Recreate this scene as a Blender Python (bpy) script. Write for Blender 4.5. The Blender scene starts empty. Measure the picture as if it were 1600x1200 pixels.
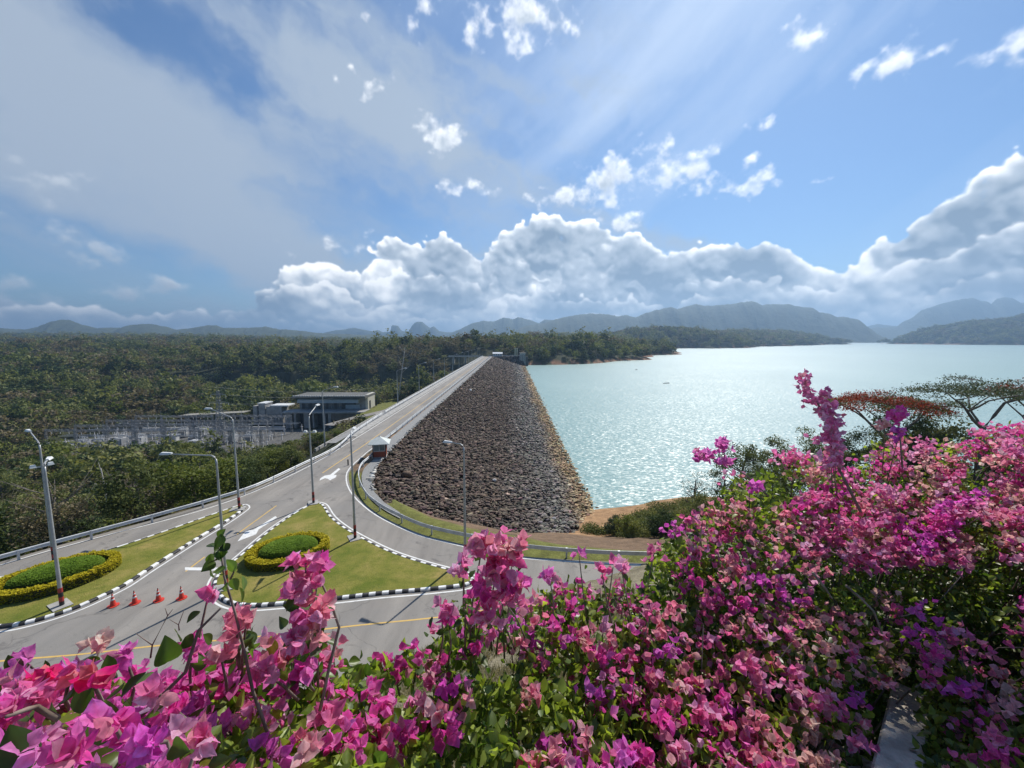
import bpy, bmesh, math, random
import numpy as np
from mathutils import Vector, Matrix
R = math.radians
sc = bpy.context.scene
COL = sc.collection
rng = np.random.default_rng(7)
random.seed(7)

# ------------------------------------------------------------------ camera
CAMZ = 17.0
PITCH = R(6.24)
cam_d = bpy.data.cameras.new('camera')
cam_d.lens = 14.4; cam_d.sensor_width = 36; cam_d.sensor_fit = 'HORIZONTAL'
cam_d.clip_start = 0.05; cam_d.clip_end = 60000
cam = bpy.data.objects.new('camera', cam_d); COL.objects.link(cam)
cam.location = (0, 0, CAMZ); cam.rotation_euler = (R(90) - PITCH, 0, 0)
sc.camera = cam

def ray(px, py):
    u = (px - 800) / 640.0; v = (600 - py) / 640.0
    return (u, math.cos(PITCH) + v * math.sin(PITCH), -math.sin(PITCH) + v * math.cos(PITCH))
def G(px, py, z=0.0):                       # ground point seen at a pixel of the survey photo
    d = ray(px, py); t = (z - CAMZ) / d[2]
    return (d[0] * t, d[1] * t)
def P(px, py, depth):
    d = ray(px, py)
    return Vector((d[0] * depth, d[1] * depth, CAMZ + d[2] * depth))
def GL(pts, z=0.0):
    return [G(a, b, z) for a, b in pts]

# ------------------------------------------------------------------ object helpers
def tag(o, label=None, cat=None, group=None, kind=None):
    if label: o['label'] = label
    if cat: o['category'] = cat
    if group: o['group'] = group
    if kind: o['kind'] = kind
    return o
def empty(name, loc=(0, 0, 0), rz=0.0):
    o = bpy.data.objects.new(name, None); COL.objects.link(o)
    o.location = loc; o.rotation_euler = (0, 0, rz); o.empty_display_size = 0.3
    return o
def link(name, me, parent=None):
    o = bpy.data.objects.new(name, me); COL.objects.link(o)
    if parent is not None: o.parent = parent
    return o
def copy_tree(o, parent=None):
    c = o.copy(); COL.objects.link(c)
    if parent is not None: c.parent = parent
    for ch in list(o.children): copy_tree(ch, c)
    return c

class MB:
    """collects faces; build() links one mesh object"""
    def __init__(s): s.v = []; s.f = []; s.m = []
    def face(s, pts, m=0):
        n = len(s.v); s.v.extend([tuple(p) for p in pts]); s.f.append(tuple(range(n, n + len(pts)))); s.m.append(m)
    def add(s, verts, faces, m=0):
        n = len(s.v); s.v.extend([tuple(p) for p in verts])
        for f in faces: s.f.append(tuple(n + i for i in f)); s.m.append(m)
    def box(s, c, size, rz=0.0, m=0, taper=1.0):
        x, y, z = size[0] / 2, size[1] / 2, size[2] / 2
        vs = []
        for dz in (-1, 1):
            k = taper if dz > 0 else 1.0
            for dx, dy in ((-1, -1), (1, -1), (1, 1), (-1, 1)):
                a, b = dx * x * k, dy * y * k
                vs.append((c[0] + a * math.cos(rz) - b * math.sin(rz), c[1] + a * math.sin(rz) + b * math.cos(rz), c[2] + dz * z))
        s.add(vs, [(3, 2, 1, 0), (4, 5, 6, 7), (0, 1, 5, 4), (1, 2, 6, 5), (2, 3, 7, 6), (3, 0, 4, 7)], m)
    def tube(s, pts, radii, n=8, m=0, caps=True):
        pts = [Vector(p) for p in pts]
        if not hasattr(radii, '__len__'): radii = [radii] * len(pts)
        rings = []
        for i, p in enumerate(pts):
            a = pts[max(0, i - 1)]; b = pts[min(len(pts) - 1, i + 1)]
            t = (b - a)
            if t.length < 1e-9: t = Vector((0, 0, 1))
            t.normalize()
            ref = Vector((0, 0, 1)) if abs(t.z) < 0.9 else Vector((1, 0, 0))
            e1 = t.cross(ref).normalized(); e2 = t.cross(e1).normalized()
            rings.append([p + (e1 * math.cos(2 * math.pi * k / n) + e2 * math.sin(2 * math.pi * k / n)) * radii[i] for k in range(n)])
        vs = [q for r in rings for q in r]; fs = []
        for i in range(len(pts) - 1):
            for k in range(n):
                k2 = (k + 1) % n
                fs.append((i * n + k, i * n + k2, (i + 1) * n + k2, (i + 1) * n + k))
        if caps:
            fs.append(tuple(range(n - 1, -1, -1))); fs.append(tuple((len(pts) - 1) * n + k for k in range(n)))
        s.add(vs, fs, m)
    def lathe(s, prof, n=16, c=(0, 0, 0), m=0):
        vs = []; fs = []
        for r, z in prof:
            for k in range(n):
                a = 2 * math.pi * k / n; vs.append((c[0] + r * math.cos(a), c[1] + r * math.sin(a), c[2] + z))
        for i in range(len(prof) - 1):
            for k in range(n):
                k2 = (k + 1) % n; fs.append((i * n + k, i * n + k2, (i + 1) * n + k2, (i + 1) * n + k))
        fs.append(tuple(range(n - 1, -1, -1))); fs.append(tuple((len(prof) - 1) * n + k for k in range(n)))
        s.add(vs, fs, m)
    def sweep(s, path, prof, m=0, closed=False, capends=True):
        """profile points are (offset to the right of travel, z); path is a list of (x,y) or (x,y,z)"""
        path = [tuple(p) if len(p) == 3 else (p[0], p[1], 0.0) for p in path]
        N = len(path); k = len(prof); vs = []
        for i, p in enumerate(path):
            if closed: a, b = path[i - 1], path[(i + 1) % N]
            else: a, b = path[max(0, i - 1)], path[min(N - 1, i + 1)]
            tx, ty = b[0] - a[0], b[1] - a[1]; L = math.hypot(tx, ty) or 1; tx /= L; ty /= L
            for o, z in prof: vs.append((p[0] + ty * o, p[1] - tx * o, p[2] + z))
        fs = []
        for i in range(N if closed else N - 1):
            j = (i + 1) % N
            for q in range(k - 1): fs.append((i * k + q, i * k + q + 1, j * k + q + 1, j * k + q))
        if capends and not closed and k > 2:
            fs.append(tuple(range(k))); fs.append(tuple((N - 1) * k + q for q in range(k - 1, -1, -1)))
        s.add(vs, fs, m)
    def build(s, name, mats, parent=None, smooth=False):
        me = bpy.data.meshes.new(name); me.from_pydata(s.v, [], s.f)
        if not isinstance(mats, (list, tuple)): mats = [mats]
        for m in mats: me.materials.append(m)
        if len(mats) > 1: me.polygons.foreach_set('material_index', s.m)
        if smooth: me.polygons.foreach_set('use_smooth', [True] * len(s.f))
        bm = bmesh.new(); bm.from_mesh(me); bmesh.ops.recalc_face_normals(bm, faces=bm.faces[:]); bm.to_mesh(me); bm.free()
        return link(name, me, parent)

def np_mesh(name, verts, faces, mat, smooth=False, attrs=None, col=None):
    """fast mesh from arrays: faces (n,3) or (n,4)"""
    verts = np.asarray(verts, np.float32); faces = np.asarray(faces, np.int32)
    me = bpy.data.meshes.new(name)
    k = faces.shape[1]; nf = len(faces)
    me.vertices.add(len(verts)); me.vertices.foreach_set('co', verts.ravel())
    me.loops.add(nf * k); me.loops.foreach_set('vertex_index', faces.ravel())
    me.polygons.add(nf); me.polygons.foreach_set('loop_start', np.arange(0, nf * k, k, dtype=np.int32))
    if smooth: me.polygons.foreach_set('use_smooth', np.ones(nf, bool))
    me.update(calc_edges=True)
    if attrs:
        for an, arr in attrs.items():
            at = me.attributes.new(an, 'FLOAT', 'POINT'); at.data.foreach_set('value', np.asarray(arr, np.float32))
    if col is not None:
        at = me.attributes.new('Col', 'FLOAT_COLOR', 'POINT')
        c4 = np.ones((len(verts), 4), np.float32); c4[:, :3] = col
        at.data.foreach_set('color', c4.ravel())
    me.materials.append(mat)
    return me

# ------------------------------------------------------------------ noise in numpy
def _hash(ix, iy, seed):
    h = (ix.astype(np.int64) * 374761393 + iy.astype(np.int64) * 668265263 + seed * 974634777) & 0x7fffffff
    h = ((h ^ (h >> 13)) * 1274126177) & 0x7fffffff
    return ((h ^ (h >> 16)) & 0xffff) / 65535.0
def vnoise(x, y, seed=0):
    x = np.asarray(x, float); y = np.asarray(y, float)
    ix = np.floor(x); iy = np.floor(y); fx = x - ix; fy = y - iy
    fx = fx * fx * (3 - 2 * fx); fy = fy * fy * (3 - 2 * fy)
    a = _hash(ix, iy, seed); b = _hash(ix + 1, iy, seed); c = _hash(ix, iy + 1, seed); d = _hash(ix + 1, iy + 1, seed)
    return (a + (b - a) * fx) * (1 - fy) + (c + (d - c) * fx) * fy
def fbm(x, y, seed=0, oct=4):
    s = 0; a = 0.5; t = 0
    for o in range(oct):
        s = s + a * vnoise(np.asarray(x) * 2 ** o, np.asarray(y) * 2 ** o, seed + o * 17); t += a; a *= 0.5
    return s / t

# ------------------------------------------------------------------ material helpers
def srgb(r, g, b):
    f = lambda c: (c / 255 / 12.92) if c <= 10 else ((c / 255 + 0.055) / 1.055) ** 2.4
    return (f(r), f(g), f(b))
class NT:
    def __init__(s, nt): s.nt = nt
    def n(s, t, **kw):
        nd = s.nt.nodes.new(t)
        for k, v in kw.items(): setattr(nd, k, v)
        return nd
    def l(s, a, b): s.nt.links.new(a, b)
    def inp(s, sock, v):
        if isinstance(v, bpy.types.NodeSocket): s.l(v, sock)
        elif v is not None: sock.default_value = v
    def math(s, op, a, b=None, c=None, clamp=False):
        nd = s.n('ShaderNodeMath', operation=op); nd.use_clamp = clamp
        s.inp(nd.inputs[0], a)
        if b is not None: s.inp(nd.inputs[1], b)
        if c is not None: s.inp(nd.inputs[2], c)
        return nd.outputs[0]
    def vmath(s, op, a, b=None, scale=None):
        nd = s.n('ShaderNodeVectorMath', operation=op); s.inp(nd.inputs[0], a)
        if b is not None: s.inp(nd.inputs[1], b)
        if scale is not None: s.inp(nd.inputs['Scale'], scale)
        return nd.outputs['Value'] if op in ('LENGTH', 'DOT_PRODUCT', 'DISTANCE') else nd.outputs[0]
    def noise(s, vec, scale, detail=4, rough=0.55, dist=0.0):
        nd = s.n('ShaderNodeTexNoise'); nd.inputs['Scale'].default_value = scale; nd.inputs['Detail'].default_value = detail
        nd.inputs['Roughness'].default_value = rough; nd.inputs['Distortion'].default_value = dist
        if vec is not None: s.l(vec, nd.inputs['Vector'])
        return nd.outputs['Fac']
    def ramp(s, fac, stops):
        nd = s.n('ShaderNodeValToRGB'); s.inp(nd.inputs[0], fac); e = nd.color_ramp.elements
        while len(e) > 1: e.remove(e[-1])
        e[0].position = stops[0][0]; e[0].color = (*stops[0][1], 1)
        for p, c in stops[1:]:
            q = e.new(p); q.color = (*c, 1)
        return nd.outputs[0]
    def mix(s, fac, a, b, blend='MIX'):
        nd = s.n('ShaderNodeMix', data_type='RGBA', blend_type=blend)
        s.inp(nd.inputs[0], fac)
        for i, v in ((6, a), (7, b)):
            s.inp(nd.inputs[i], (*v, 1) if isinstance(v, tuple) and len(v) == 3 else v)
        return nd.outputs[2]
    def mapr(s, v, a, b, c=0.0, d=1.0, smooth=False):
        nd = s.n('ShaderNodeMapRange'); nd.clamp = True
        if smooth: nd.interpolation_type = 'SMOOTHSTEP'
        s.inp(nd.inputs[0], v)
        for i, q in enumerate((a, b, c, d)): s.inp(nd.inputs[i + 1], q)
        return nd.outputs[0]
def new_mat(name):
    m = bpy.data.materials.new(name); m.use_nodes = True; nt = m.node_tree; nt.nodes.clear()
    t = NT(nt); out = t.n('ShaderNodeOutputMaterial'); return m, t, out
def pos(t, kind='Object'):
    if kind == 'world': return t.n('ShaderNodeNewGeometry').outputs['Position']
    return t.n('ShaderNodeTexCoord').outputs[kind]
def mat_simple(name, c1, c2=None, rough=0.6, scale=3.0, metal=0.0, bump=0.0, bscale=None, space='Object', detail=5, spec=0.5, lo=0.35, hi=0.65):
    m, t, out = new_mat(name); b = t.n('ShaderNodeBsdfPrincipled'); t.l(b.outputs[0], out.inputs[0])
    b.inputs['Roughness'].default_value = rough; b.inputs['Metallic'].default_value = metal
    b.inputs['Specular IOR Level'].default_value = spec
    co = pos(t, space)
    if c2 is None: b.inputs['Base Color'].default_value = (*c1, 1)
    else: t.l(t.ramp(t.noise(co, scale, detail), [(lo, c1), (hi, c2)]), b.inputs['Base Color'])
    if bump:
        bp = t.n('ShaderNodeBump'); bp.inputs['Strength'].default_value = bump; bp.inputs['Distance'].default_value = 0.05
        t.l(t.noise(co, bscale or scale * 4, 5), bp.inputs['Height']); t.l(bp.outputs[0], b.inputs['Normal'])
    return m
def mat_leaf(name, stops, trans=0.35, rough=0.65, objvar=0.25, attr='tint', spec=0.12):
    """leaf: colour from the per-leaf tint, shifted a little per plant; thin leaves pass light"""
    m, t, out = new_mat(name)
    a = t.n('ShaderNodeAttribute', attribute_name=attr).outputs['Fac']
    rnd = t.n('ShaderNodeObjectInfo').outputs['Random']
    f = t.math('ADD', a, t.math('MULTIPLY', t.math('SUBTRACT', rnd, 0.5), objvar * 2), clamp=True)
    c = t.ramp(f, stops)
    b = t.n('ShaderNodeBsdfPrincipled'); t.l(c, b.inputs['Base Color']); b.inputs['Roughness'].default_value = rough
    b.inputs['Specular IOR Level'].default_value = spec
    tr = t.n('ShaderNodeBsdfTranslucent'); t.l(t.mix(1.0, c, (1.0, 1.0, 0.6), 'MULTIPLY'), tr.inputs[0])
    mx = t.n('ShaderNodeMixShader'); mx.inputs[0].default_value = trans
    t.l(b.outputs[0], mx.inputs[1]); t.l(tr.outputs[0], mx.inputs[2]); t.l(mx.outputs[0], out.inputs[0])
    return m

def resample(pts, step):
    out = [tuple(pts[0])]; 
    for a, b in zip(pts[:-1], pts[1:]):
        L = math.dist(a, b); n = max(1, int(round(L / step)))
        for k in range(1, n + 1): out.append(tuple(a[i] + (b[i] - a[i]) * k / n for i in range(len(a))))
    return out
def smooth_path(pts, sub=6, closed=False):
    """Catmull-Rom through the points"""
    n = len(pts); out = []
    rngi = range(n) if closed else range(n - 1)
    for i in rngi:
        p1, p2 = pts[i], pts[(i + 1) % n]
        p0 = pts[i - 1] if (closed or i > 0) else tuple(2 * a - b for a, b in zip(p1, p2))
        p3 = pts[(i + 2) % n] if (closed or i + 2 < n) else tuple(2 * b - a for a, b in zip(p1, p2))
        for k in range(sub):
            t = k / sub
            out.append(tuple(0.5 * ((2 * b) + (-a + c) * t + (2 * a - 5 * b + 4 * c - d) * t * t + (-a + 3 * b - 3 * c + d) * t ** 3) for a, b, c, d in zip(p0, p1, p2, p3)))
    if not closed: out.append(tuple(pts[-1]))
    return out
def offset_path(path, o, closed=False):
    N = len(path); out = []
    for i, p in enumerate(path):
        a, b = (path[i - 1], path[(i + 1) % N]) if closed else (path[max(0, i - 1)], path[min(N - 1, i + 1)])
        tx, ty = b[0] - a[0], b[1] - a[1]; L = math.hypot(tx, ty) or 1
        out.append((p[0] + ty / L * o, p[1] - tx / L * o))
    return out
from mathutils.geometry import delaunay_2d_cdt
def cdt(poly):
    """triangulate a simple polygon robustly -> (points, triangles)"""
    pts = [Vector((p[0], p[1])) for p in poly]; n = len(pts)
    v, e, f, _, _, _ = delaunay_2d_cdt(pts, [], [list(range(n))], 1, 1e-4)
    out = []
    for q in f:
        a, b, c = (v[i] for i in q[:3])
        if (b - a).cross(c - a) < 0: q = list(q)[::-1]
        out.append(tuple(q))
    return [(p.x, p.y) for p in v], out
def sheet(name, poly, z, mat, kind='structure', parent=None):
    v, f = cdt(poly); me = bpy.data.meshes.new(name)
    me.from_pydata([(x, y, z) for x, y in v], [], f); me.materials.append(mat)
    o = link(name, me, parent)
    if kind and parent is None: o['kind'] = kind
    return o
# ------------------------------------------------------------------ lines surveyed on the ground
RAILH = 0.78
left_rail = [G(a, b, RAILH) for a, b in ((0, 867), (100, 840), (180, 819), (262, 797), (330, 778), (400, 756), (470, 724), (525, 697))]
d0 = (left_rail[0][0] - left_rail[2][0], left_rail[0][1] - left_rail[2][1])
left_rail = [(left_rail[0][0] + d0[0] * 3, left_rail[0][1] + d0[1] * 3)] + left_rail
XL = -28.9                                              # dam crest: rail line, kerb, road, right rail, rock edge
left_rail = [p for p in left_rail] + [(-28.2, 72), (XL, 86)]
crest_left = [(XL, y) for y in range(90, 406, 15)]
left_all = smooth_path(left_rail, 4) + crest_left
Y1 = 405.0
right_rail_px = ((591, 697), (577, 712), (564, 724), (560, 742), (571, 767), (592, 785), (620, 800), (660, 817), (700, 827), (725, 832), (770, 841), (815, 849), (850, 853), (900, 857), (950, 860), (1013, 862))
right_rail = smooth_path([G(a, b, RAILH) for a, b in right_rail_px], 3)
kerb_r_px = ((577, 706), (550, 731), (545, 750), (555, 772), (582, 797), (617, 817), (660, 835), (700, 845), (725, 851), (770, 861), (815, 869), (900, 875), (1000, 880))
kerb_r = smooth_path(GL(kerb_r_px), 3)
rock_edge_px = ((612, 700), (587, 730), (580, 750), (585, 769), (600, 785), (625, 801))
rock_edge = GL(rock_edge_px)
SL = 3.4                                                # upstream face runs out SL for 1 down
ROCKX = -19.2
WATER = -9.5
def slope_z(x): return -np.maximum(np.asarray(x, float) - ROCKX, 0) / SL - 0.12
def on_slope(px, py):
    d = ray(px, py); k = 1 / SL      # z = -(x-ROCKX)*k
    t = (-(0 - ROCKX) * k - CAMZ) / (d[2] + d[0] * k); return (d[0] * t, d[1] * t)
toe_px = ((625, 801), (660, 815), (700, 823), (740, 828), (800, 833), (860, 836), (895, 834), (915, 822), (932, 806), (944, 796))
toe = [on_slope(a, b) for a, b in toe_px]
slope_poly = [(ROCKX, Y1 + 3), (ROCKX, 200), (ROCKX, 90)] + rock_edge[:-1] + toe + [(15.5, toe[-1][1] + 3), (19, 66), (19, 200), (19, Y1 + 3)]
def inside(poly, x, y):
    c = np.zeros(len(x), bool); n = len(poly)
    for i in range(n):
        (x1, y1), (x2, y2) = poly[i], poly[(i + 1) % n]
        if y1 == y2: continue
        c ^= ((y1 > y) != (y2 > y)) & (x < (x2 - x1) * (y - y1) / (y2 - y1) + x1)
    return c
def rail_zero(x):
    return np.interp(x, [-40, -16, -12, -8, -4, 0, 4.4, 10.5, 16, 30, 50, 100, 200, 800], [60, 46.2, 40.5, 36.6, 34.2, 32.6, 31.2, 30.2, 31, 35.5, 36, 40, 56, 400])
hill_edge_px = ((340, 1100), (560, 1070), (640, 1026), (803, 940), (847, 929), (978, 893), (1003, 882))
hill_edge = [(-90, 6), (-45, 14.5), (-20, 17)] + [G(a, b) for a, b in hill_edge_px][1:] + [(13, 30.5), (30, 37), (80, 60)]
def hill_y(x):
    e = sorted(hill_edge); return np.interp(x, [p[0] for p in e], [p[1] for p in e])

def seg_dist(x, y, pts):
    """distance to a polyline and the interpolated third value there"""
    best = np.full(np.shape(x), 1e9); val = np.zeros(np.shape(x))
    for (ax, ay, av), (bx, by, bv) in zip(pts[:-1], pts[1:]):
        dx, dy = bx - ax, by - ay; L2 = dx * dx + dy * dy
        t = np.clip(((x - ax) * dx + (y - ay) * dy) / L2, 0, 1)
        d = np.hypot(x - ax - t * dx, y - ay - t * dy); m = d < best
        best = np.where(m, d, best); val = np.where(m, av + (bv - av) * t, val)
    return best, val
def sstep(a, b, x):
    t = np.clip((x - a) / (b - a), 0, 1); return t * t * (3 - 2 * t)

LY = np.array([p[1] for p in left_all]); LX = np.array([p[0] for p in left_all])
o_ = np.argsort(LY); LY = LY[o_]; LX = LX[o_]
HILLS = [  # ridge line (x, y, top), half width, fall-off power
    ([(-40, 470, 7), (20, 490, 4), (60, 520, 8), (110, 600, 7), (180, 720, 4), (262, 800, 0), (318, 853, -9.5)], 95, 1.2),
    ([(-330, 520, -6), (-190, 470, -2), (-110, 470, 6), (-40, 470, 11)], 90, 1.3),
    ([(330, 1330, 22), (430, 1350, 42), (560, 1400, 40), (760, 1600, 30), (980, 1800, 38), (1350, 2100, 44), (1600, 2300, 34), (1840, 2450, -9)], 210, 1.3),
    ([(2150, 2150, -9), (2260, 2160, 40), (2350, 2170, 78), (2480, 2200, 100), (2700, 2200, 118), (2900, 2250, 165), (3500, 2300, 230), (4500, 2300, 250)], 290, 1.0),
    ([(-900, 900, 0), (-700, 1000, 4), (-450, 1050, -6), (-250, 950, -6), (-150, 800, 3), (-60, 760, 9), (40, 800, 13)], 150, 1.4),
    ([(-560, 430, -12), (-420, 480, -14), (-300, 560, -10)], 110, 1.4),
    ([(-760, 560, -4), (-560, 650, 0), (-330, 640, -9)], 120, 1.4),
    ([(-1250, 1000, 4), (-850, 1150, 8), (-520, 1280, -4), (-260, 1220, -2)], 190, 1.4),
    ([(-2300, 1500, 20), (-1700, 1750, 22), (-1250, 1950, 14), (-700, 2050, 0), (-300, 1950, -4), (-120, 1900, -6)], 300, 1.4),
]
def H(x, y):
    x = np.asarray(x, float); y = np.asarray(y, float)
    r = np.hypot(x, y); az = np.degrees(np.arctan2(x, np.maximum(y, 0.01)))
    # valley and land further off
    base = np.interp(r, [0, 250, 330, 500, 1000, 2000, 3500, 6000, 12000], [-30, -30, -28, -27, -24, -18, -8, 0, 0])
    amp = np.interp(r, [0, 180, 400, 1000, 3000], [0.6, 1.5, 15, 28, 26])
    base = base + amp * (fbm(x / 210, y / 210, 3, 4) - 0.5) * 2.2
    baser = np.interp(r, [0, 430, 1000, 2000, 3500, 6000], [-2, 1, 4, 18, 40, 40]) + amp * (fbm(x / 170, y / 170, 9, 4) - 0.5)
    k = sstep(-7, 4, az); base = base * (1 - k) + np.maximum(base, baser) * k
    lakebed = np.full(np.shape(x), -16.0)
    ab = np.interp(r, [400, 430, 577, 780, 912, 1000], [-2, -1.5, 5.5, 12, 14.5, 15.5]); kl = sstep(0, 2, az - ab + 0.4 * np.sin(r / 90)); kl = np.where(r < 425, 1.0, kl)
    kl = np.where((r < 440) & (x < -25), 0.0, kl)
    z = base * (1 - kl) + lakebed * kl
    # toe bench below the dam
    bench = np.clip(np.minimum(np.minimum((x + 84) / 3, (y - 176) / 8), (285 - y) / 8), 0, 1) * (x < -25)
    z = np.where(x < -25, z * (1 - bench) + (-21.8) * bench, z)
    for pl, w, pw in HILLS:
        d, v = seg_dist(x, y, pl)
        q = np.clip(1 - (d / (w * (0.8 + 0.5 * vnoise(x / 60, y / 60, 5)))) ** 2, 0, 1) ** pw
        hz = -17 + (v + 17) * q + (fbm(x / 45, y / 45, 31, 3) - 0.5) * 7 * q
        z = np.where((q > 0) & (r > 300), np.maximum(z, hz), z)
    # paved bench and its left-hand drop (also the downstream face of the dam)
    lx = np.interp(y, LY, LX)
    dl = lx - 1.6 - x
    near = y < Y1 + 6
    face = -0.06 - np.maximum(dl, 0) * 0.6
    zl = np.maximum(z, face)
    inleft = near & (x < -15)
    z = np.where(inleft & (dl > 0), zl, z)
    z = np.where(inleft & (dl <= 0), -0.06, z)
    # dam body seen from above is its own mesh; keep the ground under it
    und = inside(slope_poly, x.ravel(), y.ravel()).reshape(x.shape) & (x < 9)
    zr = slope_z(x) - 0.7
    # bank on the near right: flat to the rail, then down to the beach and the lake bed
    e = y - rail_zero(x) - 0.9
    zb = np.interp(e, [-50, 0, 18, 22, 31, 60, 200], [-0.06, -0.06, -7.6, -8.2, -9.62, -13, -16])
    zb = zb + (fbm(x / 6, y / 6, 12, 3) - 0.5) * np.clip(e / 6, 0, 1) * np.interp(e, [0, 18, 24, 80], [1.2, 0.7, 0.25, 0.2])
    rightside = (x >= ROCKX - 2.3) & (r < 420) & (e < 130)
    zz = np.where(rightside, zb, z)
    zz = np.where((x < -15) & (x >= ROCKX - 2.3) & near & (y > 49), -0.06, zz)
    zz = np.where(und, np.minimum(zz, zr), zz)
    # the lookout hill
    hy = hill_y(x); t = np.clip((hy - y) / np.maximum(hy - 2.2, 1), 0, None)
    hz = np.where(y < 2.2, 12.4, 12.4 * np.clip(t, 0, 1) ** 1.12) + (fbm(x / 2.5, y / 2.5, 40, 4) - 0.5) * 1.1 * np.clip(t * 5, 0, 1)
    zz = np.where(y < hy, np.maximum(hz, -0.06), zz)
    return zz

# ------------------------------------------------------------------ materials of the land
def mat_ground():
    m, t, out = new_mat('ground'); b = t.n('ShaderNodeBsdfPrincipled'); t.l(b.outputs[0], out.inputs[0])
    co = pos(t, 'world'); c = t.n('ShaderNodeAttribute', attribute_name='Col').outputs['Color']
    n1 = t.noise(co, 0.9, 8, 0.65); n2 = t.noise(co, 9.0, 4, 0.6)
    f = t.math('MULTIPLY', t.mapr(n1, 0.25, 0.75, 0.55, 1.5), t.mapr(n2, 0.3, 0.7, 0.7, 1.3))
    cc = t.n('ShaderNodeCombineColor')
    for i in range(3): t.l(f, cc.inputs[i])
    t.l(t.mix(1.0, c, cc.outputs[0], 'MULTIPLY'), b.inputs['Base Color'])
    b.inputs['Roughness'].default_value = 0.95; b.inputs['Specular IOR Level'].default_value = 0.15
    bp = t.n('ShaderNodeBump'); bp.inputs['Strength'].default_value = 0.6; bp.inputs['Distance'].default_value = 0.15
    t.l(t.math('ADD', n2, n1), bp.inputs['Height']); t.l(bp.outputs[0], b.inputs['Normal'])
    return m
M = {}
M['ground'] = mat_ground()
def mat_water():
    m, t, out = new_mat('lake water'); b = t.n('ShaderNodeBsdfPrincipled'); t.l(b.outputs[0], out.inputs[0])
    co = pos(t, 'world')
    big = t.noise(co, 0.006, 4, 0.6)
    t.l(t.ramp(big, [(0.3, (0.110, 0.245, 0.238)), (0.7, (0.14, 0.285, 0.275))]), b.inputs['Base Color'])
    b.inputs['Roughness'].default_value = 0.42; b.inputs['Specular IOR Level'].default_value = 1.0; b.inputs['IOR'].default_value = 1.33
    mp = t.n('ShaderNodeMapping'); mp.inputs['Scale'].default_value = (1.0, 1.7, 1.0); mp.inputs['Rotation'].default_value = (0, 0, R(25)); t.l(co, mp.inputs[0])
    wv = t.n('ShaderNodeTexNoise'); wv.inputs['Scale'].default_value = 1.25; wv.inputs['Detail'].default_value = 3.5; wv.inputs['Roughness'].default_value = 0.6; t.l(mp.outputs[0], wv.inputs['Vector'])
    # wind lanes: rougher and calmer patches
    lane = t.noise(co, 0.012, 4, 0.6)
    slope = t.vmath('MULTIPLY', t.vmath('SUBTRACT', wv.outputs['Color'], (0.5, 0.5, 0.5)), (1, 1, 0))
    slope = t.vmath('SCALE', slope, scale=t.mapr(lane, 0.3, 0.7, 0.85, 1.75))
    nn = t.vmath('NORMALIZE', t.vmath('ADD', slope, (0, 0, 1))); t.l(nn, b.inputs['Normal']); t.l(nn, b.inputs['Coat Normal'])
    b.inputs['Coat Weight'].default_value = 0.45; b.inputs['Coat Roughness'].default_value = 0.46; b.inputs['Coat IOR'].default_value = 1.4
    return m
M['water'] = mat_water()

# ------------------------------------------------------------------ terrain sheet: rings round the lookout
def build_terrain():
    rr = [0.4]
    while rr[-1] < 14000: rr.append(rr[-1] * (1.022 if rr[-1] > 12 else 1.06) + 0.02)
    rr = np.array(rr); th = np.radians(np.arange(-64, 64.01, 0.3))
    RR, TH = np.meshgrid(rr, th, indexing='ij')
    X = RR * np.sin(TH); Y = RR * np.cos(TH)
    Z = H(X, Y)
    n, k = X.shape
    # colours of the soil itself
    e = Y - rail_zero(X)
    floor_ = np.array([0.045, 0.05, 0.026]); lawn = np.array([0.14, 0.145, 0.04]); earth = np.array([0.17, 0.115, 0.075]); sand = np.array([0.33, 0.20, 0.105]); dry = np.array([0.20, 0.175, 0.12]); rock = np.array([0.06, 0.055, 0.055])
    C = np.ones((n, k, 3)) * floor_
    def put(mask, c, w=1.0):
        w = (np.clip(mask, 0, 1) * w)[..., None]; C[:] = C * (1 - w) + c * w
    nz = fbm(X / 3, Y / 3, 71, 4)
    right = ((X > ROCKX - 2.3) & (RR < 420)).astype(float)
    put(right * (e < 2.5 + nz * 3), lawn); put(right * sstep(2.2, 4.0, e + nz * 2 - 1), earth); put(right * sstep(17, 20.5, e + nz * 3), sand)
    put(((Y < hill_y(X)) & (RR < 200)).astype(float), dry)
    put(((X < -25) & (np.interp(Y, LY, LX) - X > 0) & (Y > 135) & (Y < 265) & (X > -84)).astype(float), lawn)
    put(((X < -25) & (Y < 60) & (np.interp(Y, LY, LX) - X > 0) & (np.interp(Y, LY, LX) - X < 4)).astype(float), np.array([0.10, 0.085, 0.05]))
    # orange drawdown band round the lake
    far = (RR > 380) & (X > 0)
    put((far & (Z > WATER - 1) & (Z < WATER + 2.2)).astype(float), np.array([0.24, 0.13, 0.08]))
    # substation yard
    put(((X > -205) & (X < -98) & (Y > 160) & (Y < 214)).astype(float), np.array([0.12, 0.118, 0.112]))
    put(((np.abs(X + 492 + (Y-430)*0.2) < 30) & (np.abs(Y - 425) < 14)).astype(float), np.array([0.22, 0.23, 0.07]))
    verts = np.stack([X.ravel(), Y.ravel(), Z.ravel()], 1)
    i, j = np.meshgrid(np.arange(n - 1), np.arange(k - 1), indexing='ij')
    a = (i * k + j).ravel(); f = np.stack([a, a + 1, a + k + 1, a + k], 1)[:, ::-1]
    me = np_mesh('ground', verts, f, M['ground'], smooth=True, col=C.reshape(-1, 3))
    o = link('ground', me); o['kind'] = 'structure'
    return o
build_terrain()

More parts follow.
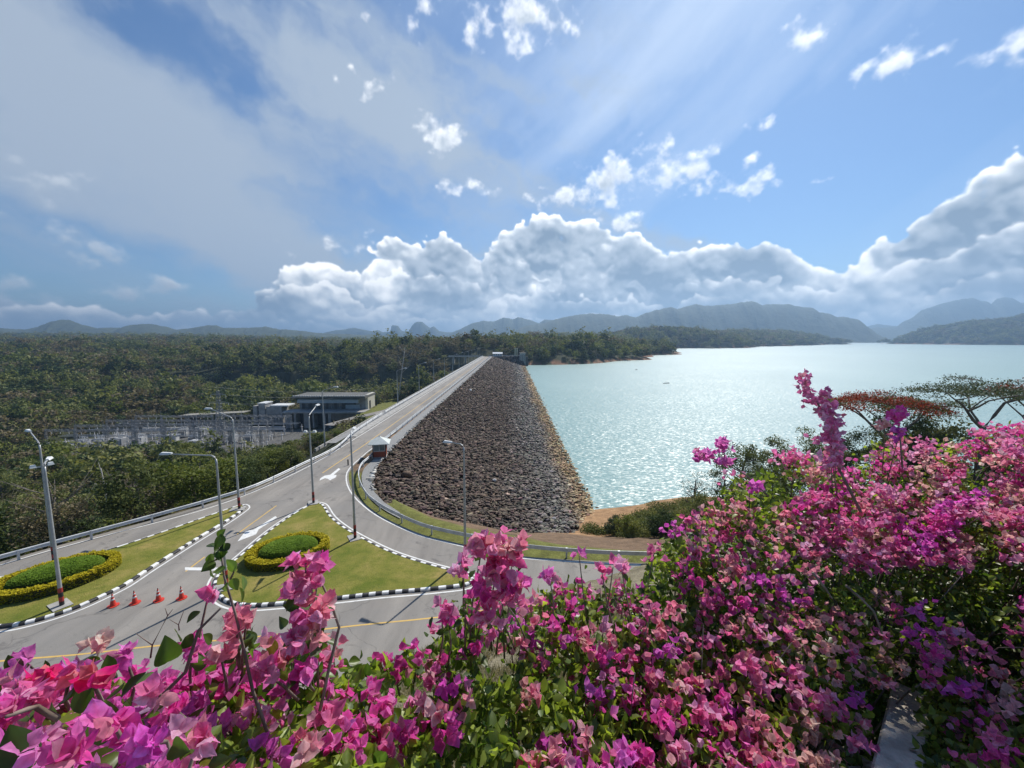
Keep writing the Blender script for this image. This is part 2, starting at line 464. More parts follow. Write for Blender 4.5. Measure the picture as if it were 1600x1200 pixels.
# ------------------------------------------------------------------ lake
def build_lake():
    poly = [(-12, 43), (13, 43), (25, 56), (60, 60), (120, 66), (240, 110), (600, 380), (1400, 1000), (5200, 3400), (8000, 5600), (8500, 9000), (2000, 9000), (1560, 8500), (950, 5200), (560, 3000), (230, 1300), (130, 760), (70, 560), (10, 460), (-12, 440)]
    o = sheet('lake_water', poly, WATER, M['water'])
    return o
build_lake()

# ------------------------------------------------------------------ far mountains (each ridge with its own distance and thickness)
def mat_mountain():
    m, t, out = new_mat('forested limestone'); b = t.n('ShaderNodeBsdfPrincipled'); t.l(b.outputs[0], out.inputs[0])
    co = pos(t, 'world'); nrm = t.n('ShaderNodeNewGeometry').outputs['Normal']
    sx = t.n('ShaderNodeSeparateXYZ'); t.l(nrm, sx.inputs[0])
    steep = t.math('ADD', sx.outputs[2], t.math('MULTIPLY', t.math('SUBTRACT', t.noise(co, 0.012, 5, 0.6), 0.5), 0.7))
    green = t.ramp(t.noise(co, 0.02, 6, 0.65), [(0.3, (0.03, 0.045, 0.022)), (0.7, (0.07, 0.085, 0.04))])
    stone = t.ramp(t.noise(co, 0.03, 5), [(0.3, (0.16, 0.15, 0.14)), (0.7, (0.30, 0.28, 0.25))])
    t.l(t.mix(t.mapr(steep, 0.10, 0.28), stone, green), b.inputs['Base Color']); b.inputs['Roughness'].default_value = 0.95
    bp = t.n('ShaderNodeBump'); bp.inputs['Strength'].default_value = 0.8; bp.inputs['Distance'].default_value = 18
    t.l(t.noise(co, 0.03, 6, 0.65), bp.inputs['Height']); t.l(bp.outputs[0], b.inputs['Normal'])
    return m
M['mountain'] = mat_mountain()
def mountain(name, prof, D, thick, power=1.5, seed=0, rough=1.0, zb=-12.0):
    """ridge of given thickness at distance D; the profile is its crest line"""
    px = np.array([p[0] for p in prof], float); py = np.array([p[1] for p in prof], float)
    n = int((px[-1] - px[0]) * 1.6) + 2; k = 41
    u = np.linspace(px[0], px[-1], n); v = np.interp(u, px, py)
    xs = (u - 800) / 640 * D
    vv = (600 - v) / 640
    fw = math.cos(PITCH) + vv * math.sin(PITCH); up = -math.sin(PITCH) + vv * math.cos(PITCH)
    crest = CAMZ + D * up
    crest = crest + (fbm(u / 7.0, u * 0 + seed, seed, 4) - 0.5) * D * 0.0035 * rough
    w = np.linspace(-1, 1, k)
    U, W = np.meshgrid(np.arange(n), w, indexing='ij')
    Yc = (D * fw)[U]; Xc = xs[U]
    meander = (fbm(U / 45.0, W * 0, seed + 3, 3) - 0.5) * 0.55
    prof_w = np.clip(1 - np.abs(W) ** power, 0, 1)
    gul = 1 - 0.42 * (1 - prof_w) * fbm(U / 22.0, W * 3.5 + U / 60.0, seed + 11, 5) * 1.3
    Z = zb + (crest[U] - zb) * prof_w * np.where(np.abs(W) < 0.03, 1, gul)
    Yp = Yc + (W + meander * (1 - np.abs(W))) * thick; S = Yp / Yc
    Xp = Xc * (1 + (S - 1) * 0.55)
    verts = np.stack([Xp.ravel(), Yp.ravel(), Z.ravel()], 1)
    i, j = np.meshgrid(np.arange(n - 1), np.arange(k - 1), indexing='ij'); a = (i * k + j).ravel()
    f = np.stack([a, a + 1, a + k + 1, a + k], 1)
    me = np_mesh(name, verts, f, M['mountain'], smooth=True)
    o = link(name, me); o['kind'] = 'structure'
    return o
mountain('mountain', [(770, 536), (800, 522), (812, 512), (830, 508), (850, 505), (875, 497), (907, 491), (922, 489), (935, 490), (950, 491), (962, 495), (977, 492), (992, 497), (1007, 490), (1025, 485), (1045, 481), (1055, 484), (1070, 479), (1087, 475), (1100, 477.5), (1125, 477), (1156, 473), (1172, 471), (1190, 477), (1209, 474), (1231, 475), (1240, 478), (1265, 481), (1275, 488), (1292, 489), (1303, 496), (1311, 495), (1319, 496), (1331, 499), (1344, 509), (1359, 524), (1365, 533)], 3600, 520, 2.2, 1)
mountain('mountain', [(690, 532), (705, 520), (717, 516), (737, 505), (752, 501), (770, 502), (787, 496), (800, 499), (810, 496), (830, 500), (842, 505), (850, 500), (880, 502), (920, 512), (940, 530)], 4500, 520, 1.8, 5)
mountain('mountain', [(430, 526), (480, 521), (505, 521), (520, 517), (540, 514), (553, 512), (568, 515), (583, 518), (591, 516), (598, 519), (612, 518.5), (613.5, 508), (622, 509), (628, 517), (635, 518), (639, 518), (645, 508), (651, 503), (660, 503), (669, 510), (673, 512), (678, 510), (686, 517), (699, 519), (714, 519), (730, 524), (750, 530)], 5300, 280, 2.5, 8, 0.5)
mountain('hills', [(-260, 516), (-150, 508), (-60, 513), (0, 512), (26, 514), (41, 515), (62, 510), (81, 504), (96, 500), (109, 500), (131, 507), (159, 513), (188, 512), (203, 509), (221, 506), (244, 507), (263, 512), (274, 515), (289, 514), (310, 510), (325, 508), (340, 509), (355, 513), (375, 512), (400, 511), (415, 510), (440, 515), (465, 516), (505, 521), (540, 522), (600, 524), (660, 528), (700, 534)], 2900, 420, 1.5, 12, 0.7)
mountain('mountain', [(1330, 533), (1345, 523), (1356, 516), (1373, 511), (1384, 512), (1401, 511), (1412, 501), (1429, 494), (1442, 484), (1469, 476), (1484, 471), (1503, 467), (1519, 466), (1529, 470), (1540, 470), (1551, 475), (1563, 466), (1574, 463), (1587, 465), (1595, 472), (1600, 473), (1640, 470), (1690, 455), (1760, 468), (1850, 500)], 4800, 560, 1.7, 20)
mountain('mountain', [(1320, 530), (1340, 516), (1351, 510), (1369, 506), (1386, 508), (1399, 510), (1440, 505), (1480, 500)], 6200, 400, 1.8, 26)
# ------------------------------------------------------------------ paving
def mat_asphalt():
    m, t, out = new_mat('worn asphalt'); b = t.n('ShaderNodeBsdfPrincipled'); t.l(b.outputs[0], out.inputs[0])
    co = pos(t, 'world')
    mp = t.n('ShaderNodeMapping'); mp.inputs['Scale'].default_value = (1.0, 0.16, 1.0); t.l(co, mp.inputs[0])
    wear = t.noise(mp.outputs[0], 0.55, 6, 0.62, 0.4); blot = t.noise(co, 0.16, 6, 0.62); fine = t.noise(co, 28, 3, 0.7)
    c = t.ramp(wear, [(0.30, (0.175, 0.160, 0.142)), (0.52, (0.275, 0.252, 0.222)), (0.72, (0.34, 0.312, 0.274))])
    c = t.mix(t.mapr(blot, 0.36, 0.64, 0.0, 0.75), c, (0.22, 0.21, 0.195))
    # tar repairs and oil drips
    cr = t.noise(co, 0.35, 9, 0.75, 1.2)
    c = t.mix(t.mapr(cr, 0.57, 0.66, 0, 0.6), c, (0.075, 0.07, 0.068))
    vo = t.n('ShaderNodeTexVoronoi', feature='DISTANCE_TO_EDGE'); vo.inputs['Scale'].default_value = 0.22
    nv = t.n('ShaderNodeTexNoise'); nv.inputs['Scale'].default_value = 0.6; nv.inputs['Detail'].default_value = 5; t.l(co, nv.inputs['Vector'])
    t.l(t.vmath('ADD', co, t.vmath('SCALE', nv.outputs['Color'], scale=1.6)), vo.inputs['Vector'])
    c = t.mix(t.math('MULTIPLY', t.mapr(vo.outputs['Distance'], 0.0, 0.012, 0.55, 0.0), t.mapr(blot, 0.45, 0.6)), c, (0.08, 0.075, 0.07))
    c = t.mix(1.0, c, t.ramp(fine, [(0.25, (0.8, 0.8, 0.8)), (0.75, (1.2, 1.2, 1.2))]), 'MULTIPLY')
    t.l(c, b.inputs['Base Color']); b.inputs['Roughness'].default_value = 0.8; b.inputs['Specular IOR Level'].default_value = 0.3
    bp = t.n('ShaderNodeBump'); bp.inputs['Strength'].default_value = 0.35; bp.inputs['Distance'].default_value = 0.02
    t.l(fine, bp.inputs['Height']); t.l(bp.outputs[0], b.inputs['Normal'])
    return m
def mat_paint(name, c, wear=0.5):
    m, t, out = new_mat(name); b = t.n('ShaderNodeBsdfPrincipled')
    co = pos(t, 'world'); n1 = t.noise(co, 2.5, 7, 0.7)
    t.l(t.mix(t.mapr(n1, 0.5, 0.72, 0, wear), c, (0.2, 0.19, 0.18)), b.inputs['Base Color']); b.inputs['Roughness'].default_value = 0.7
    t.l(b.outputs[0], out.inputs[0]); return m
def mat_lawn():
    m, t, out = new_mat('mown grass'); b = t.n('ShaderNodeBsdfPrincipled'); t.l(b.outputs[0], out.inputs[0])
    co = pos(t, 'world'); a = t.noise(co, 0.35, 6, 0.65); f = t.noise(co, 14, 4, 0.7); f2 = t.noise(co, 2.2, 5, 0.65)
    c = t.ramp(a, [(0.32, (0.120, 0.150, 0.025)), (0.5, (0.205, 0.200, 0.046)), (0.66, (0.31, 0.25, 0.085))])
    c = t.mix(t.mapr(f2, 0.5, 0.7, 0, 0.5), c, (0.085, 0.115, 0.022))
    c = t.mix(1.0, c, t.ramp(f, [(0.25, (0.62, 0.62, 0.6)), (0.75, (1.35, 1.35, 1.3))]), 'MULTIPLY')
    t.l(c, b.inputs['Base Color']); b.inputs['Roughness'].default_value = 0.95; b.inputs['Specular IOR Level'].default_value = 0.1
    bp = t.n('ShaderNodeBump'); bp.inputs['Strength'].default_value = 0.8; bp.inputs['Distance'].default_value = 0.06
    t.l(t.math('ADD', f, f2), bp.inputs['Height']); t.l(bp.outputs[0], b.inputs['Normal'])
    return m
M['asphalt'] = mat_asphalt(); M['white_line'] = mat_paint('worn white paint', (0.72, 0.72, 0.69)); M['yellow_line'] = mat_paint('worn yellow paint', (0.62, 0.40, 0.10))
M['lawn'] = mat_lawn()
M['concrete'] = mat_simple('weathered concrete', (0.26, 0.25, 0.23), (0.42, 0.41, 0.38), 0.85, 1.3, bump=0.2, space='Object')
M['pavers'] = mat_simple('grey gravel paving', (0.19, 0.19, 0.185), (0.30, 0.30, 0.29), 0.9, 6.0, bump=0.5, bscale=22, space='Object', detail=8)
M['kerb_white'] = mat_paint('white kerb paint', (0.78, 0.78, 0.76), 0.35); M['kerb_black'] = mat_paint('black kerb paint', (0.022, 0.022, 0.024), 0.35)
M['galv'] = mat_simple('galvanised steel', (0.42, 0.44, 0.46), (0.58, 0.60, 0.62), 0.45, 2.0, metal=0.35)
M['rail_white'] = mat_simple('pale rail steel', (0.60, 0.61, 0.61), (0.74, 0.75, 0.74), 0.45, 1.0, metal=0.1)

edge_out = offset_path(left_all, -0.7)
road_poly = [(-48.0, 15.5)] + edge_out + [(-21.2, Y1)] + [(-21.2, y) for y in (300, 200, 120, 80)] + kerb_r + [(11.2, 29.6)] + [G(a, b) for a, b in hill_edge_px[::-1]][1:-1] + [(-20, 16.6), (-44, 13)]
sheet('road', road_poly, 0.0, M['asphalt'])
wk = [(XL + 0.1, y) for y in (66, 90, 150, 220, 300, Y1)]
b_ = MB(); b_.sweep([(-28.05, 70), (-28.05, 150), (-28.05, 260), (-28.05, Y1)], [(-0.75, 0.0), (-0.75, 0.14), (0.85, 0.14), (0.85, 0.0)])
o = b_.build('walkway', M['concrete']); o['kind'] = 'structure'
gs = [(-30.4, 66), (-30.4, Y1), (-29.0, Y1), (-29.0, 66)]
sheet('gravel_strip', gs, 0.02, M['pavers'])
b_ = MB(); b_.sweep([(-30.5, 62), (-30.5, 200), (-30.5, Y1)], [(-0.12, -0.3), (-0.12, 0.16), (0.12, 0.16), (0.12, -0.3)])
o = b_.build('kerb', M['concrete']); o['kind'] = 'structure'
# paved strip beside the rocks
strip_in = [(-21.0, Y1), (-21.0, 200), (-21.0, 90), (-21.0, 66)] + offset_path(right_rail, 0.5)[1:20]
strip_out = [(ROCKX + 0.1, Y1), (ROCKX + 0.1, 90)] + rock_edge
ix = min(range(len(right_rail)), key=lambda i: abs(right_rail[i][0] - rock_edge[-1][0] - 1.5))
strip_in = [(-21.0, Y1), (-21.0, 200), (-21.0, 90), (-21.0, 66)] + offset_path(right_rail, -0.35)[1:ix]
sheet('gravel_walkway', strip_in + strip_out[::-1], 0.03, M['pavers'])

# ------------------------------------------------------------------ islands: kerb + grass
isl1 = GL([(0, 977), (40, 971), (85, 959), (125, 945), (165, 927), (195, 912), (227, 891), (257, 872), (292, 850), (325, 830), (352, 814), (378, 796), (382, 791), (374, 789)], 0.15)
top1 = GL([(330, 804), (262, 828), (200, 849), (150, 864), (90, 881), (40, 893), (0, 902)], 0.15)
dx1 = (isl1[0][0] - isl1[1][0], isl1[0][1] - isl1[1][1])
isl1_path = [(isl1[0][0] + dx1[0] * 4, isl1[0][1] + dx1[1] * 2.5)] + isl1 + top1 + [(top1[-1][0] - 6, top1[-1][1] - 3.2)]
isl2 = GL([(484, 789), (492, 785), (500, 786), (506, 790), (517, 807), (540, 825), (570, 842), (607, 860), (650, 875), (697, 888), (722, 894), (735, 900), (738, 906), (727, 912), (697, 916), (657, 920), (597, 925), (535, 932), (475, 938), (430, 942), (400, 944), (375, 943), (356, 938), (344, 930), (337, 919), (336, 907), (347, 890), (375, 868), (412, 836), (440, 815), (466, 798)], 0.15)
def kerb_ring(path, name):
    path = resample(path + [path[0]], 0.5)[:-1]; n = len(path) // 2 * 2; path = path[:n]
    b = MB(); N = len(path); pin = offset_path(path, 0.0, True)
    cx = sum(p[0] for p in path) / N; cy = sum(p[1] for p in path) / N
    area = sum(path[i][0] * path[(i + 1) % N][1] - path[(i + 1) % N][0] * path[i][1] for i in range(N))
    s = 1 if area > 0 else -1
    outer = offset_path(path, 0.10 * s, True); mid = offset_path(path, 0.04 * s, True); inner = offset_path(path, -0.12 * s, True)
    for i in range(N):
        j = (i + 1) % N; m = i % 2
        for (A, za), (B, zb) in (((outer, 0.0), (outer, 0.11)), ((outer, 0.11), (mid, 0.16)), ((mid, 0.16), (inner, 0.16)), ((inner, 0.16), (inner, 0.0))):
            b.face([(*A[i], za), (*A[j], za), (*B[j], zb), (*B[i], zb)], m)
    o = b.build(name, [M['kerb_white'], M['kerb_black']]); o['kind'] = 'structure'
    return inner, offset_path(path, 0.42 * s, True), s
in1, line1, s1 = kerb_ring(smooth_path(isl1_path, 3, True), 'kerb')
in2, line2, s2 = kerb_ring(smooth_path(isl2, 3, True), 'kerb')
def lawn(poly): return sheet('lawn', poly, 0.145, M['lawn'])
lawn(in1); lawn(in2)

# ------------------------------------------------------------------ painted markings
def ribbon(path, wd, z=0.004, m=0, b=None):
    b = b or MB(); L = offset_path(path, -wd / 2); Rr = offset_path(path, wd / 2)
    for i in range(len(path) - 1): b.face([(*L[i], z), (*L[i + 1], z), (*Rr[i + 1], z), (*Rr[i], z)], m)
    return b
wl = MB()
ribbon(line1 + [line1[0]], 0.13, b=wl); ribbon(line2 + [line2[0]], 0.13, b=wl)
le = smooth_path([(left_rail[0][0] + 1.3, left_rail[0][1] - 1.5)] + GL([(0, 883), (90, 857), (175, 834), (262, 812), (332, 792), (400, 767), (470, 735), (512, 712)]), 4)
ribbon(le + [(-26.9, 78), (-26.9, 150), (-26.9, 300), (-26.9, Y1 - 2)], 0.14, b=wl)
ribbon([(-21.5, Y1 - 2), (-21.5, 300), (-21.5, 150), (-21.5, 80)] + offset_path(kerb_r, 0.28), 0.14, b=wl)
wl.build('road_marking', M['white_line'])['kind'] = 'structure'
def quad_marking(px, mat, name='road_marking'):
    pts = GL(px); o = sheet(name, pts, 0.0045, mat); return o
quad_marking([(289, 886.5), (347, 887), (346, 891.5), (289, 891)], M['white_line'])
# arrows: straight-ahead/left arrow by the island, bent arrow before the crest
quad_marking([(430, 806.5), (433, 808.5), (404, 827.5), (400, 835), (371, 846), (384, 829.5), (396, 827.8)], M['white_line'])
quad_marking([(529, 731.5), (532, 733), (521.5, 741.8), (526, 742.5), (524.5, 746), (515.5, 750.5), (513, 748.5), (508, 747), (499, 751), (501, 747), (507, 743.3), (516, 741.7)], M['white_line'])
yl = MB()
ribbon(smooth_path(GL([(-120, 1050), (0, 1033), (120, 1023), (235, 1010), (400, 995), (560, 977), (680, 965), (760, 953)]), 3), 0.12, b=yl)
for seg in ([(432, 790), (370, 835)], [(320, 870), (290, 893)]): ribbon(resample(GL(seg), 2), 0.12, b=yl)
ribbon([G(504, 739), (-23.9, 64), (-23.95, 90), (-24.0, 200), (-24.0, Y1 - 3)], 0.15, b=yl)
yl.build('road_marking', M['yellow_line'])['kind'] = 'structure'

# ------------------------------------------------------------------ guard rails (beam and posts)
WBEAM = [(0.0, -0.16), (0.05, -0.13), (0.05, -0.05), (0.0, -0.02), (0.0, 0.02), (0.05, 0.05), (0.05, 0.13), (0.0, 0.16), (-0.03, 0.16), (-0.03, -0.16)]
def guardrail(name, path, label, group, mat, spacing=4.0, h=RAILH, flip=1, maxposts=100, prof=WBEAM, pw=0.12):
    root = empty(name, (path[0][0], path[0][1], 0)); tag(root, label, 'guardrail', group)
    b = MB(); b.sweep([(x - path[0][0], y - path[0][1], h - 0.16) for x, y in path], [(o * flip, z) for o, z in prof])
    b.build('rail_beam', mat, root, smooth=False)
    pts = resample(path, spacing)
    acc = 0; pp = [path[0]]
    for a, c in zip(path[:-1], path[1:]):
        L = math.dist(a, c)
        while acc + L >= spacing:
            k = (spacing - acc) / L; a = (a[0] + (c[0] - a[0]) * k, a[1] + (c[1] - a[1]) * k); pp.append(a); L = math.dist(a, c); acc = 0
        acc += L
    first = None
    for x, y in pp[:maxposts]:
        if first is None:
            pb = MB(); pb.box((0, 0, (h - 0.02) / 2 - 0.1), (pw, pw, h + 0.18)); pb.box((0.0, 0.0, h - 0.02), (pw + 0.03, pw + 0.03, 0.03))
            first = pb.build('post', M['galv'], root); p = first
        else:
            p = first.copy(); COL.objects.link(p); p.parent = root
        p.location = (x - path[0][0], y - path[0][1], 0)
    return root
nl = [p for p in left_all if p[1] < 92]
guardrail('guardrail', nl, 'long galvanised guardrail on the outer left edge of the road above the woods', None, M['rail_white'], 4.0)
guardrail('guardrail', [(XL, y) for y in range(92, 406, 4)], 'pale guardrail on the valley edge of the dam crest road', None, M['rail_white'], 4.0)
guardrail('guardrail', right_rail[2:], 'curved galvanised guardrail round the bend beside the dark rocks', None, M['galv'], 4.0, flip=-1)
guardrail('guardrail', [(-21.2, y) for y in range(66, 406, 4)], 'pale guardrail between the crest road and the rocky lake face', None, M['rail_white'], 4.0, flip=-1)

# ------------------------------------------------------------------ street lamps
M['lamp_metal'] = mat_simple('lamp pole zinc', (0.30, 0.31, 0.31), (0.44, 0.45, 0.45), 0.5, 1.5, metal=0.3)
M['lamp_head'] = mat_simple('lamp housing', (0.72, 0.73, 0.72), None, 0.4)
M['lamp_glass'] = mat_simple('lamp lens', (0.55, 0.57, 0.56), None, 0.15)
M['band_red'] = mat_simple('red reflective band', (0.42, 0.035, 0.03), (0.30, 0.03, 0.03), 0.5, 6); M['band_black'] = mat_simple('black band', (0.02, 0.02, 0.022), None, 0.6)
def make_lamp(h=9.2, arm=3.0, rise=0.35, crossbar=False, pad=True, bands=True):
    root = empty('street_lamp')
    b = MB(); b.tube([(0, 0, 0), (0, 0, 0.9), (0, 0, h - 0.5), (0.03, 0, h - 0.22)], [0.115, 0.11, 0.062, 0.06], 10); b.lathe([(0.2, 0), (0.2, 0.03), (0.12, 0.05)], 10)
    b.build('pole', M['lamp_metal'], root, smooth=True)
    b = MB(); b.tube([(0.03, 0, h - 0.24), (0.10, 0, h - 0.08), (0.30, 0, h + 0.02), (arm * 0.5, 0, h + rise * 0.5), (arm - 0.3, 0, h + rise)], [0.06, 0.055, 0.05, 0.045, 0.04], 8)
    b.build('arm', M['lamp_metal'], root, smooth=True)
    b = MB(); hz = h + rise + 0.03
    b.add([(arm - 0.4, -0.10, hz - 0.03), (arm - 0.4, 0.10, hz - 0.03), (arm + 0.35, 0.15, hz - 0.06), (arm + 0.35, -0.15, hz - 0.06), (arm - 0.4, -0.06, hz + 0.07), (arm - 0.4, 0.06, hz + 0.07), (arm + 0.25, 0.10, hz + 0.09), (arm + 0.25, -0.10, hz + 0.09)],
          [(3, 2, 1, 0), (4, 5, 6, 7), (0, 1, 5, 4), (1, 2, 6, 5), (2, 3, 7, 6), (3, 0, 4, 7)])
    hd = b.build('lamp_head', M['lamp_head'], root)
    b = MB(); b.box((arm + 0.05, 0, hz - 0.065), (0.5, 0.2, 0.04)); b.build('lens', M['lamp_glass'], hd)
    if crossbar:
        b = MB(); b.box((0, 0, 7.45), (0.10, 1.0, 0.08)); b.build('crossbar', M['lamp_metal'], root)
        for s in (-1, 1):
            b = MB(); b.box((0.05, s * 0.45, 7.55), (0.26, 0.34, 0.2), taper=0.7); b.build('floodlight', M['lamp_head'], root)
    if bands:
        for k, z in enumerate((0.15, 0.45, 0.75, 1.05)):
            b = MB(); b.lathe([(0.122, z - 0.15), (0.122, z + 0.15)], 12); b.build('painted_band', M['band_black'] if k % 2 == 0 else M['band_red'], root)
    if pad:
        b = MB(); b.box((0.1, 0.1, 0.01), (1.25, 0.9, 0.07), 0.4); b.build('concrete_pad', M['concrete'], root)
    return root
def lamp(px, arm_deg, label, h=9.2, arm=3.0, cross=False, z=0.15, pad=True, rise=0.35):
    x, y = G(px[0], px[1], z); r = make_lamp(h, arm, rise, cross, pad)
    r.location = (x, y, z); r.rotation_euler = (0, 0, R(arm_deg)); tag(r, label, 'street lamp', 'street lamps round the road junction')
    return r
lamp((97, 946), 128, 'street lamp with red and black foot between the left oval hedge and the striped kerb', 9.3, 1.1, rise=0.0)
lamp((85, 877), 152, 'tall street lamp with a crossbar of small floodlights behind the left oval hedge', 9.3, 2.1, True, pad=False, rise=0.6)
lamp((374, 795), 172, 'street lamp on the pointed tip of the left grass island', 9.3, 2.6, rise=0.75)
lamp((354, 917), 180, 'street lamp with a long level arm on the front corner of the central grass island', 9.2, 3.3, rise=0.12)
lamp((490, 786), 92, 'tall street lamp with a floodlight crossbar at the apex of the central grass island', 9.3, 2.1, True, rise=0.6)
lamp((555, 841), 100, 'street lamp with red foot on the bend side of the central grass island', 9.2, 1.4, rise=0.0)
lamp((727, 873), 160, 'street lamp beside the curved guardrail in front of the dark rocks', 9.1, 1.4, z=0.0, pad=False, rise=0.05)
proto = None
for i, y in enumerate([64, 106, 131, 156, 181, 206, 231, 256, 281, 306, 331, 356, 381]):
    if proto is None: proto = make_lamp(9.0, 2.2, 0.5, False, False, False); q = proto
    else: q = copy_tree(proto)
    q.location = (-29.9, y, 0.02); q.rotation_euler = (0, 0, 0)
    o_name = ['first', 'second', 'third', 'fourth', 'fifth', 'sixth', 'seventh', 'eighth', 'ninth', 'tenth', 'eleventh', 'twelfth', 'thirteenth'][i]
    tag(q, 'slim grey street lamp on the valley edge of the dam crest, %s from the junction' % o_name, 'street lamp', 'street lamps along the dam crest')

# ------------------------------------------------------------------ traffic cones
M['cone'] = mat_simple('orange red cone rubber', (0.62, 0.045, 0.025), (0.52, 0.04, 0.022), 0.5, 5); M['cone_white'] = mat_simple('cone reflective band', (0.75, 0.74, 0.73), (0.6, 0.58, 0.57), 0.35, 8); M['cone_dark'] = mat_simple('cone tip', (0.10, 0.03, 0.028), None, 0.5)
def make_cone():
    root = empty('traffic_cone')
    b = MB(); b.lathe([(0.175, 0.03), (0.165, 0.06), (0.028, 0.80), (0.020, 0.82)], 18); b.build('cone_body', M['cone'], root, smooth=True)
    b = MB(); pts = [(0.27 * math.cos(R(a)) * (1.12 if a % 90 else 1), 0.27 * math.sin(R(a)) * (1.12 if a % 90 else 1)) for a in range(0, 360, 15)]
    n = len(pts); b.face([(x, y, 0.035) for x, y in pts]); b.face([(x, y, 0.0) for x, y in pts][::-1])
    for i in range(n): j = (i + 1) % n; b.face([(*pts[i], 0), (*pts[j], 0), (*pts[j], 0.035), (*pts[i], 0.035)])
    b.build('cone_base', M['cone'], root)
    for z0, z1 in ((0.38, 0.48), (0.60, 0.68)):
        r = lambda z: 0.165 - (z - 0.06) * (0.137 / 0.74) + 0.004
        b = MB(); b.lathe([(r(z0), z0), (r(z1), z1)], 18); b.build('reflective_band', M['cone_white'], root, smooth=True)
    b = MB(); b.lathe([(0.030, 0.79), (0.026, 0.86), (0.012, 0.87)], 12); b.build('cone_tip', M['cone_dark'], root)
    return root
cone0 = make_cone()
for i, (px, lab) in enumerate((((177, 946.5), 'orange traffic cone nearest the striped kerb of the left island'), ((211, 942.5), 'orange traffic cone second from the left island kerb'), ((248, 938.5), 'orange traffic cone third from the left island kerb'), ((284, 935), 'orange traffic cone farthest from the left island kerb, nearest the central island'))):
    q = cone0 if i == 0 else copy_tree(cone0); x, y = G(*px); q.location = (x, y, 0.003); q.rotation_euler = (0, 0, 0.3 * i)
    tag(q, lab, 'traffic cone', 'traffic cones across the closed lane')

# ------------------------------------------------------------------ guard booth
def booth():
    x, y = G(594, 713); root = empty('guard_booth', (x, y, 0.03), R(12)); tag(root, 'small orange guard booth with a pale pyramid roof beside the crest road', 'booth')
    br = mat_simple('orange brick panel', (0.33, 0.085, 0.04), (0.25, 0.06, 0.03), 0.8, 8); wh = mat_simple('painted frame', (0.62, 0.61, 0.57), None, 0.6); dk = mat_simple('dark jamb', (0.05, 0.03, 0.028), None, 0.7)
    gl, t, out = new_mat('booth glass'); b = t.n('ShaderNodeBsdfPrincipled'); b.inputs['Base Color'].default_value = (0.10, 0.14, 0.14, 1); b.inputs['Roughness'].default_value = 0.06; t.l(b.outputs[0], out.inputs[0])
    rf = mat_simple('pale roof sheet', (0.50, 0.54, 0.50), (0.60, 0.63, 0.60), 0.6, 2)
    s = 0.86
    f = MB(); f.box((0, 0, 0.04), (2 * s + 0.2, 2 * s + 0.2, 0.1)); f.build('floor_slab', M['concrete'], root)
    w = MB()
    for dx, dy, sx, sy in ((0, -s, 2 * s, 0.08), (0, s, 2 * s, 0.08), (-s, 0, 0.08, 2 * s - 0.09), ): w.box((dx, dy, 0.51), (sx, sy, 0.84))
    w.build('wall', br, root)
    fr = MB()
    for dx in (-s, s):
        for dy in (-s, s): fr.box((dx, dy, 1.05), (0.14, 0.14, 1.93))
    fr.build('corner_post', dk, root)
    for k, (dx, dy, rz) in enumerate(((0, -s, 0), (0, s, 0), (-s, 0, 90))):
        wn = MB(); a = R(rz)
        for off, z, sx, sz in ((0, 0.97, 1.56, 0.07), (0, 1.95, 1.56, 0.09), (-0.755, 1.46, 0.07, 0.92), (0.755, 1.46, 0.07, 0.92), (0.0, 1.46, 0.05, 0.92)):
            wn.box((dx + off * math.cos(a), dy + off * math.sin(a), z), (sx, 0.07, sz), a)
        o = wn.build('window', wh, root)
        p = MB(); p.box((dx, dy, 1.46), (1.5, 0.02, 0.92), a); p.build('pane', gl, o)
    d = MB(); d.box((s, 0.1, 1.0), (0.06, 1.3, 1.84)); d.box((s, -0.68, 1.0), (0.05, 0.2, 1.84)); dr = d.build('door', br, root)
    h = MB(); h.box((s + 0.05, -0.45, 1.0), (0.05, 0.04, 0.14)); h.build('handle', wh, dr)
    r = MB(); e = 1.45; z0 = 2.02
    r.face([(-e, -e, z0), (e, -e, z0), (e, e, z0), (-e, e, z0)][::-1]); ap = (0, 0, z0 + 0.95)
    c = [(-e, -e), (e, -e), (e, e), (-e, e)]
    for i in range(4): j = (i + 1) % 4; r.face([(*c[i], z0 + 0.08), (*c[j], z0 + 0.08), ap]); r.face([(*c[i], z0), (*c[j], z0), (*c[j], z0 + 0.08), (*c[i], z0 + 0.08)])
    rr_ = r.build('roof', rf, root); kn = MB(); kn.lathe([(0.07, 0), (0.07, 0.08), (0.02, 0.14)], 8, (0, 0, z0 + 0.92)); kn.build('finial', rf, rr_)
booth()
# flat slabs lying on the walkway and a small bollard in the lane
for px, lab in (((588, 720.5), 'pale loose slab on the gravel walkway in front of the guard booth'), ((579, 748), 'pale loose slab on the gravel walkway against the rock edge')):
    b = MB(); b.box((0, 0, 0.06), (1.0, 0.45, 0.12), 0.2, taper=0.95); o = b.build('concrete_slab', M['concrete']); x, y = G(*px); o.location = (x, y, 0.03); tag(o, lab, 'slab', 'loose slabs on the walkway')
b = MB(); b.lathe([(0.09, 0), (0.09, 0.75), (0.05, 0.82)], 10); o = b.build('bollard', M['band_black']); x, y = G(544, 727); o.location = (x, y, 0); tag(o, 'thin dark bollard standing in the lane before the guard booth', 'bollard')
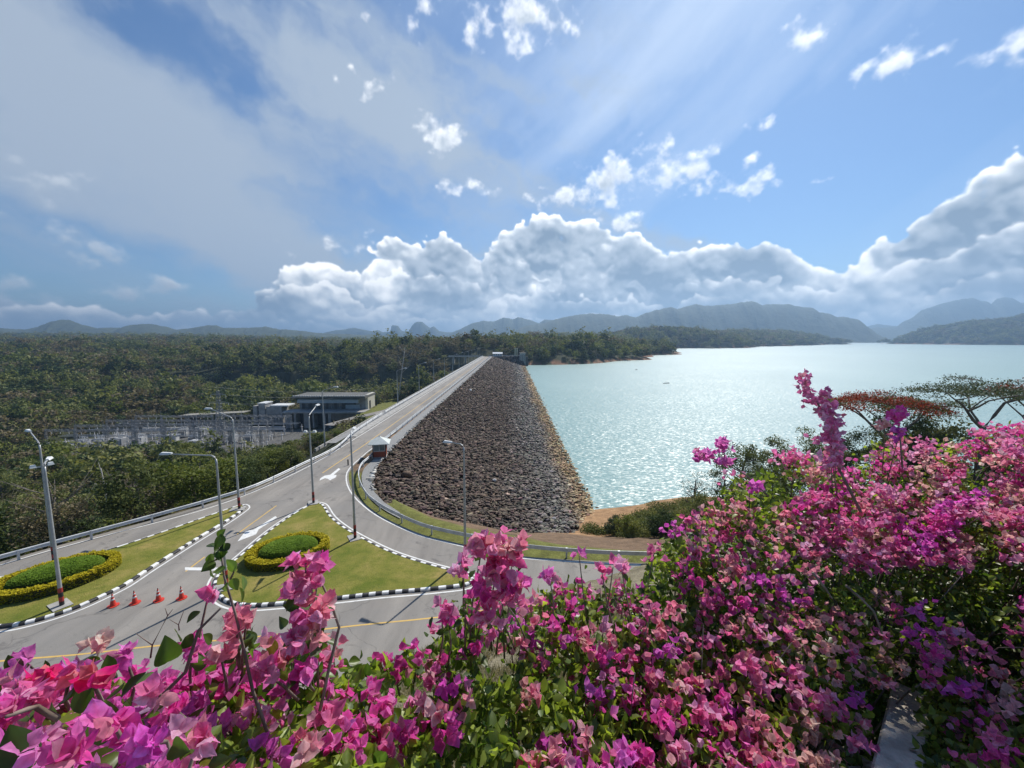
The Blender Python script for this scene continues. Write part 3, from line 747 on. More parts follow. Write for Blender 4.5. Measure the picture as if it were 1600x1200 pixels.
# ------------------------------------------------------------------ rock-fill dam
rough_rock = None
def mat_rock():
    m, t, out = new_mat('broken rock'); b = t.n('ShaderNodeBsdfPrincipled'); t.l(b.outputs[0], out.inputs[0])
    c = t.n('ShaderNodeAttribute', attribute_name='Col').outputs['Color']; co = pos(t, 'world')
    t.l(t.mix(1.0, c, t.ramp(t.noise(co, 3.0, 6, 0.7), [(0.25, (0.6, 0.6, 0.6)), (0.75, (1.4, 1.38, 1.35))]), 'MULTIPLY'), b.inputs['Base Color'])
    b.inputs['Roughness'].default_value = 0.85; b.inputs['Specular IOR Level'].default_value = 0.3
    bp = t.n('ShaderNodeBump'); bp.inputs['Strength'].default_value = 0.5; bp.inputs['Distance'].default_value = 0.08
    t.l(t.noise(co, 9, 4), bp.inputs['Height']); t.l(bp.outputs[0], b.inputs['Normal'])
    return m
M['rock'] = mat_rock()
def ico(sub):
    bm = bmesh.new(); bmesh.ops.create_icosphere(bm, subdivisions=sub, radius=1.0)
    v = np.array([q.co[:] for q in bm.verts]); f = np.array([[q.index for q in fc.verts] for fc in bm.faces]); bm.free(); return v, f
ICO1, ICO2 = ico(1), ico(2)
def rot_mats(n, rg, tilt=None):
    q = rg.normal(size=(n, 4)); q /= np.linalg.norm(q, axis=1, keepdims=True)
    w, x, y, z = q.T
    return np.stack([np.stack([1 - 2 * (y * y + z * z), 2 * (x * y - z * w), 2 * (x * z + y * w)], 1), np.stack([2 * (x * y + z * w), 1 - 2 * (x * x + z * z), 2 * (y * z - x * w)], 1), np.stack([2 * (x * z - y * w), 2 * (y * z + x * w), 1 - 2 * (x * x + y * y)], 1)], 1)
def rock_cloud(ctr, size, col, base, rg, squash=(1.22, 0.74, 0.42)):
    v, f = base; n = len(ctr); m = len(v)
    q = v[None] * (1 + rg.uniform(-0.28, 0.22, (n, m, 1)))
    q = q * np.array(squash)[None, None] * rg.uniform(0.8, 1.25, (n, 1, 3))
    Rm = rot_mats(n, rg); 
    # lie mostly flat: blend of random rotation and heading only
    a = rg.uniform(-0.9, 0.9, n) + 0.25; h = np.zeros((n, 3, 3)); h[:, 0, 0] = np.cos(a); h[:, 0, 1] = -np.sin(a); h[:, 1, 0] = np.sin(a); h[:, 1, 1] = np.cos(a); h[:, 2, 2] = 1
    flat = rg.random(n) < 0.75; tl = rg.uniform(-0.6, 0.6, n); tm = np.zeros((n, 3, 3)); tm[:, 0, 0] = 1; tm[:, 1, 1] = np.cos(tl); tm[:, 1, 2] = -np.sin(tl); tm[:, 2, 1] = np.sin(tl); tm[:, 2, 2] = np.cos(tl)
    h = h @ tm; Rm = np.where(flat[:, None, None], h, Rm)
    q = np.einsum('nij,nmj->nmi', Rm, q) * size[:, None, None] + ctr[:, None, :]
    F = (f[None] + (np.arange(n) * m)[:, None, None]).reshape(-1, 3)
    return q.reshape(-1, 3), F, np.repeat(col, m, 0)
def rock_colour(x, y, rg):
    n = len(x); d = 13.1 - x                        # metres up-slope from the water line
    dark = np.array([0.120, 0.090, 0.070]); grey = np.array([0.20, 0.185, 0.165]); tan = np.array([0.36, 0.26, 0.15])
    wob = (fbm(x / 5, y / 9, 51, 3) - 0.5) * 7
    g = 1 - sstep(5.0, 17, d + wob); tn = 1 - sstep(2.0, 6.5, d + wob * 0.6)
    c = dark * (1 - g[:, None]) + grey * g[:, None]; c = c * (1 - tn[:, None]) + tan * tn[:, None]
    c = c * np.exp(rg.normal(0, 0.30, (n, 1))) * (1 + rg.normal(0, 0.06, (n, 3)))
    pale = rg.random(n) < 0.02; c[pale] = c[pale] * 2.2
    return np.clip(c, 0.01, 0.7)
def build_dam():
    dam = empty('rock_dam', (0, 200, 0)); tag(dam, 'long dam of dark broken rock carrying the road along the lake', 'dam')
    v, f = cdt(slope_poly); n = len(v)
    me = bpy.data.meshes.new('embankment'); zt = [float(slope_z(x)) - 0.25 for x, y in v]
    bm = bmesh.new(); top = [bm.verts.new((x, y - 200, z)) for (x, y), z in zip(v, zt)]
    for t3 in f: bm.faces.new([top[i] for i in t3])
    bd = [e for e in bm.edges if len(e.link_faces) == 1]
    ex = bmesh.ops.extrude_edge_only(bm, edges=bd)
    for q in ex['geom']:
        if isinstance(q, bmesh.types.BMVert): q.co.z -= 2.0
    ca = bm.loops.layers.float_color.new('Col')
    for fc in bm.faces:
        for lp in fc.loops: lp[ca] = (0.045, 0.04, 0.038, 1)
    bm.to_mesh(me); bm.free(); me.materials.append(M['rock']); link('embankment', me, dam)
    rg = np.random.default_rng(11); V = []; F = []; Cc = []; off = 0
    for (ya, yb, dens, smin, smax, base) in ((40, 85, 9.5, 0.19, 0.40, ICO2), (85, 150, 5.8, 0.23, 0.47, ICO1), (150, 250, 2.8, 0.34, 0.64, ICO1), (250, 410, 1.0, 0.5, 0.95, ICO1)):
        A = (19 - ROCKX) * (yb - ya); k = int(A * dens)
        x = rg.uniform(ROCKX, 18, k); y = rg.uniform(ya, yb, k); m = inside(slope_poly, x, y); x, y = x[m], y[m]
        s = smin * 0.75 + (smax - smin * 0.75) * rg.random(len(x)) ** 2.2
        z = slope_z(x) - s * 0.12 + rg.normal(0, 0.08, len(x))
        v_, f_, c_ = rock_cloud(np.stack([x, y - 200, z], 1), s, rock_colour(x, y, rg), base, rg)
        V.append(v_); F.append(f_ + off); Cc.append(c_); off += len(v_)
    me = np_mesh('riprap', np.concatenate(V), np.concatenate(F), M['rock'], col=np.concatenate(Cc))
    o = link('riprap', me, dam); o['kind'] = 'stuff'
    # pale stones set along the crest edge
    rg = np.random.default_rng(5); path = resample([(ROCKX + 0.05, 300), (ROCKX + 0.05, 90)] + rock_edge + toe[1:4], 0.75)
    p = np.array([(x, y - 200, (-0.0 if y > 44.5 else float(slope_z(x)))) for x, y in path]); p[:, :2] += rg.normal(0, 0.06, (len(p), 2)); p[:, 2] += 0.05
    v_, f_, c_ = rock_cloud(p, rg.uniform(0.2, 0.36, len(p)), np.clip(np.array([0.46, 0.44, 0.40]) * np.exp(rg.normal(0, 0.3, (len(p), 1))), 0.1, 0.75), ICO1, rg)
    o = link('edging_stones', np_mesh('edging_stones', v_, f_, M['rock'], col=c_), dam); o['kind'] = 'stuff'
build_dam()
def boulder(px, s, c, lab, seed):
    x, y = on_slope(*px); rg = np.random.default_rng(seed)
    v_, f_, c_ = rock_cloud(np.zeros((1, 3)), np.array([s]), np.array([c]), ICO2, rg, (1, 0.9, 0.7))
    o = link('boulder', np_mesh('boulder', v_, f_, M['rock'], col=c_)); o.location = (x, y, float(slope_z(x)) + s * 0.35); tag(o, lab, 'boulder')
boulder((635, 743), 0.75, (0.15, 0.105, 0.075), 'round brown boulder among the dark rocks of the dam face below the booth', 3)
boulder((772, 751), 0.42, (0.62, 0.61, 0.58), 'single white stone among the dark rocks of the dam face', 4)
boulder((735, 610), 0.55, (0.7, 0.7, 0.68), 'small white block high on the far dam face', 6)

# ------------------------------------------------------------------ far end of the dam
def far_end():
    rg = np.random.default_rng(21)
    root = empty('rock_embankment', (0, 412, 0)); tag(root, 'dark rock spur closing the far end of the dam beside the lake', 'embankment')
    prof = [(-28, -0.1), (6.5, -0.1), (13.5, -9.9), (15, -10.6)]
    b = MB()
    X0, X1 = -24, 9
    b.face([(X0, -3, 0), (X1, -3, 0), (X1 + 5, -14, -10.5), (X0, -22, -10.5)]); b.face([(X0, -3, 0), (X0, 8, 0), (X1, 8, 0), (X1, -3, 0)]); b.face([(X1, -3, 0), (X1, 8, 0), (X1 + 6, 10, -10.5), (X1 + 5, -14, -10.5)])
    me = b.build('embankment_face', M['rock'], root); at = me.data.attributes.new('Col', 'FLOAT_COLOR', 'POINT'); at.data.foreach_set('color', np.tile([0.05, 0.045, 0.045, 1.0], len(me.data.vertices)).astype(np.float32))
    k = 900; u = rg.random(k); w = rg.random(k); xt = X0 + (X1 - X0) * u; xb = X0 + (X1 + 5 - X0) * u
    x = xt * (1 - w) + xb * w; y = -3 - (19 - 8 * u) * w; z = -10.5 * w
    c = np.array([0.075, 0.065, 0.062]) * np.exp(rg.normal(0, 0.3, (k, 1))); c[w > 0.8] *= np.array([2.2, 1.9, 1.6])
    v_, f_, c_ = rock_cloud(np.stack([x, y, z], 1), rg.uniform(0.5, 1.0, k), c, ICO1, rg)
    o = link('riprap', np_mesh('riprap', v_, f_, M['rock'], col=c_), root); o['kind'] = 'stuff'
    b = MB(); b.box((-7, 5.6, 0.55), (34, 0.4, 1.1)); b.build('parapet', M['concrete'], root)
    # intake block
    r = empty('intake_tower', (10.4, 407, 0)); tag(r, 'square grey concrete intake block at the far waterline', 'intake tower')
    b = MB(); b.box((0, 0, -3.6), (5.8, 6, 13.6), taper=0.98); b.build('shaft', M['concrete'], r)
    b = MB(); b.box((0, 0, 3.4), (6.2, 6.4, 0.4)); b.build('roof_slab', M['concrete'], r)
    b = MB(); b.box((4.3, 0.5, -5.2), (2.6, 4, 10.4), taper=0.8); b.build('side_pier', mat_simple('dark concrete', (0.06, 0.06, 0.06), (0.1, 0.1, 0.095), 0.8, 1), r)  # side pier in a darker concrete tone than the block
    b = MB()
    for k in range(3): b.box((-1.6 + k * 1.6, -3.03, -2), (0.5, 0.1, 7))
    b.build('gate_slot', mat_simple('gate shadow steel', (0.13, 0.13, 0.125), None, 0.8), r)
    cream = mat_simple('cream painted concrete', (0.55, 0.52, 0.38), (0.48, 0.45, 0.33), 0.7, 1)
    for k, (x, lab) in enumerate(((3.1, 'left one of two slim cream hoist towers on the far end of the dam'), (5.1, 'right one of two slim cream hoist towers on the far end of the dam'))):
        r = empty('hoist_tower', (x, 410, 0)); tag(r, lab, 'tower', 'hoist towers at the far end of the dam')
        b = MB(); b.box((0, 0, 3.9), (1.1, 1.6, 7.8), taper=0.94); b.build('tower_shaft', cream, r)
        b = MB(); b.box((0, 0, 7.95), (1.5, 2.0, 0.3)); b.build('tower_cap', cream, r)
    wht = mat_simple('white wall', (0.72, 0.73, 0.72), (0.62, 0.63, 0.62), 0.7, 0.6); rfm = mat_simple('white roof sheet', (0.74, 0.75, 0.76), None, 0.5); dk = mat_simple('dark opening', (0.05, 0.055, 0.06), None, 0.3)
    def house(name, loc, sx, sy, h, lab, rz=0.0, nwin=4):
        r = empty(name, loc, rz); tag(r, lab, 'building')
        b = MB(); b.box((0, 0, h / 2), (sx, sy, h)); b.build('wall', wht, r)
        b = MB(); o_ = 0.5; z0 = h; e = 0.28 * sy
        A = [(-sx / 2 - o_, -sy / 2 - o_, z0), (sx / 2 + o_, -sy / 2 - o_, z0), (sx / 2 + o_, sy / 2 + o_, z0), (-sx / 2 - o_, sy / 2 + o_, z0)]
        B0, B1 = (-sx / 2 - o_, 0, z0 + e), (sx / 2 + o_, 0, z0 + e)
        b.face([A[0], A[1], B1, B0]); b.face([A[2], A[3], B0, B1]); b.face([A[1], A[2], B1]); b.face([A[3], A[0], B0]); b.face(A[::-1]); b.build('roof', rfm, r)
        for k in range(nwin):
            b = MB(); b.box((-sx / 2 + sx * (k + 0.5) / nwin, -sy / 2 - 0.02, h * 0.55), (sx / nwin * 0.5, 0.06, h * 0.4)); b.build('window', dk, r)
        return r
    house('gatehouse', (-14.5, 414, 0.0), 9, 5, 2.6, 'white flat gatehouse beside the far end of the crest road')
    house('hill_house', (38, 520, 11.5), 7, 5, 2.0, 'small white house on the wooded slope above the far lake shore')
    house('villa', (-108, 500, 8.5), 9, 6, 3.0, 'white house half hidden on the wooded ridge left of the dam end')
    # bridge deck to the left of the crest end
    r = empty('bridge', (-46, 409, 0)); tag(r, 'thin pale bridge deck running left from the far end of the crest', 'bridge')
    b = MB(); b.box((0, 0, -0.2), (34, 5, 0.7)); b.build('deck', M['concrete'], r)
    b = MB(); b.box((0, -2.4, 0.65), (34, 0.15, 0.9)); b.build('parapet', M['concrete'], r)
    for x in (-12, 0, 12): b = MB(); b.box((x, 0, -6.5), (1.2, 3.5, 12)); b.build('pier', M['concrete'], r)
far_end()
# ------------------------------------------------------------------ vegetation
def leaf_cards(ctr, size, rg, aspect=0.6, up=0.35, tint=None, bend=0.0):
    """one small quad (leaf or spray of leaves) at each centre"""
    n = len(ctr); d = rg.normal(size=(n, 3)); d /= np.linalg.norm(d, axis=1, keepdims=True)
    nr = rg.normal(size=(n, 3)); nr[:, 2] += up * 2.0; nr /= np.linalg.norm(nr, axis=1, keepdims=True)
    a = np.cross(d, nr); a /= np.maximum(np.linalg.norm(a, axis=1, keepdims=True), 1e-6); b = np.cross(nr, a)
    s = size[:, None] if np.ndim(size) else size
    a = a * s * 0.5; b = b * s * 0.5 * aspect
    v = np.stack([ctr - a, ctr + b * 1.0, ctr + a, ctr - b * 1.0], 1)
    f = np.arange(n * 4).reshape(n, 4)
    t = rg.random(n) if tint is None else tint
    return v.reshape(-1, 3), f, np.repeat(t, 4)
def crown_points(rg, clumps, per, rx, rz, z0, clump_r, hollow=0.55, flat_bottom=0.3):
    """clumps spread through a crown of half-width rx and half-height rz centred at z0"""
    C = []; T = []
    k = 0
    while k < clumps:
        p = rg.normal(size=3); p /= np.linalg.norm(p); p *= (hollow + (1 - hollow) * rg.random()) 
        if p[2] < -flat_bottom - 0.3 * rg.random(): continue
        c = np.array([p[0] * rx, p[1] * rx, z0 + p[2] * rz]); r = clump_r * rg.uniform(0.6, 1.25); m = int(per * rg.uniform(0.6, 1.3))
        q = rg.normal(size=(m, 3)); q /= np.linalg.norm(q, axis=1, keepdims=True); q *= (rg.random((m, 1)) ** 0.45) * r * np.array([1.1, 1.1, 0.72])
        C.append(c + q); T.append(np.clip(rg.normal(0.5, 0.16) + rg.normal(0, 0.14, m), 0, 1)); k += 1
    return np.concatenate(C), np.concatenate(T)
GREENS = [(0.0, (0.072, 0.094, 0.034)), (0.35, (0.128, 0.152, 0.050)), (0.65, (0.185, 0.203, 0.070)), (1.0, (0.265, 0.26, 0.10))]
M['leaf_mixed'] = mat_leaf('mixed green leaves', GREENS, 0.30)
M['leaf_yellow'] = mat_leaf('yellow green leaves', [(0.0, (0.09, 0.12, 0.026)), (0.5, (0.165, 0.195, 0.045)), (1.0, (0.26, 0.26, 0.08))], 0.4)
M['leaf_dull'] = mat_leaf('dull dry leaves', [(0.0, (0.10, 0.085, 0.050)), (0.5, (0.175, 0.145, 0.085)), (1.0, (0.25, 0.21, 0.13))], 0.3)
M['leaf_dark'] = mat_leaf('dark evergreen leaves', [(0.0, (0.032, 0.052, 0.022)), (0.5, (0.058, 0.088, 0.034)), (1.0, (0.105, 0.135, 0.048))], 0.28)
M['leaf_red'] = mat_leaf('red flame tree blossom', [(0.0, (0.07, 0.045, 0.02)), (0.3, (0.20, 0.035, 0.018)), (0.6, (0.36, 0.045, 0.022)), (1.0, (0.48, 0.085, 0.035))], 0.30, objvar=0.0)
M['bark'] = mat_simple('grey brown bark', (0.10, 0.085, 0.07), (0.20, 0.175, 0.15), 0.9, 4, bump=0.4)
M['bark_pale'] = mat_simple('pale bark', (0.30, 0.28, 0.25), (0.45, 0.43, 0.40), 0.85, 4, bump=0.3)
def trunk_mesh(h, r, rg, limbs=5, spread=2.5, top=None, lean=0.06):
    b = MB(); a = rg.uniform(0, 6.28); q = [(0, 0, -1.0)]
    for k in range(1, 5): t = k / 4; q.append((math.cos(a) * lean * h * t * t + rg.normal() * 0.05 * h * 0.3 * t, math.sin(a) * lean * h * t * t, h * t))
    b.tube(q, [r * 1.25, r, r * 0.8, r * 0.6, r * 0.35], 7)
    for i in range(limbs):
        t = rg.uniform(0.4, 0.9); s = Vector(q[0]).lerp(Vector(q[-1]), t) if False else Vector((q[2][0], q[2][1], h * t)); an = 6.28 * i / limbs + rg.uniform(-0.4, 0.4)
        L = spread * rg.uniform(0.6, 1.0); e = s + Vector((math.cos(an) * L, math.sin(an) * L, L * rg.uniform(0.35, 0.9))); mid = s.lerp(e, 0.5) + Vector((0, 0, -0.08 * L))
        b.tube([s, mid, e], [r * 0.45, r * 0.3, r * 0.12], 5)
        e2 = e + Vector((math.cos(an + 0.7) * L * 0.5, math.sin(an + 0.7) * L * 0.5, L * 0.4)); b.tube([mid, e2], [r * 0.25, r * 0.08], 4)
    return b
def tree_proto(kind, seed):
    """meshes of one tree about 10 m tall: (trunk mesh, crown mesh)"""
    rg = np.random.default_rng(seed)
    if kind == 'broad': P_, T = crown_points(rg, 28, 130, 3.6, 3.6, 5.6, 1.45, 0.5, 0.7); m, lf = 'leaf_mixed', 0.37; tb = trunk_mesh(7, 0.20, rg)
    elif kind == 'dense': P_, T = crown_points(rg, 30, 125, 3.3, 3.9, 5.4, 1.35, 0.55, 0.8); m, lf = 'leaf_dark', 0.36; tb = trunk_mesh(6.5, 0.22, rg)
    elif kind == 'bushy': P_, T = crown_points(rg, 28, 130, 3.4, 3.6, 5.0, 1.4, 0.5, 0.9); m, lf = 'leaf_yellow', 0.34; tb = trunk_mesh(5.5, 0.16, rg)
    elif kind == 'dry': P_, T = crown_points(rg, 26, 95, 3.3, 3.8, 5.8, 1.3, 0.45, 0.8); m, lf = 'leaf_dull', 0.28; tb = trunk_mesh(8, 0.18, rg, 9, 3.4)
    elif kind == 'tall': P_, T = crown_points(rg, 24, 110, 2.4, 4.2, 6.6, 1.25, 0.5, 0.7); m, lf = 'leaf_mixed', 0.34; tb = trunk_mesh(9, 0.17, rg, 6, 2.0)
    v, f, t = leaf_cards(P_, lf * rg.uniform(0.6, 1.4, len(P_)), rg, 0.62, 0.45, T)
    crown = np_mesh('crown', v, f, M[m], attrs={'tint': t})
    o = tb.build('trunk', M['bark']); me = o.data; bpy.data.objects.remove(o)
    return me, crown
KINDS = {'broad': 'green round-headed tree', 'dense': 'dark green dense tree', 'bushy': 'yellow-green bushy tree', 'dry': 'brownish thin-leaved tree', 'tall': 'slender upright green tree'}
PROTO = {k: [tree_proto(k, 100 + 13 * i + j) for j in range(2)] for i, k in enumerate(KINDS)}
def place_tree(kind, var, x, y, z, hs, ws, rz, label, group, cat='tree', name='tree', ptr=None):
    r = empty(name, (x, y, z), rz); r.scale = (ws, ws, hs); tag(r, label, cat, group)
    tm, cm = (ptr or PROTO[kind][var]); link('trunk', tm, r); link('crown', cm, r)
    return r
def project(x, y, z):
    dy, dz = y, z - CAMZ
    zc = dy * math.cos(PITCH) - dz * math.sin(PITCH); v = dy * math.sin(PITCH) + dz * math.cos(PITCH)
    return 800 + 640 * x / zc, 600 - 640 * v / zc
TOPX = [-200, 0, 60, 100, 150, 235, 250, 300, 310, 400, 420, 470, 520, 545, 580, 640]; TOPY = [700, 688, 684, 700, 708, 708, 682, 684, 706, 700, 690, 682, 668, 672, 676, 668]
def woods():
    rg = np.random.default_rng(77); placed = []
    cand = np.stack([rg.uniform(-150, -29, 9000), rg.uniform(18, 168, 9000)], 1)
    cand = cand[np.argsort(np.hypot(cand[:, 0], cand[:, 1]))]
    zz = H(cand[:, 0], cand[:, 1]); n = 0
    for (x, y), z in zip(cand, zz):
        dl = float(np.interp(y, LY, LX)) - x
        if dl < 5.2 or (y > 62 and dl < 7.5): continue
        px, py = project(x, y, z + 8)
        if px < -70 or px > 640: continue
        if y > 120 and x > -62: continue
        sp = 4.7 if y < 70 else 6.2
        if any((x - a) ** 2 + (y - b) ** 2 < sp * sp for a, b in placed): continue
        lim = float(np.interp(px, TOPX, TOPY)) + rg.uniform(-3, 16)
        d = ray(px, lim); ztop = CAMZ + d[2] * (y / d[1]); hmax = ztop - z
        h = min(rg.uniform(7.5, 13.5), hmax)
        if h < 3.2: continue
        if y < 55 and h > 10: h = rg.uniform(7, 10)
        placed.append((x, y))
        u = fbm(x / 22, y / 22, 90, 3); 
        k = rg.choice(['broad', 'bushy', 'dry', 'dense', 'tall'], p=[0.33, 0.27, 0.17, 0.13, 0.10])
        if 236 < px < 310 and lim < 690: k = 'bushy'
        ws = np.clip(h / 9.5, 0.5, 1.25) * rg.uniform(0.9, 1.2)
        wh = 'beyond the oval hedge lamps' if px < 130 else 'below the middle stretch of left guardrail' if px < 300 else 'below the guardrail near the left island tip' if px < 420 else 'below the bend toward the dam crest'
        row = 'close under the rail' if dl < 12 else 'on the lower slope' if dl < 40 else 'on the valley floor'
        place_tree(k, int(rg.integers(0, 2)), x, y, z - 0.15, h / 10.0, ws, rg.uniform(0, 6.28), '%s %s, %s' % (KINDS[k], wh, row), 'trees in the woods below the road: %s %s %s' % (k, wh, row)); n += 1
    print('woods', n)
woods()

# bare dead trunks
def dead_tree(px, ytop_px, ybase, label, lean=0.0, r=0.18):
    x, y = px; b = MB(); z0 = float(H(np.array([x]), np.array([y]))[0]); h = ytop_px
    b.tube([(0, 0, -0.5), (lean * h * 0.5, 0.1, h * 0.5), (lean * h, 0, h)], [r, r * 0.75, r * 0.35], 7)
    for k in range(5):
        t = 0.55 + 0.09 * k; a = k * 2.2; L = h * 0.16
        b.tube([(lean * h * t, 0, h * t), (lean * h * t + math.cos(a) * L, math.sin(a) * L, h * t + L * 0.9)], [r * 0.3, r * 0.1], 5)
    o = b.build('dead_tree', M['bark_pale'], smooth=True); o.location = (x, y, z0); tag(o, label, 'dead tree')
dead_tree((-95.0, 93.0), 17, 0, 'tall bare pale trunk standing above the woods left of the switchyard', -0.06, 0.22)
dead_tree((-34.5, 122.0), 17, 0, 'leaning bare pale trunk beside the dam crest lamps', 0.16, 0.2)

# ------------------------------------------------------------------ forest that reads as one mass (instanced on the land)
def forest():
    rg = np.random.default_rng(5)
    pc = bpy.data.collections.new('forest kinds'); names = []
    for i, (m, nq, rz, tall) in enumerate((('leaf_mixed', 170, 0.75, 0.9), ('leaf_dark', 190, 0.85, 0.95), ('leaf_yellow', 170, 0.7, 0.8), ('leaf_dull', 130, 0.8, 0.95), ('leaf_mixed', 150, 1.1, 1.3), ('leaf_dark', 150, 0.6, 0.7))):
        P_, T = crown_points(rg, 16, nq // 9, 0.48, 0.42 * rz / 0.75, tall * 0.62, 0.24, 0.45, 0.8)
        v, f, t = leaf_cards(P_, 0.125 * rg.uniform(0.6, 1.4, len(P_)), rg, 0.75, 0.6, T)
        me = np_mesh('crown', v, f, M[m], attrs={'tint': t}); o = bpy.data.objects.new('kind%d' % i, me); pc.objects.link(o)
    XS = []; YS = []; SS = []
    for r0, r1, sp in ((160, 300, 5.4), (300, 480, 6.4), (480, 900, 8.5), (900, 1800, 12.5), (1800, 3600, 20)):
        n = int((r1 * r1 - r0 * r0) * R(118) / 2 / (sp * sp) * 1.15)
        r = np.sqrt(rg.uniform(r0 * r0, r1 * r1, n)); a = R(1) * rg.uniform(-58, 60, n); XS.append(r * np.sin(a)); YS.append(r * np.cos(a)); SS.append(np.full(n, sp))
    X = np.concatenate(XS); Y = np.concatenate(YS); S = np.concatenate(SS); Z = H(X, Y); r = np.hypot(X, Y); az = np.degrees(np.arctan2(X, Y))
    lx = np.interp(Y, LY, LX)
    keep = np.ones(len(X), bool)
    keep &= ~((Y < Y1 + 14) & (X > lx - 9))                                 # dam, road, lake
    keep &= ~((r < 400) & (X > -62))
    keep &= ~((X > -25) & (Z < WATER + np.where(r < 1200, 2.6, 2.0)))       # shore band stays bare
    keep &= ~((X > -210) & (X < -97) & (Y > 158) & (Y < 216))               # switchyard
    keep &= ~((X > -128) & (X < -55) & (Y > 176) & (Y < 250))               # power house bench
    keep &= ~((X > -150) & (X < -100) & (Y > 205) & (Y < 232))
    keep &= ~((np.abs(X + 492 + (Y - 430) * 0.2) < 30) & (np.abs(Y - 425) < 14))
    keep &= ~((np.abs(X + 46) < 20) & (np.abs(Y - 409) < 12)) & ~((X > -30) & (X < 12) & (np.abs(Y - 412) < 16))
    keep &= ~((np.abs(X - 38) < 7) & (np.abs(Y - 513) < 9)) & ~((np.abs(X + 108) < 8) & (np.abs(Y - 491) < 9))
    keep &= (fbm(X / 60, Y / 60, 61, 3) + rg.uniform(-0.2, 0.2, len(X))) > 0.27
    keep &= ~((r < 170) & (X > -150) & (Y < 168))
    X, Y, Z, S, az, r = X[keep], Y[keep], Z[keep], S[keep], az[keep], r[keep]; n = len(X); print('forest', n)
    sc_ = S * rg.uniform(1.0, 1.75, n) * (0.75 + 0.5 * vnoise(X / 25, Y / 25, 8)); sc_ = np.where(rg.random(n) < 0.05, sc_ * 1.55, sc_)
    hgt = np.minimum(sc_ * rg.uniform(0.75, 1.25, n), 22)
    patch = fbm(X / 45, Y / 45, 66, 3) + rg.normal(0, 0.13, n)
    idx = np.digitize(patch, [0.36, 0.45, 0.53, 0.60, 0.68]); idx = np.array([3, 0, 1, 4, 2, 5])[idx]
    me = bpy.data.meshes.new('forest'); me.vertices.add(n); me.vertices.foreach_set('co', np.stack([X, Y, Z - 0.4], 1).astype(np.float32).ravel())
    a = me.attributes.new('idx', 'INT', 'POINT'); a.data.foreach_set('value', idx.astype(np.int32))
    a = me.attributes.new('siz', 'FLOAT_VECTOR', 'POINT'); a.data.foreach_set('vector', np.stack([sc_, sc_, hgt], 1).astype(np.float32).ravel())
    a = me.attributes.new('turn', 'FLOAT_VECTOR', 'POINT'); a.data.foreach_set('vector', np.stack([np.zeros(n), np.zeros(n), rg.uniform(0, 6.28, n)], 1).astype(np.float32).ravel())
    o = link('forest', me); o['kind'] = 'stuff'
    ng = bpy.data.node_groups.new('plant', 'GeometryNodeTree'); ng.interface.new_socket('Geometry', in_out='INPUT', socket_type='NodeSocketGeometry'); ng.interface.new_socket('Geometry', in_out='OUTPUT', socket_type='NodeSocketGeometry')
    N = ng.nodes; L = ng.links; gi = N.new('NodeGroupInput'); go = N.new('NodeGroupOutput'); ip = N.new('GeometryNodeInstanceOnPoints'); ci = N.new('GeometryNodeCollectionInfo')
    ci.inputs['Collection'].default_value = pc; ci.inputs['Separate Children'].default_value = True; ci.inputs['Reset Children'].default_value = True
    L.new(gi.outputs[0], ip.inputs['Points']); L.new(ci.outputs[0], ip.inputs['Instance']); ip.inputs['Pick Instance'].default_value = True
    for an, ty, sock in (('idx', 'INT', 'Instance Index'), ('turn', 'FLOAT_VECTOR', 'Rotation'), ('siz', 'FLOAT_VECTOR', 'Scale')):
        na = N.new('GeometryNodeInputNamedAttribute'); na.data_type = ty; na.inputs['Name'].default_value = an; L.new(na.outputs['Attribute'], ip.inputs[sock])
    L.new(ip.outputs[0], go.inputs[0]); md = o.modifiers.new('plant', 'NODES'); md.node_group = ng
forest()

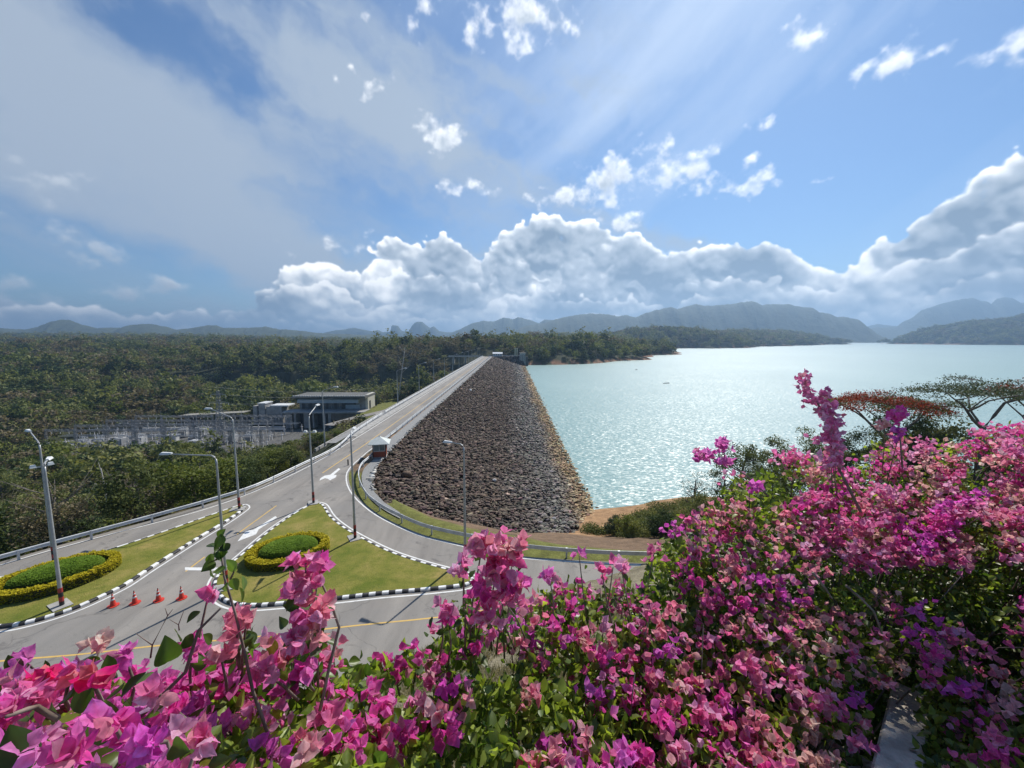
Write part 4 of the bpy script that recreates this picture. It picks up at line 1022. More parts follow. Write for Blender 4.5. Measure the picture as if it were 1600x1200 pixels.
# ------------------------------------------------------------------ clipped oval hedges on the islands
M['hedge_yellow'] = mat_leaf('golden hedge leaves', [(0.0, (0.14, 0.15, 0.012)), (0.45, (0.38, 0.34, 0.015)), (1.0, (0.62, 0.50, 0.025))], 0.3, objvar=0.0)
M['hedge_green'] = mat_leaf('clipped green leaves', [(0.0, (0.085, 0.16, 0.014)), (0.5, (0.15, 0.25, 0.022)), (1.0, (0.22, 0.31, 0.04))], 0.3, objvar=0.0)
M['hedge_core'] = mat_simple('hedge twigs', (0.028, 0.032, 0.012), (0.05, 0.055, 0.02), 0.95, 6)
def oval_bed(cx, cy, a, b_, ang, lab_ring, lab_mound, ga, gb, gap=(2, 1)):
    rg = np.random.default_rng(int(abs(cx * 10)) + 3); ca, sa = math.cos(ang), math.sin(ang)
    W = 0.58; hgt = 0.66
    r = empty('oval_hedge', (cx, cy, 0.14)); tag(r, lab_ring, 'hedge', ga)
    core = MB(); path = [(a * math.cos(t), b_ * math.sin(t)) for t in np.linspace(0, 2 * math.pi, 72, endpoint=False)]
    path = [(x * ca - y * sa, x * sa + y * ca) for x, y in path]
    core.sweep(path, [(-W * 0.42, 0), (-W * 0.40, hgt * 0.7), (-W * 0.2, hgt * 0.86), (W * 0.2, hgt * 0.86), (W * 0.40, hgt * 0.7), (W * 0.42, 0)], closed=True); core.build('hedge_core', M['hedge_core'], r)
    n = 15000; t = rg.uniform(0, 2 * math.pi, n); q = rg.uniform(0, 1, n)
    # cross-section: sides and rounded top
    s = q * 2.6 - 1.3; off = np.clip(s, -1, 1) * W * 0.5; zz = np.where(np.abs(s) > 1, hgt * (1 - (np.abs(s) - 1) / 0.3 * rg.uniform(0.0, 1.0, n)), hgt * (1 - 0.12 * np.abs(s) ** 3))
    side = rg.random(n) < 0.35; zz = np.where(side, hgt * rg.random(n), zz); off = np.where(side, np.sign(s) * W * 0.5, off)
    bump = 1 + 0.16 * (fbm(np.cos(t) * 9, np.sin(t) * 9, 4, 3) - 0.5) * 2; off *= bump; zz *= bump
    nx, ny = b_ * np.cos(t), a * np.sin(t); L = np.hypot(nx, ny); px = a * np.cos(t) + nx / L * off; py = b_ * np.sin(t) + ny / L * off
    P_ = np.stack([px * ca - py * sa, px * sa + py * ca, zz + rg.normal(0, 0.03, n)], 1)
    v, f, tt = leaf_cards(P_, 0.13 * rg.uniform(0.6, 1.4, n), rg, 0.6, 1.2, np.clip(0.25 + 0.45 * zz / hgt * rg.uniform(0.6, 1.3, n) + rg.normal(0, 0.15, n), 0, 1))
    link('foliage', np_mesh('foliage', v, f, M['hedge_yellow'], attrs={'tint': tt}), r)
    # mound
    r2 = empty('clipped_mound', (cx, cy, 0.14)); tag(r2, lab_mound, 'topiary', gb); a2, b2 = a - W * 0.5 - 0.30, b_ - W * 0.5 - 0.28; mh = 1.12
    core = MB(); prof = [(1.0, 0.0), (1.0, 0.45), (0.96, 0.62), (0.86, 0.76), (0.6, 0.86), (0.3, 0.9), (0.02, 0.92)]; vs = []; fs = []; K = 48
    for k, z in prof:
        for i in range(K):
            tq = 2 * math.pi * i / K; x, y = a2 * k * math.cos(tq), b2 * k * math.sin(tq); vs.append((x * ca - y * sa, x * sa + y * ca, z * mh * 0.96))
    for j in range(len(prof) - 1):
        for i in range(K): i2 = (i + 1) % K; fs.append((j * K + i, j * K + i2, (j + 1) * K + i2, (j + 1) * K + i))
    fs.append(tuple((len(prof) - 1) * K + i for i in range(K))); core.add(vs, fs); core.build('mound_core', M['hedge_core'], r2, smooth=True)
    n = 26000; t = rg.uniform(0, 2 * math.pi, n); k = np.sqrt(rg.random(n)); zz = np.interp(k, [0, 0.3, 0.6, 0.86, 0.96, 1.0], [0.92, 0.9, 0.86, 0.76, 0.62, 0.45]) * mh
    sd = rg.random(n) < 0.22; k = np.where(sd, 1.0, k); zz = np.where(sd, rg.random(n) * 0.5 * mh, zz)
    x, y = a2 * k * np.cos(t), b2 * k * np.sin(t); P_ = np.stack([x * ca - y * sa, x * sa + y * ca, zz + rg.normal(0.01, 0.02, n)], 1)
    tt = np.clip(0.5 + rg.normal(0, 0.16, n) + (fbm(P_[:, 0] * 0.9, P_[:, 1] * 0.9, 3, 3) - 0.5) * 0.8, 0, 1)
    v, f, tt = leaf_cards(P_, 0.11 * rg.uniform(0.6, 1.4, n), rg, 0.6, 1.8, tt); link('foliage', np_mesh('foliage', v, f, M['hedge_green'], attrs={'tint': tt}), r2)
def oval_from_px(l, rgt, top, bot, h=0.8):
    pl, pr, pt, pb = G(*l, h * 0.5), G(*rgt, h * 0.5), G(*top, h * 0.9), G(*bot, h * 0.25)
    return pl, pr, pt, pb
c1 = np.mean([G(390, 874, 0.5), G(512, 846, 0.5), G(470, 831, 0.8), G(425, 893, 0.2)], 0)
c2 = np.mean([G(0, 921, 0.5), G(181, 878, 0.5), G(130, 864, 0.8), G(30, 938, 0.2)], 0)
print('ovals', c1, c2, G(390, 874, .5), G(512, 846, .5), G(470, 831, .8), G(425, 893, .2), G(0, 921, .5), G(181, 878, .5), G(130, 864, .8), G(30, 938, .2))
oval_bed(c1[0], c1[1], 2.62, 2.08, R(28), 'low golden ring hedge on the triangular central island', 'clipped green mound inside the golden ring on the triangular central island', 'golden ring hedges', 'clipped green mounds')
oval_bed(c2[0], c2[1], 2.95, 2.05, R(44), 'long low golden ring hedge on the left island by the two tall lamps', 'long clipped green mound inside the ring on the left island', 'golden ring hedges', 'clipped green mounds')
# ------------------------------------------------------------------ power house at the foot of the dam
def power_house():
    conc = mat_simple('power house concrete', (0.24, 0.235, 0.22), (0.36, 0.35, 0.335), 0.85, 0.5, bump=0.1); lite = mat_simple('pale panel wall', (0.50, 0.48, 0.41), (0.58, 0.56, 0.49), 0.75, 0.7)
    blue = mat_simple('grey blue cladding', (0.30, 0.35, 0.38), (0.38, 0.43, 0.46), 0.6, 0.6); dark = mat_simple('dark recess', (0.03, 0.033, 0.037), (0.05, 0.053, 0.057), 0.7, 0.5); whit = mat_simple('white trim', (0.62, 0.63, 0.62), None, 0.6)
    gl = mat_simple('grey window glass', (0.09, 0.12, 0.135), None, 0.1)
    r = empty('power_house', (-100, 229, -30)); tag(r, 'long grey power house with a white-dotted roof edge and tall piers in the valley', 'building')
    b = MB(); b.box((0, 2.0, 11.6), (37, 10.4, 6.8)); b.build('wall', conc, r)
    b = MB(); b.box((0, 0.6, 15.55), (40, 17, 1.1)); rf = b.build('roof', mat_simple('dark flat roof', (0.10, 0.10, 0.095), (0.15, 0.148, 0.14), 0.9, 0.4), r)
    b = MB()
    for k in range(30): b.box((-19.2 + k * 1.325, -7.95, 16.25), (0.72, 0.5, 0.42))
    b.build('roof_edge_block', whit, rf)
    b = MB(); b.box((-1.2, -4.9, 13.1), (33.5, 3.2, 2.0)); b.build('fascia', blue, r)
    b = MB(); b.box((-2, -3.4, 10.2), (30, 0.3, 3.5)); b.build('recess', dark, r)
    for k, (x, w_) in enumerate(((-14, 2.5), (-9.5, 3.2), (-5.0, 3.2), (-0.5, 3.2), (4.0, 2.4))):
        b = MB(); b.box((x, -3.62, 10.2), (w_, 0.12, 2.9)); wn = b.build('window', gl, r)
        f = MB(); f.box((x, -3.72, 11.7), (w_ + 0.2, 0.12, 0.14)); f.box((x, -3.72, 8.75), (w_ + 0.2, 0.12, 0.14)); f.box((x, -3.72, 10.2), (0.12, 0.12, 2.9)); f.build('frame', conc, wn)
    b = MB(); b.box((11.5, -3.8, 9.7), (8, 0.5, 2.2)); b.build('panel', blue, r)
    b = MB(); b.box((19.2, 2, 12.3), (1.4, 11.5, 8.2)); b.build('end_wall', lite, r)
    b = MB(); b.box((19.95, -0.5, 10.6), (0.1, 2.4, 4.2)); b.build('door', dark, r)
    b = MB(); b.box((-1, -8.5, 8.0), (44, 10, 0.7)); b.build('deck', conc, r)
    b = MB(); b.box((-1.5, -3.0, 4), (40, 6, 7.6)); b.build('tailrace_wall', dark, r)
    for k, x in enumerate((-21.0, -17.4, -11.4, -7.6, -1.8, 1.2)):
        b = MB(); w_ = (3.2, 1.1, 2.6, 0.9, 1.6, 1.6)[k]; b.box((x + 1, -10.6, 3.6), (w_, 4.2, 8.2)); b.build('pier', conc, r)
    b = MB(); b.box((11, -10, 5.9), (18, 5, 4.2)); b.build('ramp_wall', mat_simple('stained ramp wall', (0.13, 0.10, 0.075), (0.19, 0.16, 0.12), 0.9, 0.5), r)
    # stair blocks to the left
    r = empty('service_block', (-134, 226, -30)); tag(r, 'stepped grey concrete service block left of the power house', 'building')
    for k, (x, w_, h) in enumerate(((-7.5, 2.2, 10.5), (-3.6, 3.6, 11.6), (3, 8.5, 10.2))): b = MB(); b.box((x, 0, h / 2), (w_, 7, h)); b.build('wall', conc, r)
    b = MB(); b.box((-3.6, 0, 11.9), (4.2, 7.4, 0.5)); b.build('roof_slab', whit, r)
    b = MB(); b.box((6, 0, 10.6), (10, 7.4, 0.6)); b.build('roof_slab', whit, r)
    b = MB()
    for k in range(8): b.box((-2 + k * 1.6, -3.7, 3.5), (0.35, 0.3, 5.4))
    b.build('column', conc, r)
    r = empty('long_shed', (-163, 222, -30)); tag(r, 'low long open-sided shed with a pale roof between the pylon and the service block', 'shed')
    b = MB(); b.add([(-17, -4, 5.6), (18, -4, 7.4), (18, 2.5, 7.4), (-17, 2.5, 5.6), (-17, -4, 5.9), (18, -4, 7.7), (18, 2.5, 7.7), (-17, 2.5, 5.9)], [(3, 2, 1, 0), (4, 5, 6, 7), (0, 1, 5, 4), (1, 2, 6, 5), (2, 3, 7, 6), (3, 0, 4, 7)]); b.build('roof', mat_simple('pale shed roof', (0.22, 0.21, 0.175), (0.30, 0.285, 0.24), 0.8, 0.4), r)
    b = MB(); b.box((0.5, 2.1, 2.7), (35, 0.3, 5.4)); b.build('back_wall', dark, r)
    for k in range(9):
        b = MB(); x = -16 + k * 4.1; b.box((x, -3.6, 2.9 + 0.1 * k), (0.4, 0.4, 5.6 + 0.22 * k)); b.build('column', lite, r)
    return
power_house()
def mini_roads():
    pts = [(-60, 262), (-64, 235), (-71, 214), (-79, 196), (-83, 182)]
    p = smooth_path(pts, 5); b = MB()
    L = offset_path(p, -2.6); Rr = offset_path(p, 2.6)
    z = lambda q: float(max(H(np.array([q[0]]), np.array([q[1]]))[0], -21.9)) + 0.25
    for i in range(len(p) - 1):
        b.face([(*L[i], z(L[i])), (*L[i + 1], z(L[i + 1])), (*Rr[i + 1], z(Rr[i + 1])), (*Rr[i], z(Rr[i]))])
    o = b.build('access_road', M['asphalt']); o['kind'] = 'structure'
mini_roads()
# ------------------------------------------------------------------ switchyard
M['steel'] = mat_simple('switchyard steel', (0.20, 0.205, 0.21), (0.30, 0.305, 0.31), 0.55, 1.0, metal=0.2)
M['steel_pale'] = mat_simple('pale switchyard steel', (0.45, 0.45, 0.44), (0.56, 0.56, 0.55), 0.6, 1.0)
M['porcelain'] = mat_simple('insulator porcelain', (0.58, 0.57, 0.55), (0.68, 0.67, 0.66), 0.3, 2.0)
def lattice(b, p0, p1, w0, w1, n, r=0.06):
    """square lattice mast from p0 to p1"""
    p0, p1 = Vector(p0), Vector(p1); ax = (p1 - p0).normalized(); e1 = ax.orthogonal().normalized(); e2 = ax.cross(e1)
    if abs(ax.z) > 0.9: e1, e2 = Vector((1, 0, 0)), Vector((0, 1, 0))
    lev = []
    for k in range(n + 1):
        t = k / n; c = p0.lerp(p1, t); w = (w0 + (w1 - w0) * t) / 2; lev.append([c + e1 * sx * w + e2 * sy * w for sx, sy in ((-1, -1), (1, -1), (1, 1), (-1, 1))])
    for q in range(4): b.tube([lev[0][q], lev[-1][q]], r, 4, caps=False)
    for k in range(n):
        for q in range(4):
            q2 = (q + 1) % 4; b.tube([lev[k][q], lev[k + 1][q2]] if k % 2 else [lev[k][q2], lev[k + 1][q]], r * 0.65, 3, caps=False); b.tube([lev[k + 1][q], lev[k + 1][q2]], r * 0.65, 3, caps=False)
def pylon():
    x, y = -137.5, 190.0; r = empty('pylon', (x, y, -30)); tag(r, 'tall grey lattice pylon with three pairs of arms in the switchyard', 'pylon')
    b = MB(); lattice(b, (0, 0, 0), (0, 0, 14), 4.2, 1.7, 7, 0.15); lattice(b, (0, 0, 14), (0, 0, 23), 1.7, 0.9, 6, 0.12); b.build('mast', M['steel'], r)
    for z, L in ((13.5, 4.2), (17.5, 4.6), (21.2, 3.6)):
        for s in (-1, 1):
            b = MB(); b.tube([(0, 0, z + 0.9), (s * L, 0, z)], 0.07, 4); b.tube([(0, -0.5, z), (s * L, 0, z)], 0.07, 4); b.tube([(0, 0.5, z), (s * L, 0, z)], 0.07, 4)
            for k in (0.33, 0.66): b.tube([(s * L * k, 0, z), (s * L * k, 0, z + 0.9 * (1 - k))], 0.05, 3)
            a = b.build('crossarm', M['steel'], r)
            q = MB(); q.lathe([(0.05, -1.3), (0.16, -1.2), (0.05, -1.1), (0.16, -0.9), (0.05, -0.8), (0.16, -0.6), (0.05, -0.5), (0.05, 0)], 6, (s * L * 0.98, 0, z)); q.build('insulator', M['porcelain'], a)
pylon()
def switchyard():
    rg = np.random.default_rng(31)
    # gantries: two lattice legs and a beam, in rows
    def make_gantry(w, h):
        r = empty('gantry')
        for s in (-1, 1): b = MB(); lattice(b, (s * w / 2, 0, 0), (s * w / 2, 0, h), 0.9, 0.5, 6, 0.07); b.tube([(s * w / 2, 0, h), (s * w / 2, 0, h + 2.2)], 0.06, 4); b.build('leg', M['steel'], r)
        b = MB(); lattice(b, (-w / 2, 0, h - 0.4), (w / 2, 0, h - 0.4), 0.8, 0.8, 9, 0.06); b.build('beam', M['steel'], r)
        for k in range(3): b = MB(); b.lathe([(0.05, -1.2), (0.14, -1.1), (0.05, -1.0), (0.14, -0.8), (0.05, -0.7), (0.14, -0.5), (0.05, -0.4), (0.05, 0)], 6, ((k - 1) * w * 0.3, 0, h - 0.8)); b.build('insulator', M['porcelain'], r)
        return r
    g0 = make_gantry(12, 9); first = True; k = 0
    for row, y in enumerate((170, 180, 191, 203)):
        for x in np.arange(-192 + 3 * row, -112, 13.2):
            q = g0 if first else copy_tree(g0); first = False
            q.location = (x, y + rg.uniform(-1, 1), -30.1); q.rotation_euler = (0, 0, rg.uniform(-0.04, 0.04) + 0.06)
            tag(q, 'grey steel gantry in the %s row of the switchyard, %s part' % (['nearest', 'second', 'third', 'rearmost'][row], 'shed-side' if x > -140 else 'middle' if x > -168 else 'tower-trunk-side'), 'gantry', 'switchyard gantries')
    # transformers
    def make_tr():
        r = empty('transformer'); b = MB(); b.box((0, 0, 1.7), (3.2, 2.2, 2.6)); b.build('tank', M['steel_pale'], r)
        for s in (-1, 1):
            b = MB(); b.box((0, s * 1.3, 1.6), (2.9, 0.16, 1.6))
            for j in range(7): b.box((-1.3 + j * 0.43, s * 1.55, 1.6), (0.12, 0.65, 2.1))
            b.build('radiator', M['steel_pale'], r)
        for j in (-1, 0, 1): b = MB(); b.lathe([(0.16, 0), (0.10, 0.2), (0.17, 0.3), (0.09, 0.5), (0.15, 0.6), (0.07, 0.9), (0.12, 1.0), (0.05, 1.3)], 7, (j, 0, 3.0)); b.build('bushing', M['porcelain'], r)
        b = MB(); b.tube([(-1.2, 0.8, 3.7), (1.2, 0.8, 3.7)], 0.35, 10); b.build('conservator', M['steel_pale'], r)
        return r
    t0 = make_tr()
    spots = [(-188, 175.5), (-181, 177), (-174, 178.5), (-167, 180), (-160, 196), (-152, 197), (-144.5, 183), (-128, 184), (-121, 185)]
    for i, (x, y) in enumerate(spots):
        q = t0 if i == 0 else copy_tree(t0); q.location = (x, y, -30.0); q.rotation_euler = (0, 0, rg.uniform(-0.2, 0.2)); q.scale = (1.15,) * 3
        tag(q, 'pale finned transformer in the switchyard, %s of nine counted from the dead trunk side' % ['first', 'second', 'third', 'fourth', 'fifth', 'sixth', 'seventh', 'eighth', 'ninth'][i], 'transformer', 'switchyard transformers')
    # breakers / post insulators
    b = MB(); b.box((0, 0, 1.2), (0.35, 0.35, 2.4)); b.box((0, 0, 2.45), (1.1, 0.5, 0.25))
    b.lathe([(0.12, 0), (0.2, 0.1), (0.1, 0.3), (0.2, 0.5), (0.1, 0.7), (0.2, 0.9), (0.1, 1.1), (0.16, 1.4)], 7, (0, 0, 2.5))
    pr = b.build('post_insulator', M['porcelain']); n = 0
    for row, y in enumerate((166.5, 173.5, 176, 186, 188.5, 194.5, 199, 207)):
        for x in np.arange(-196, -106, 4.4):
            if rg.random() < 0.35: continue
            q = pr if n == 0 else pr.copy()
            if n: COL.objects.link(q)
            q.location = (x + rg.uniform(-0.5, 0.5), y + rg.uniform(-0.5, 0.5), -30.1); n += 1
            tag(q, 'white post insulator in row %s of the switchyard counted from the woods' % ['one', 'two', 'three', 'four', 'five', 'six', 'seven', 'eight'][row], 'insulator', 'white post insulators of the switchyard, row %s' % ['one', 'two', 'three', 'four', 'five', 'six', 'seven', 'eight'][row])
    # bus bars as one run per row
    for row, (y, lab) in enumerate(((175, 'front'), (187.5, 'middle'), (200.5, 'rear'))):
        b = MB()
        for s in (-1, 0, 1):
            b.tube([(-45, s * 1.6, 0), (-15, s * 1.6, -0.35), (0, s * 1.6, 0), (20, s * 1.6, -0.35), (45, s * 1.6, 0)], 0.07, 4)
        o = b.build('busbar', M['steel_pale']); o.location = (-151, y, -24.6); tag(o, 'three parallel pale bus bars across the %s of the switchyard' % lab, 'bus bar')
    # white wall / cable trench covers along the left of the yard
    for i, (x0, y0, x1, y1, h, lab) in enumerate(((-206, 178, -168, 196, 1.3, 'long low white wall slanting behind the left transformers'), (-208, 171, -176, 181, 1.1, 'low white wall in front of the left transformers'), (-190, 207, -120, 211, 1.6, 'long pale wall along the back of the switchyard'))):
        b = MB(); L = math.hypot(x1 - x0, y1 - y0); b.box((0, 0, h / 2), (L, 0.5, h), math.atan2(y1 - y0, x1 - x0)); b.box((0, 0, h + 0.06), (L + 0.1, 0.7, 0.12), math.atan2(y1 - y0, x1 - x0))
        o = b.build('low_wall', M['steel_pale']); o.location = ((x0 + x1) / 2, (y0 + y1) / 2, -30.1); tag(o, lab, 'wall')
    wl_ = mat_simple('site hut wall', (0.6, 0.6, 0.58), (0.68, 0.68, 0.66), 0.7, 0.6)
    for i, (x, y, w_, lab) in enumerate(((-158, 186.5, 5, 'small white control hut in the middle of the switchyard'), (-139, 176, 3.4, 'small white hut below the pylon'))):
        r = empty('control_hut', (x, y, -30.1)); tag(r, lab, 'hut'); b = MB(); b.box((0, 0, 1.4), (w_, 3, 2.8)); b.build('wall', wl_, r); b = MB(); b.box((0, 0, 2.95), (w_ + 0.7, 3.7, 0.25)); b.build('roof', M['steel_pale'], r); b = MB(); b.box((0.6, -1.52, 1.05), (0.9, 0.06, 2.0)); b.build('door', M['steel'], r)
switchyard()
def wires():
    a = Vector((-137.5, 190, -12)); b_ = Vector((-78, 232, -13))
    m = MB()
    for dz, dx in ((0, -4.2), (4, 4.6), (8, -3.4)):
        p0 = a + Vector((dx, 0, dz - 1.0)); p1 = b_ + Vector((dx * 0.5, 0, dz * 0.3)); pts = [p0.lerp(p1, k / 8) - Vector((0, 0, 4 * (k / 8) * (1 - k / 8) * 2.5)) for k in range(9)]; m.tube(pts, 0.045, 3)
    o = m.build('power_line', M['steel']); tag(o, 'thin sagging power lines from the pylon to the power house', 'power line')
wires()
# ------------------------------------------------------------------ boats on the lake
def boats():
    hull_m = mat_simple('dark boat hull', (0.05, 0.045, 0.04), (0.09, 0.08, 0.07), 0.6, 1); can = mat_simple('boat canopy', (0.12, 0.13, 0.14), None, 0.7)
    for i, (px, rz, lab) in enumerate((((1041, 599), 0.2, 'dark longtail boat on the glittering water, nearest of the three boats'), ((994, 578), 0.8, 'tiny boat midway out on the calm turquoise water'), ((983, 564), 0.0, 'tiny boat with a wake close to the wooded peninsula'))):
        x, y = G(*px, WATER); r = empty('boat', (x, y, WATER), rz); r.scale = (0.5, 0.5, 0.5); tag(r, lab, 'boat', 'boats on the lake')
        b = MB(); L = 4.2; st = [(-L, 0.35, 0.55), (-L * 0.5, 0.8, 0.4), (0, 0.95, 0.38), (L * 0.55, 0.75, 0.45), (L, 0.1, 1.0)]
        vs = []
        for x0, w_, h in st: vs += [(x0, -w_, h), (x0, -w_ * 0.5, -0.25), (x0, w_ * 0.5, -0.25), (x0, w_, h)]
        fs = [(4 * i2 + k, 4 * i2 + k + 1, 4 * i2 + 5 + k, 4 * i2 + 4 + k) for i2 in range(4) for k in range(3)] + [(0, 1, 2, 3), (16, 17, 18, 19)]
        b.add(vs, fs); b.build('hull', hull_m, r)
        b = MB(); b.box((-0.3, 0, 1.75), (3.6, 1.6, 0.12)); 
        for sx in (-1.9, 1.3):
            for sy in (-0.7, 0.7): b.tube([(sx, sy, 0.4), (sx, sy, 1.72)], 0.04, 4)
        b.build('canopy', can, r)
boats()
# ------------------------------------------------------------------ trees, shrubs and grass on the near right bank
def zg(x, y): return float(H(np.array([x]), np.array([y]))[0])
def fan_points(rg, n_layers, R_, z, thick, per):
    """flat umbrella crown: sprays of leaf in thin tiers"""
    C = []; T = []
    for k in range(n_layers):
        a = rg.uniform(0, 6.28); d = R_ * math.sqrt(rg.random()); c = np.array([math.cos(a) * d, math.sin(a) * d, z + thick * (1 - (d / R_) ** 2) * rg.uniform(0.3, 1.0)])
        m = int(per * rg.uniform(0.5, 1.4)); q = rg.normal(0, 1, (m, 3)) * np.array([0.62, 0.62, 0.13]); C.append(c + q); T.append(np.clip(rg.normal(0.5, 0.2) + rg.normal(0, 0.15, m), 0, 1))
    return np.concatenate(C), np.concatenate(T)
def umbrella_tree(px, fork_px, R_, Y, label, mat, seed, name='umbrella_tree', layers=62, red=None):
    rg = np.random.default_rng(seed)
    d = ray(*px); k = Y / d[1]; x, ztop = d[0] * k, CAMZ + d[2] * k
    d2 = ray(*fork_px); k2 = Y / d2[1]; xf, zf = d2[0] * k2, CAMZ + d2[2] * k2
    z0 = zg(xf, Y) - 0.2; r = empty(name, (xf, Y, z0)); tag(r, label, 'tree')
    b = MB(); fz = zf - z0; top = ztop - z0
    b.tube([(0.3, 0, -0.5), (0.1, 0.1, fz * 0.5), (0, 0, fz)], [0.34, 0.27, 0.23], 8)
    cx = x - xf
    def limb(p, d, L, rad, lev):
        d = d.normalized(); q1 = p + d * L * 0.5 + Vector((rg.normal(0, 0.05), rg.normal(0, 0.05), 0.02)) * L; d2 = (d + Vector((rg.normal(0, 0.12), rg.normal(0, 0.12), rg.normal(0, 0.06)))).normalized(); q2 = q1 + d2 * L * 0.5
        b.tube([p, q1, q2], [rad, rad * 0.82, rad * 0.66], 7 if lev < 2 else 5, caps=False)
        if lev >= 4 or q2.z > top - 0.35: tips.append(q2); return
        for k in range(2 if lev < 3 else 3):
            out = Vector((q2.x - cx * 0.6, q2.y, 0)); out = out.normalized() if out.length > 0.1 else Vector((1, 0, 0))
            a = rg.uniform(-1.1, 1.1) + (0.55 if k else -0.55); o2 = Vector((out.x * math.cos(a) - out.y * math.sin(a), out.x * math.sin(a) + out.y * math.cos(a), 0))
            rise = (top - 0.5 - q2.z); nd = o2 * 1.0 + Vector((0, 0, np.clip(rise / (R_ * 0.55), 0.05, 1.1) * rg.uniform(0.6, 1.1))); limb(q2, nd, L * rg.uniform(0.6, 0.82), rad * 0.62, lev + 1)
    tips = []
    for sx in (-1, 1): limb(Vector((0, 0, fz - 0.15)), Vector((sx * 0.75 + cx * 0.12, rg.uniform(-0.4, 0.4), 1.0)), (top - fz) * 0.62, 0.17, 0)
    limb(Vector((0, 0, fz - 0.4)), Vector((0.2, 0.9, 0.8)), (top - fz) * 0.6, 0.13, 0)
    b.build('trunk', M['bark'], r, smooth=True)
    P_, T = fan_points(rg, layers, R_, top - 1.6, 1.7, 60); P_[:, 0] += cx
    tp = np.array([[q.x, q.y, q.z] for q in tips]); tp = np.repeat(tp, 40, 0) + rg.normal(0, 1, (len(tp) * 40, 3)) * np.array([0.45, 0.45, 0.14]); P_ = np.concatenate([P_, tp]); T = np.concatenate([T, np.clip(rg.normal(0.5, 0.2, len(tp)), 0, 1)])
    v, f, t = leaf_cards(P_, 0.17 * rg.uniform(0.6, 1.4, len(P_)), rg, 0.6, 0.8, T)
    link('crown', np_mesh('crown', v, f, M[mat], attrs={'tint': t}), r)
    if red:
        P2, T2 = fan_points(rg, int(layers * red), R_ * 0.95, top - 1.3, 1.7, 50); P2[:, 0] += cx
        v, f, t = leaf_cards(P2, 0.17 * rg.uniform(0.6, 1.4, len(P2)), rg, 0.7, 0.8, T2); link('blossoms', np_mesh('blossoms', v, f, M['leaf_red'], attrs={'tint': t}), r)
    return r
M['leaf_grey'] = mat_leaf('grey green fine leaves', [(0.0, (0.045, 0.065, 0.034)), (0.5, (0.075, 0.10, 0.055)), (1.0, (0.12, 0.14, 0.07))], 0.3, objvar=0.0)
umbrella_tree((1500, 596), (1536, 668), 4.6, 40, 'flat-topped umbrella tree with forked grey trunk standing against the lake', 'leaf_grey', 3)
umbrella_tree((1625, 596), (1640, 690), 4.2, 41, 'flat umbrella tree with red-tinged crown cut by the picture edge', 'leaf_grey', 8, red=0.5)
umbrella_tree((1385, 618), (1390, 690), 5.2, 44, 'wide flame tree with a crown of red blossom above the pink bushes', 'leaf_mixed', 5, 'flame_tree', 70, red=2.2)
def blob_tree(px_top, Y, w, h, label, mat, seed, leaf=0.20, clumps=26, per=130, name='tree', cat='tree', flat=0.9):
    rg = np.random.default_rng(seed); d = ray(*px_top); k = Y / d[1]; x, zt = d[0] * k, CAMZ + d[2] * k
    z0 = zg(x, Y) - 0.2; Ht = zt - z0; hh = max(h * 0.6, Ht * 0.46); r = empty(name, (x, Y, z0)); tag(r, label, cat)
    P_, T = crown_points(rg, int(clumps * 1.5), int(per * 1.5), w * 0.9, hh * 0.9, Ht - hh, w * 0.34, 0.45, flat)
    v, f, t = leaf_cards(P_, 1.25 * leaf * rg.uniform(0.6, 1.4, len(P_)), rg, 0.55, 0.4, T); link('crown', np_mesh('crown', v, f, M[mat], attrs={'tint': t}), r)
    b = trunk_mesh(Ht - hh * 0.6, 0.14 + w * 0.02, rg, 8, w * 0.7); b.build('trunk', M['bark'], r)
blob_tree((1425, 606), 46, 3.6, 4.6, 'dense dark green tree rising behind the flame tree', 'leaf_dark', 41, 0.22, 30)
blob_tree((1470, 640), 43, 3.2, 3.0, 'low olive tree under the flat umbrella tree', 'leaf_mixed', 42)
blob_tree((1160, 668), 50, 3.4, 3.6, 'grey-green bushy tree nearest the water above the pink bushes', 'leaf_mixed', 43, 0.17, 26, 150)
blob_tree((1225, 664), 52, 3.0, 3.6, 'grey-green bushy tree second from the beach', 'leaf_mixed', 44, 0.17, 26, 150)
blob_tree((1282, 655), 54, 3.2, 4.2, 'taller olive bushy tree left of the flame tree', 'leaf_mixed', 45, 0.18, 28, 150)
blob_tree((1345, 662), 48, 3.0, 3.5, 'dull bushy tree under the flame tree', 'leaf_dark', 46, 0.18)
blob_tree((1310, 690), 44, 2.6, 2.8, 'low leafy shrub below the flame tree', 'leaf_mixed', 47, 0.17)
blob_tree((1210, 700), 45, 2.6, 2.6, 'low leafy shrub in front of the bushy trees', 'leaf_mixed', 48, 0.17)
blob_tree((1130, 728), 50, 2.2, 2.6, 'thin twiggy shrub on the bank above the beach', 'leaf_grey', 49, 0.14, 20, 60, 'shrub', 'shrub')
blob_tree((1085, 722), 54, 2.4, 2.4, 'wispy grey shrub leaning over the waterline', 'leaf_grey', 50, 0.12, 16, 45, 'shrub', 'shrub')
blob_tree((1160, 735), 44, 2.0, 2.2, 'dark leafy shrub on the bank behind the pink bushes', 'leaf_dark', 51, 0.16, 20, 110, 'shrub', 'shrub')
blob_tree((1100, 765), 43, 2.2, 1.8, 'rounded green shrub midway up the bank', 'leaf_mixed', 52, 0.16, 20, 110, 'shrub', 'shrub')
blob_tree((985, 806), 44, 1.7, 1.1, 'yellow-green shrub beside the brown bank', 'leaf_yellow', 53, 0.14, 16, 110, 'shrub', 'shrub')
blob_tree((1035, 800), 42.5, 1.9, 1.4, 'dark green shrub above the guardrail end', 'leaf_dark', 54, 0.15, 18, 110, 'shrub', 'shrub')
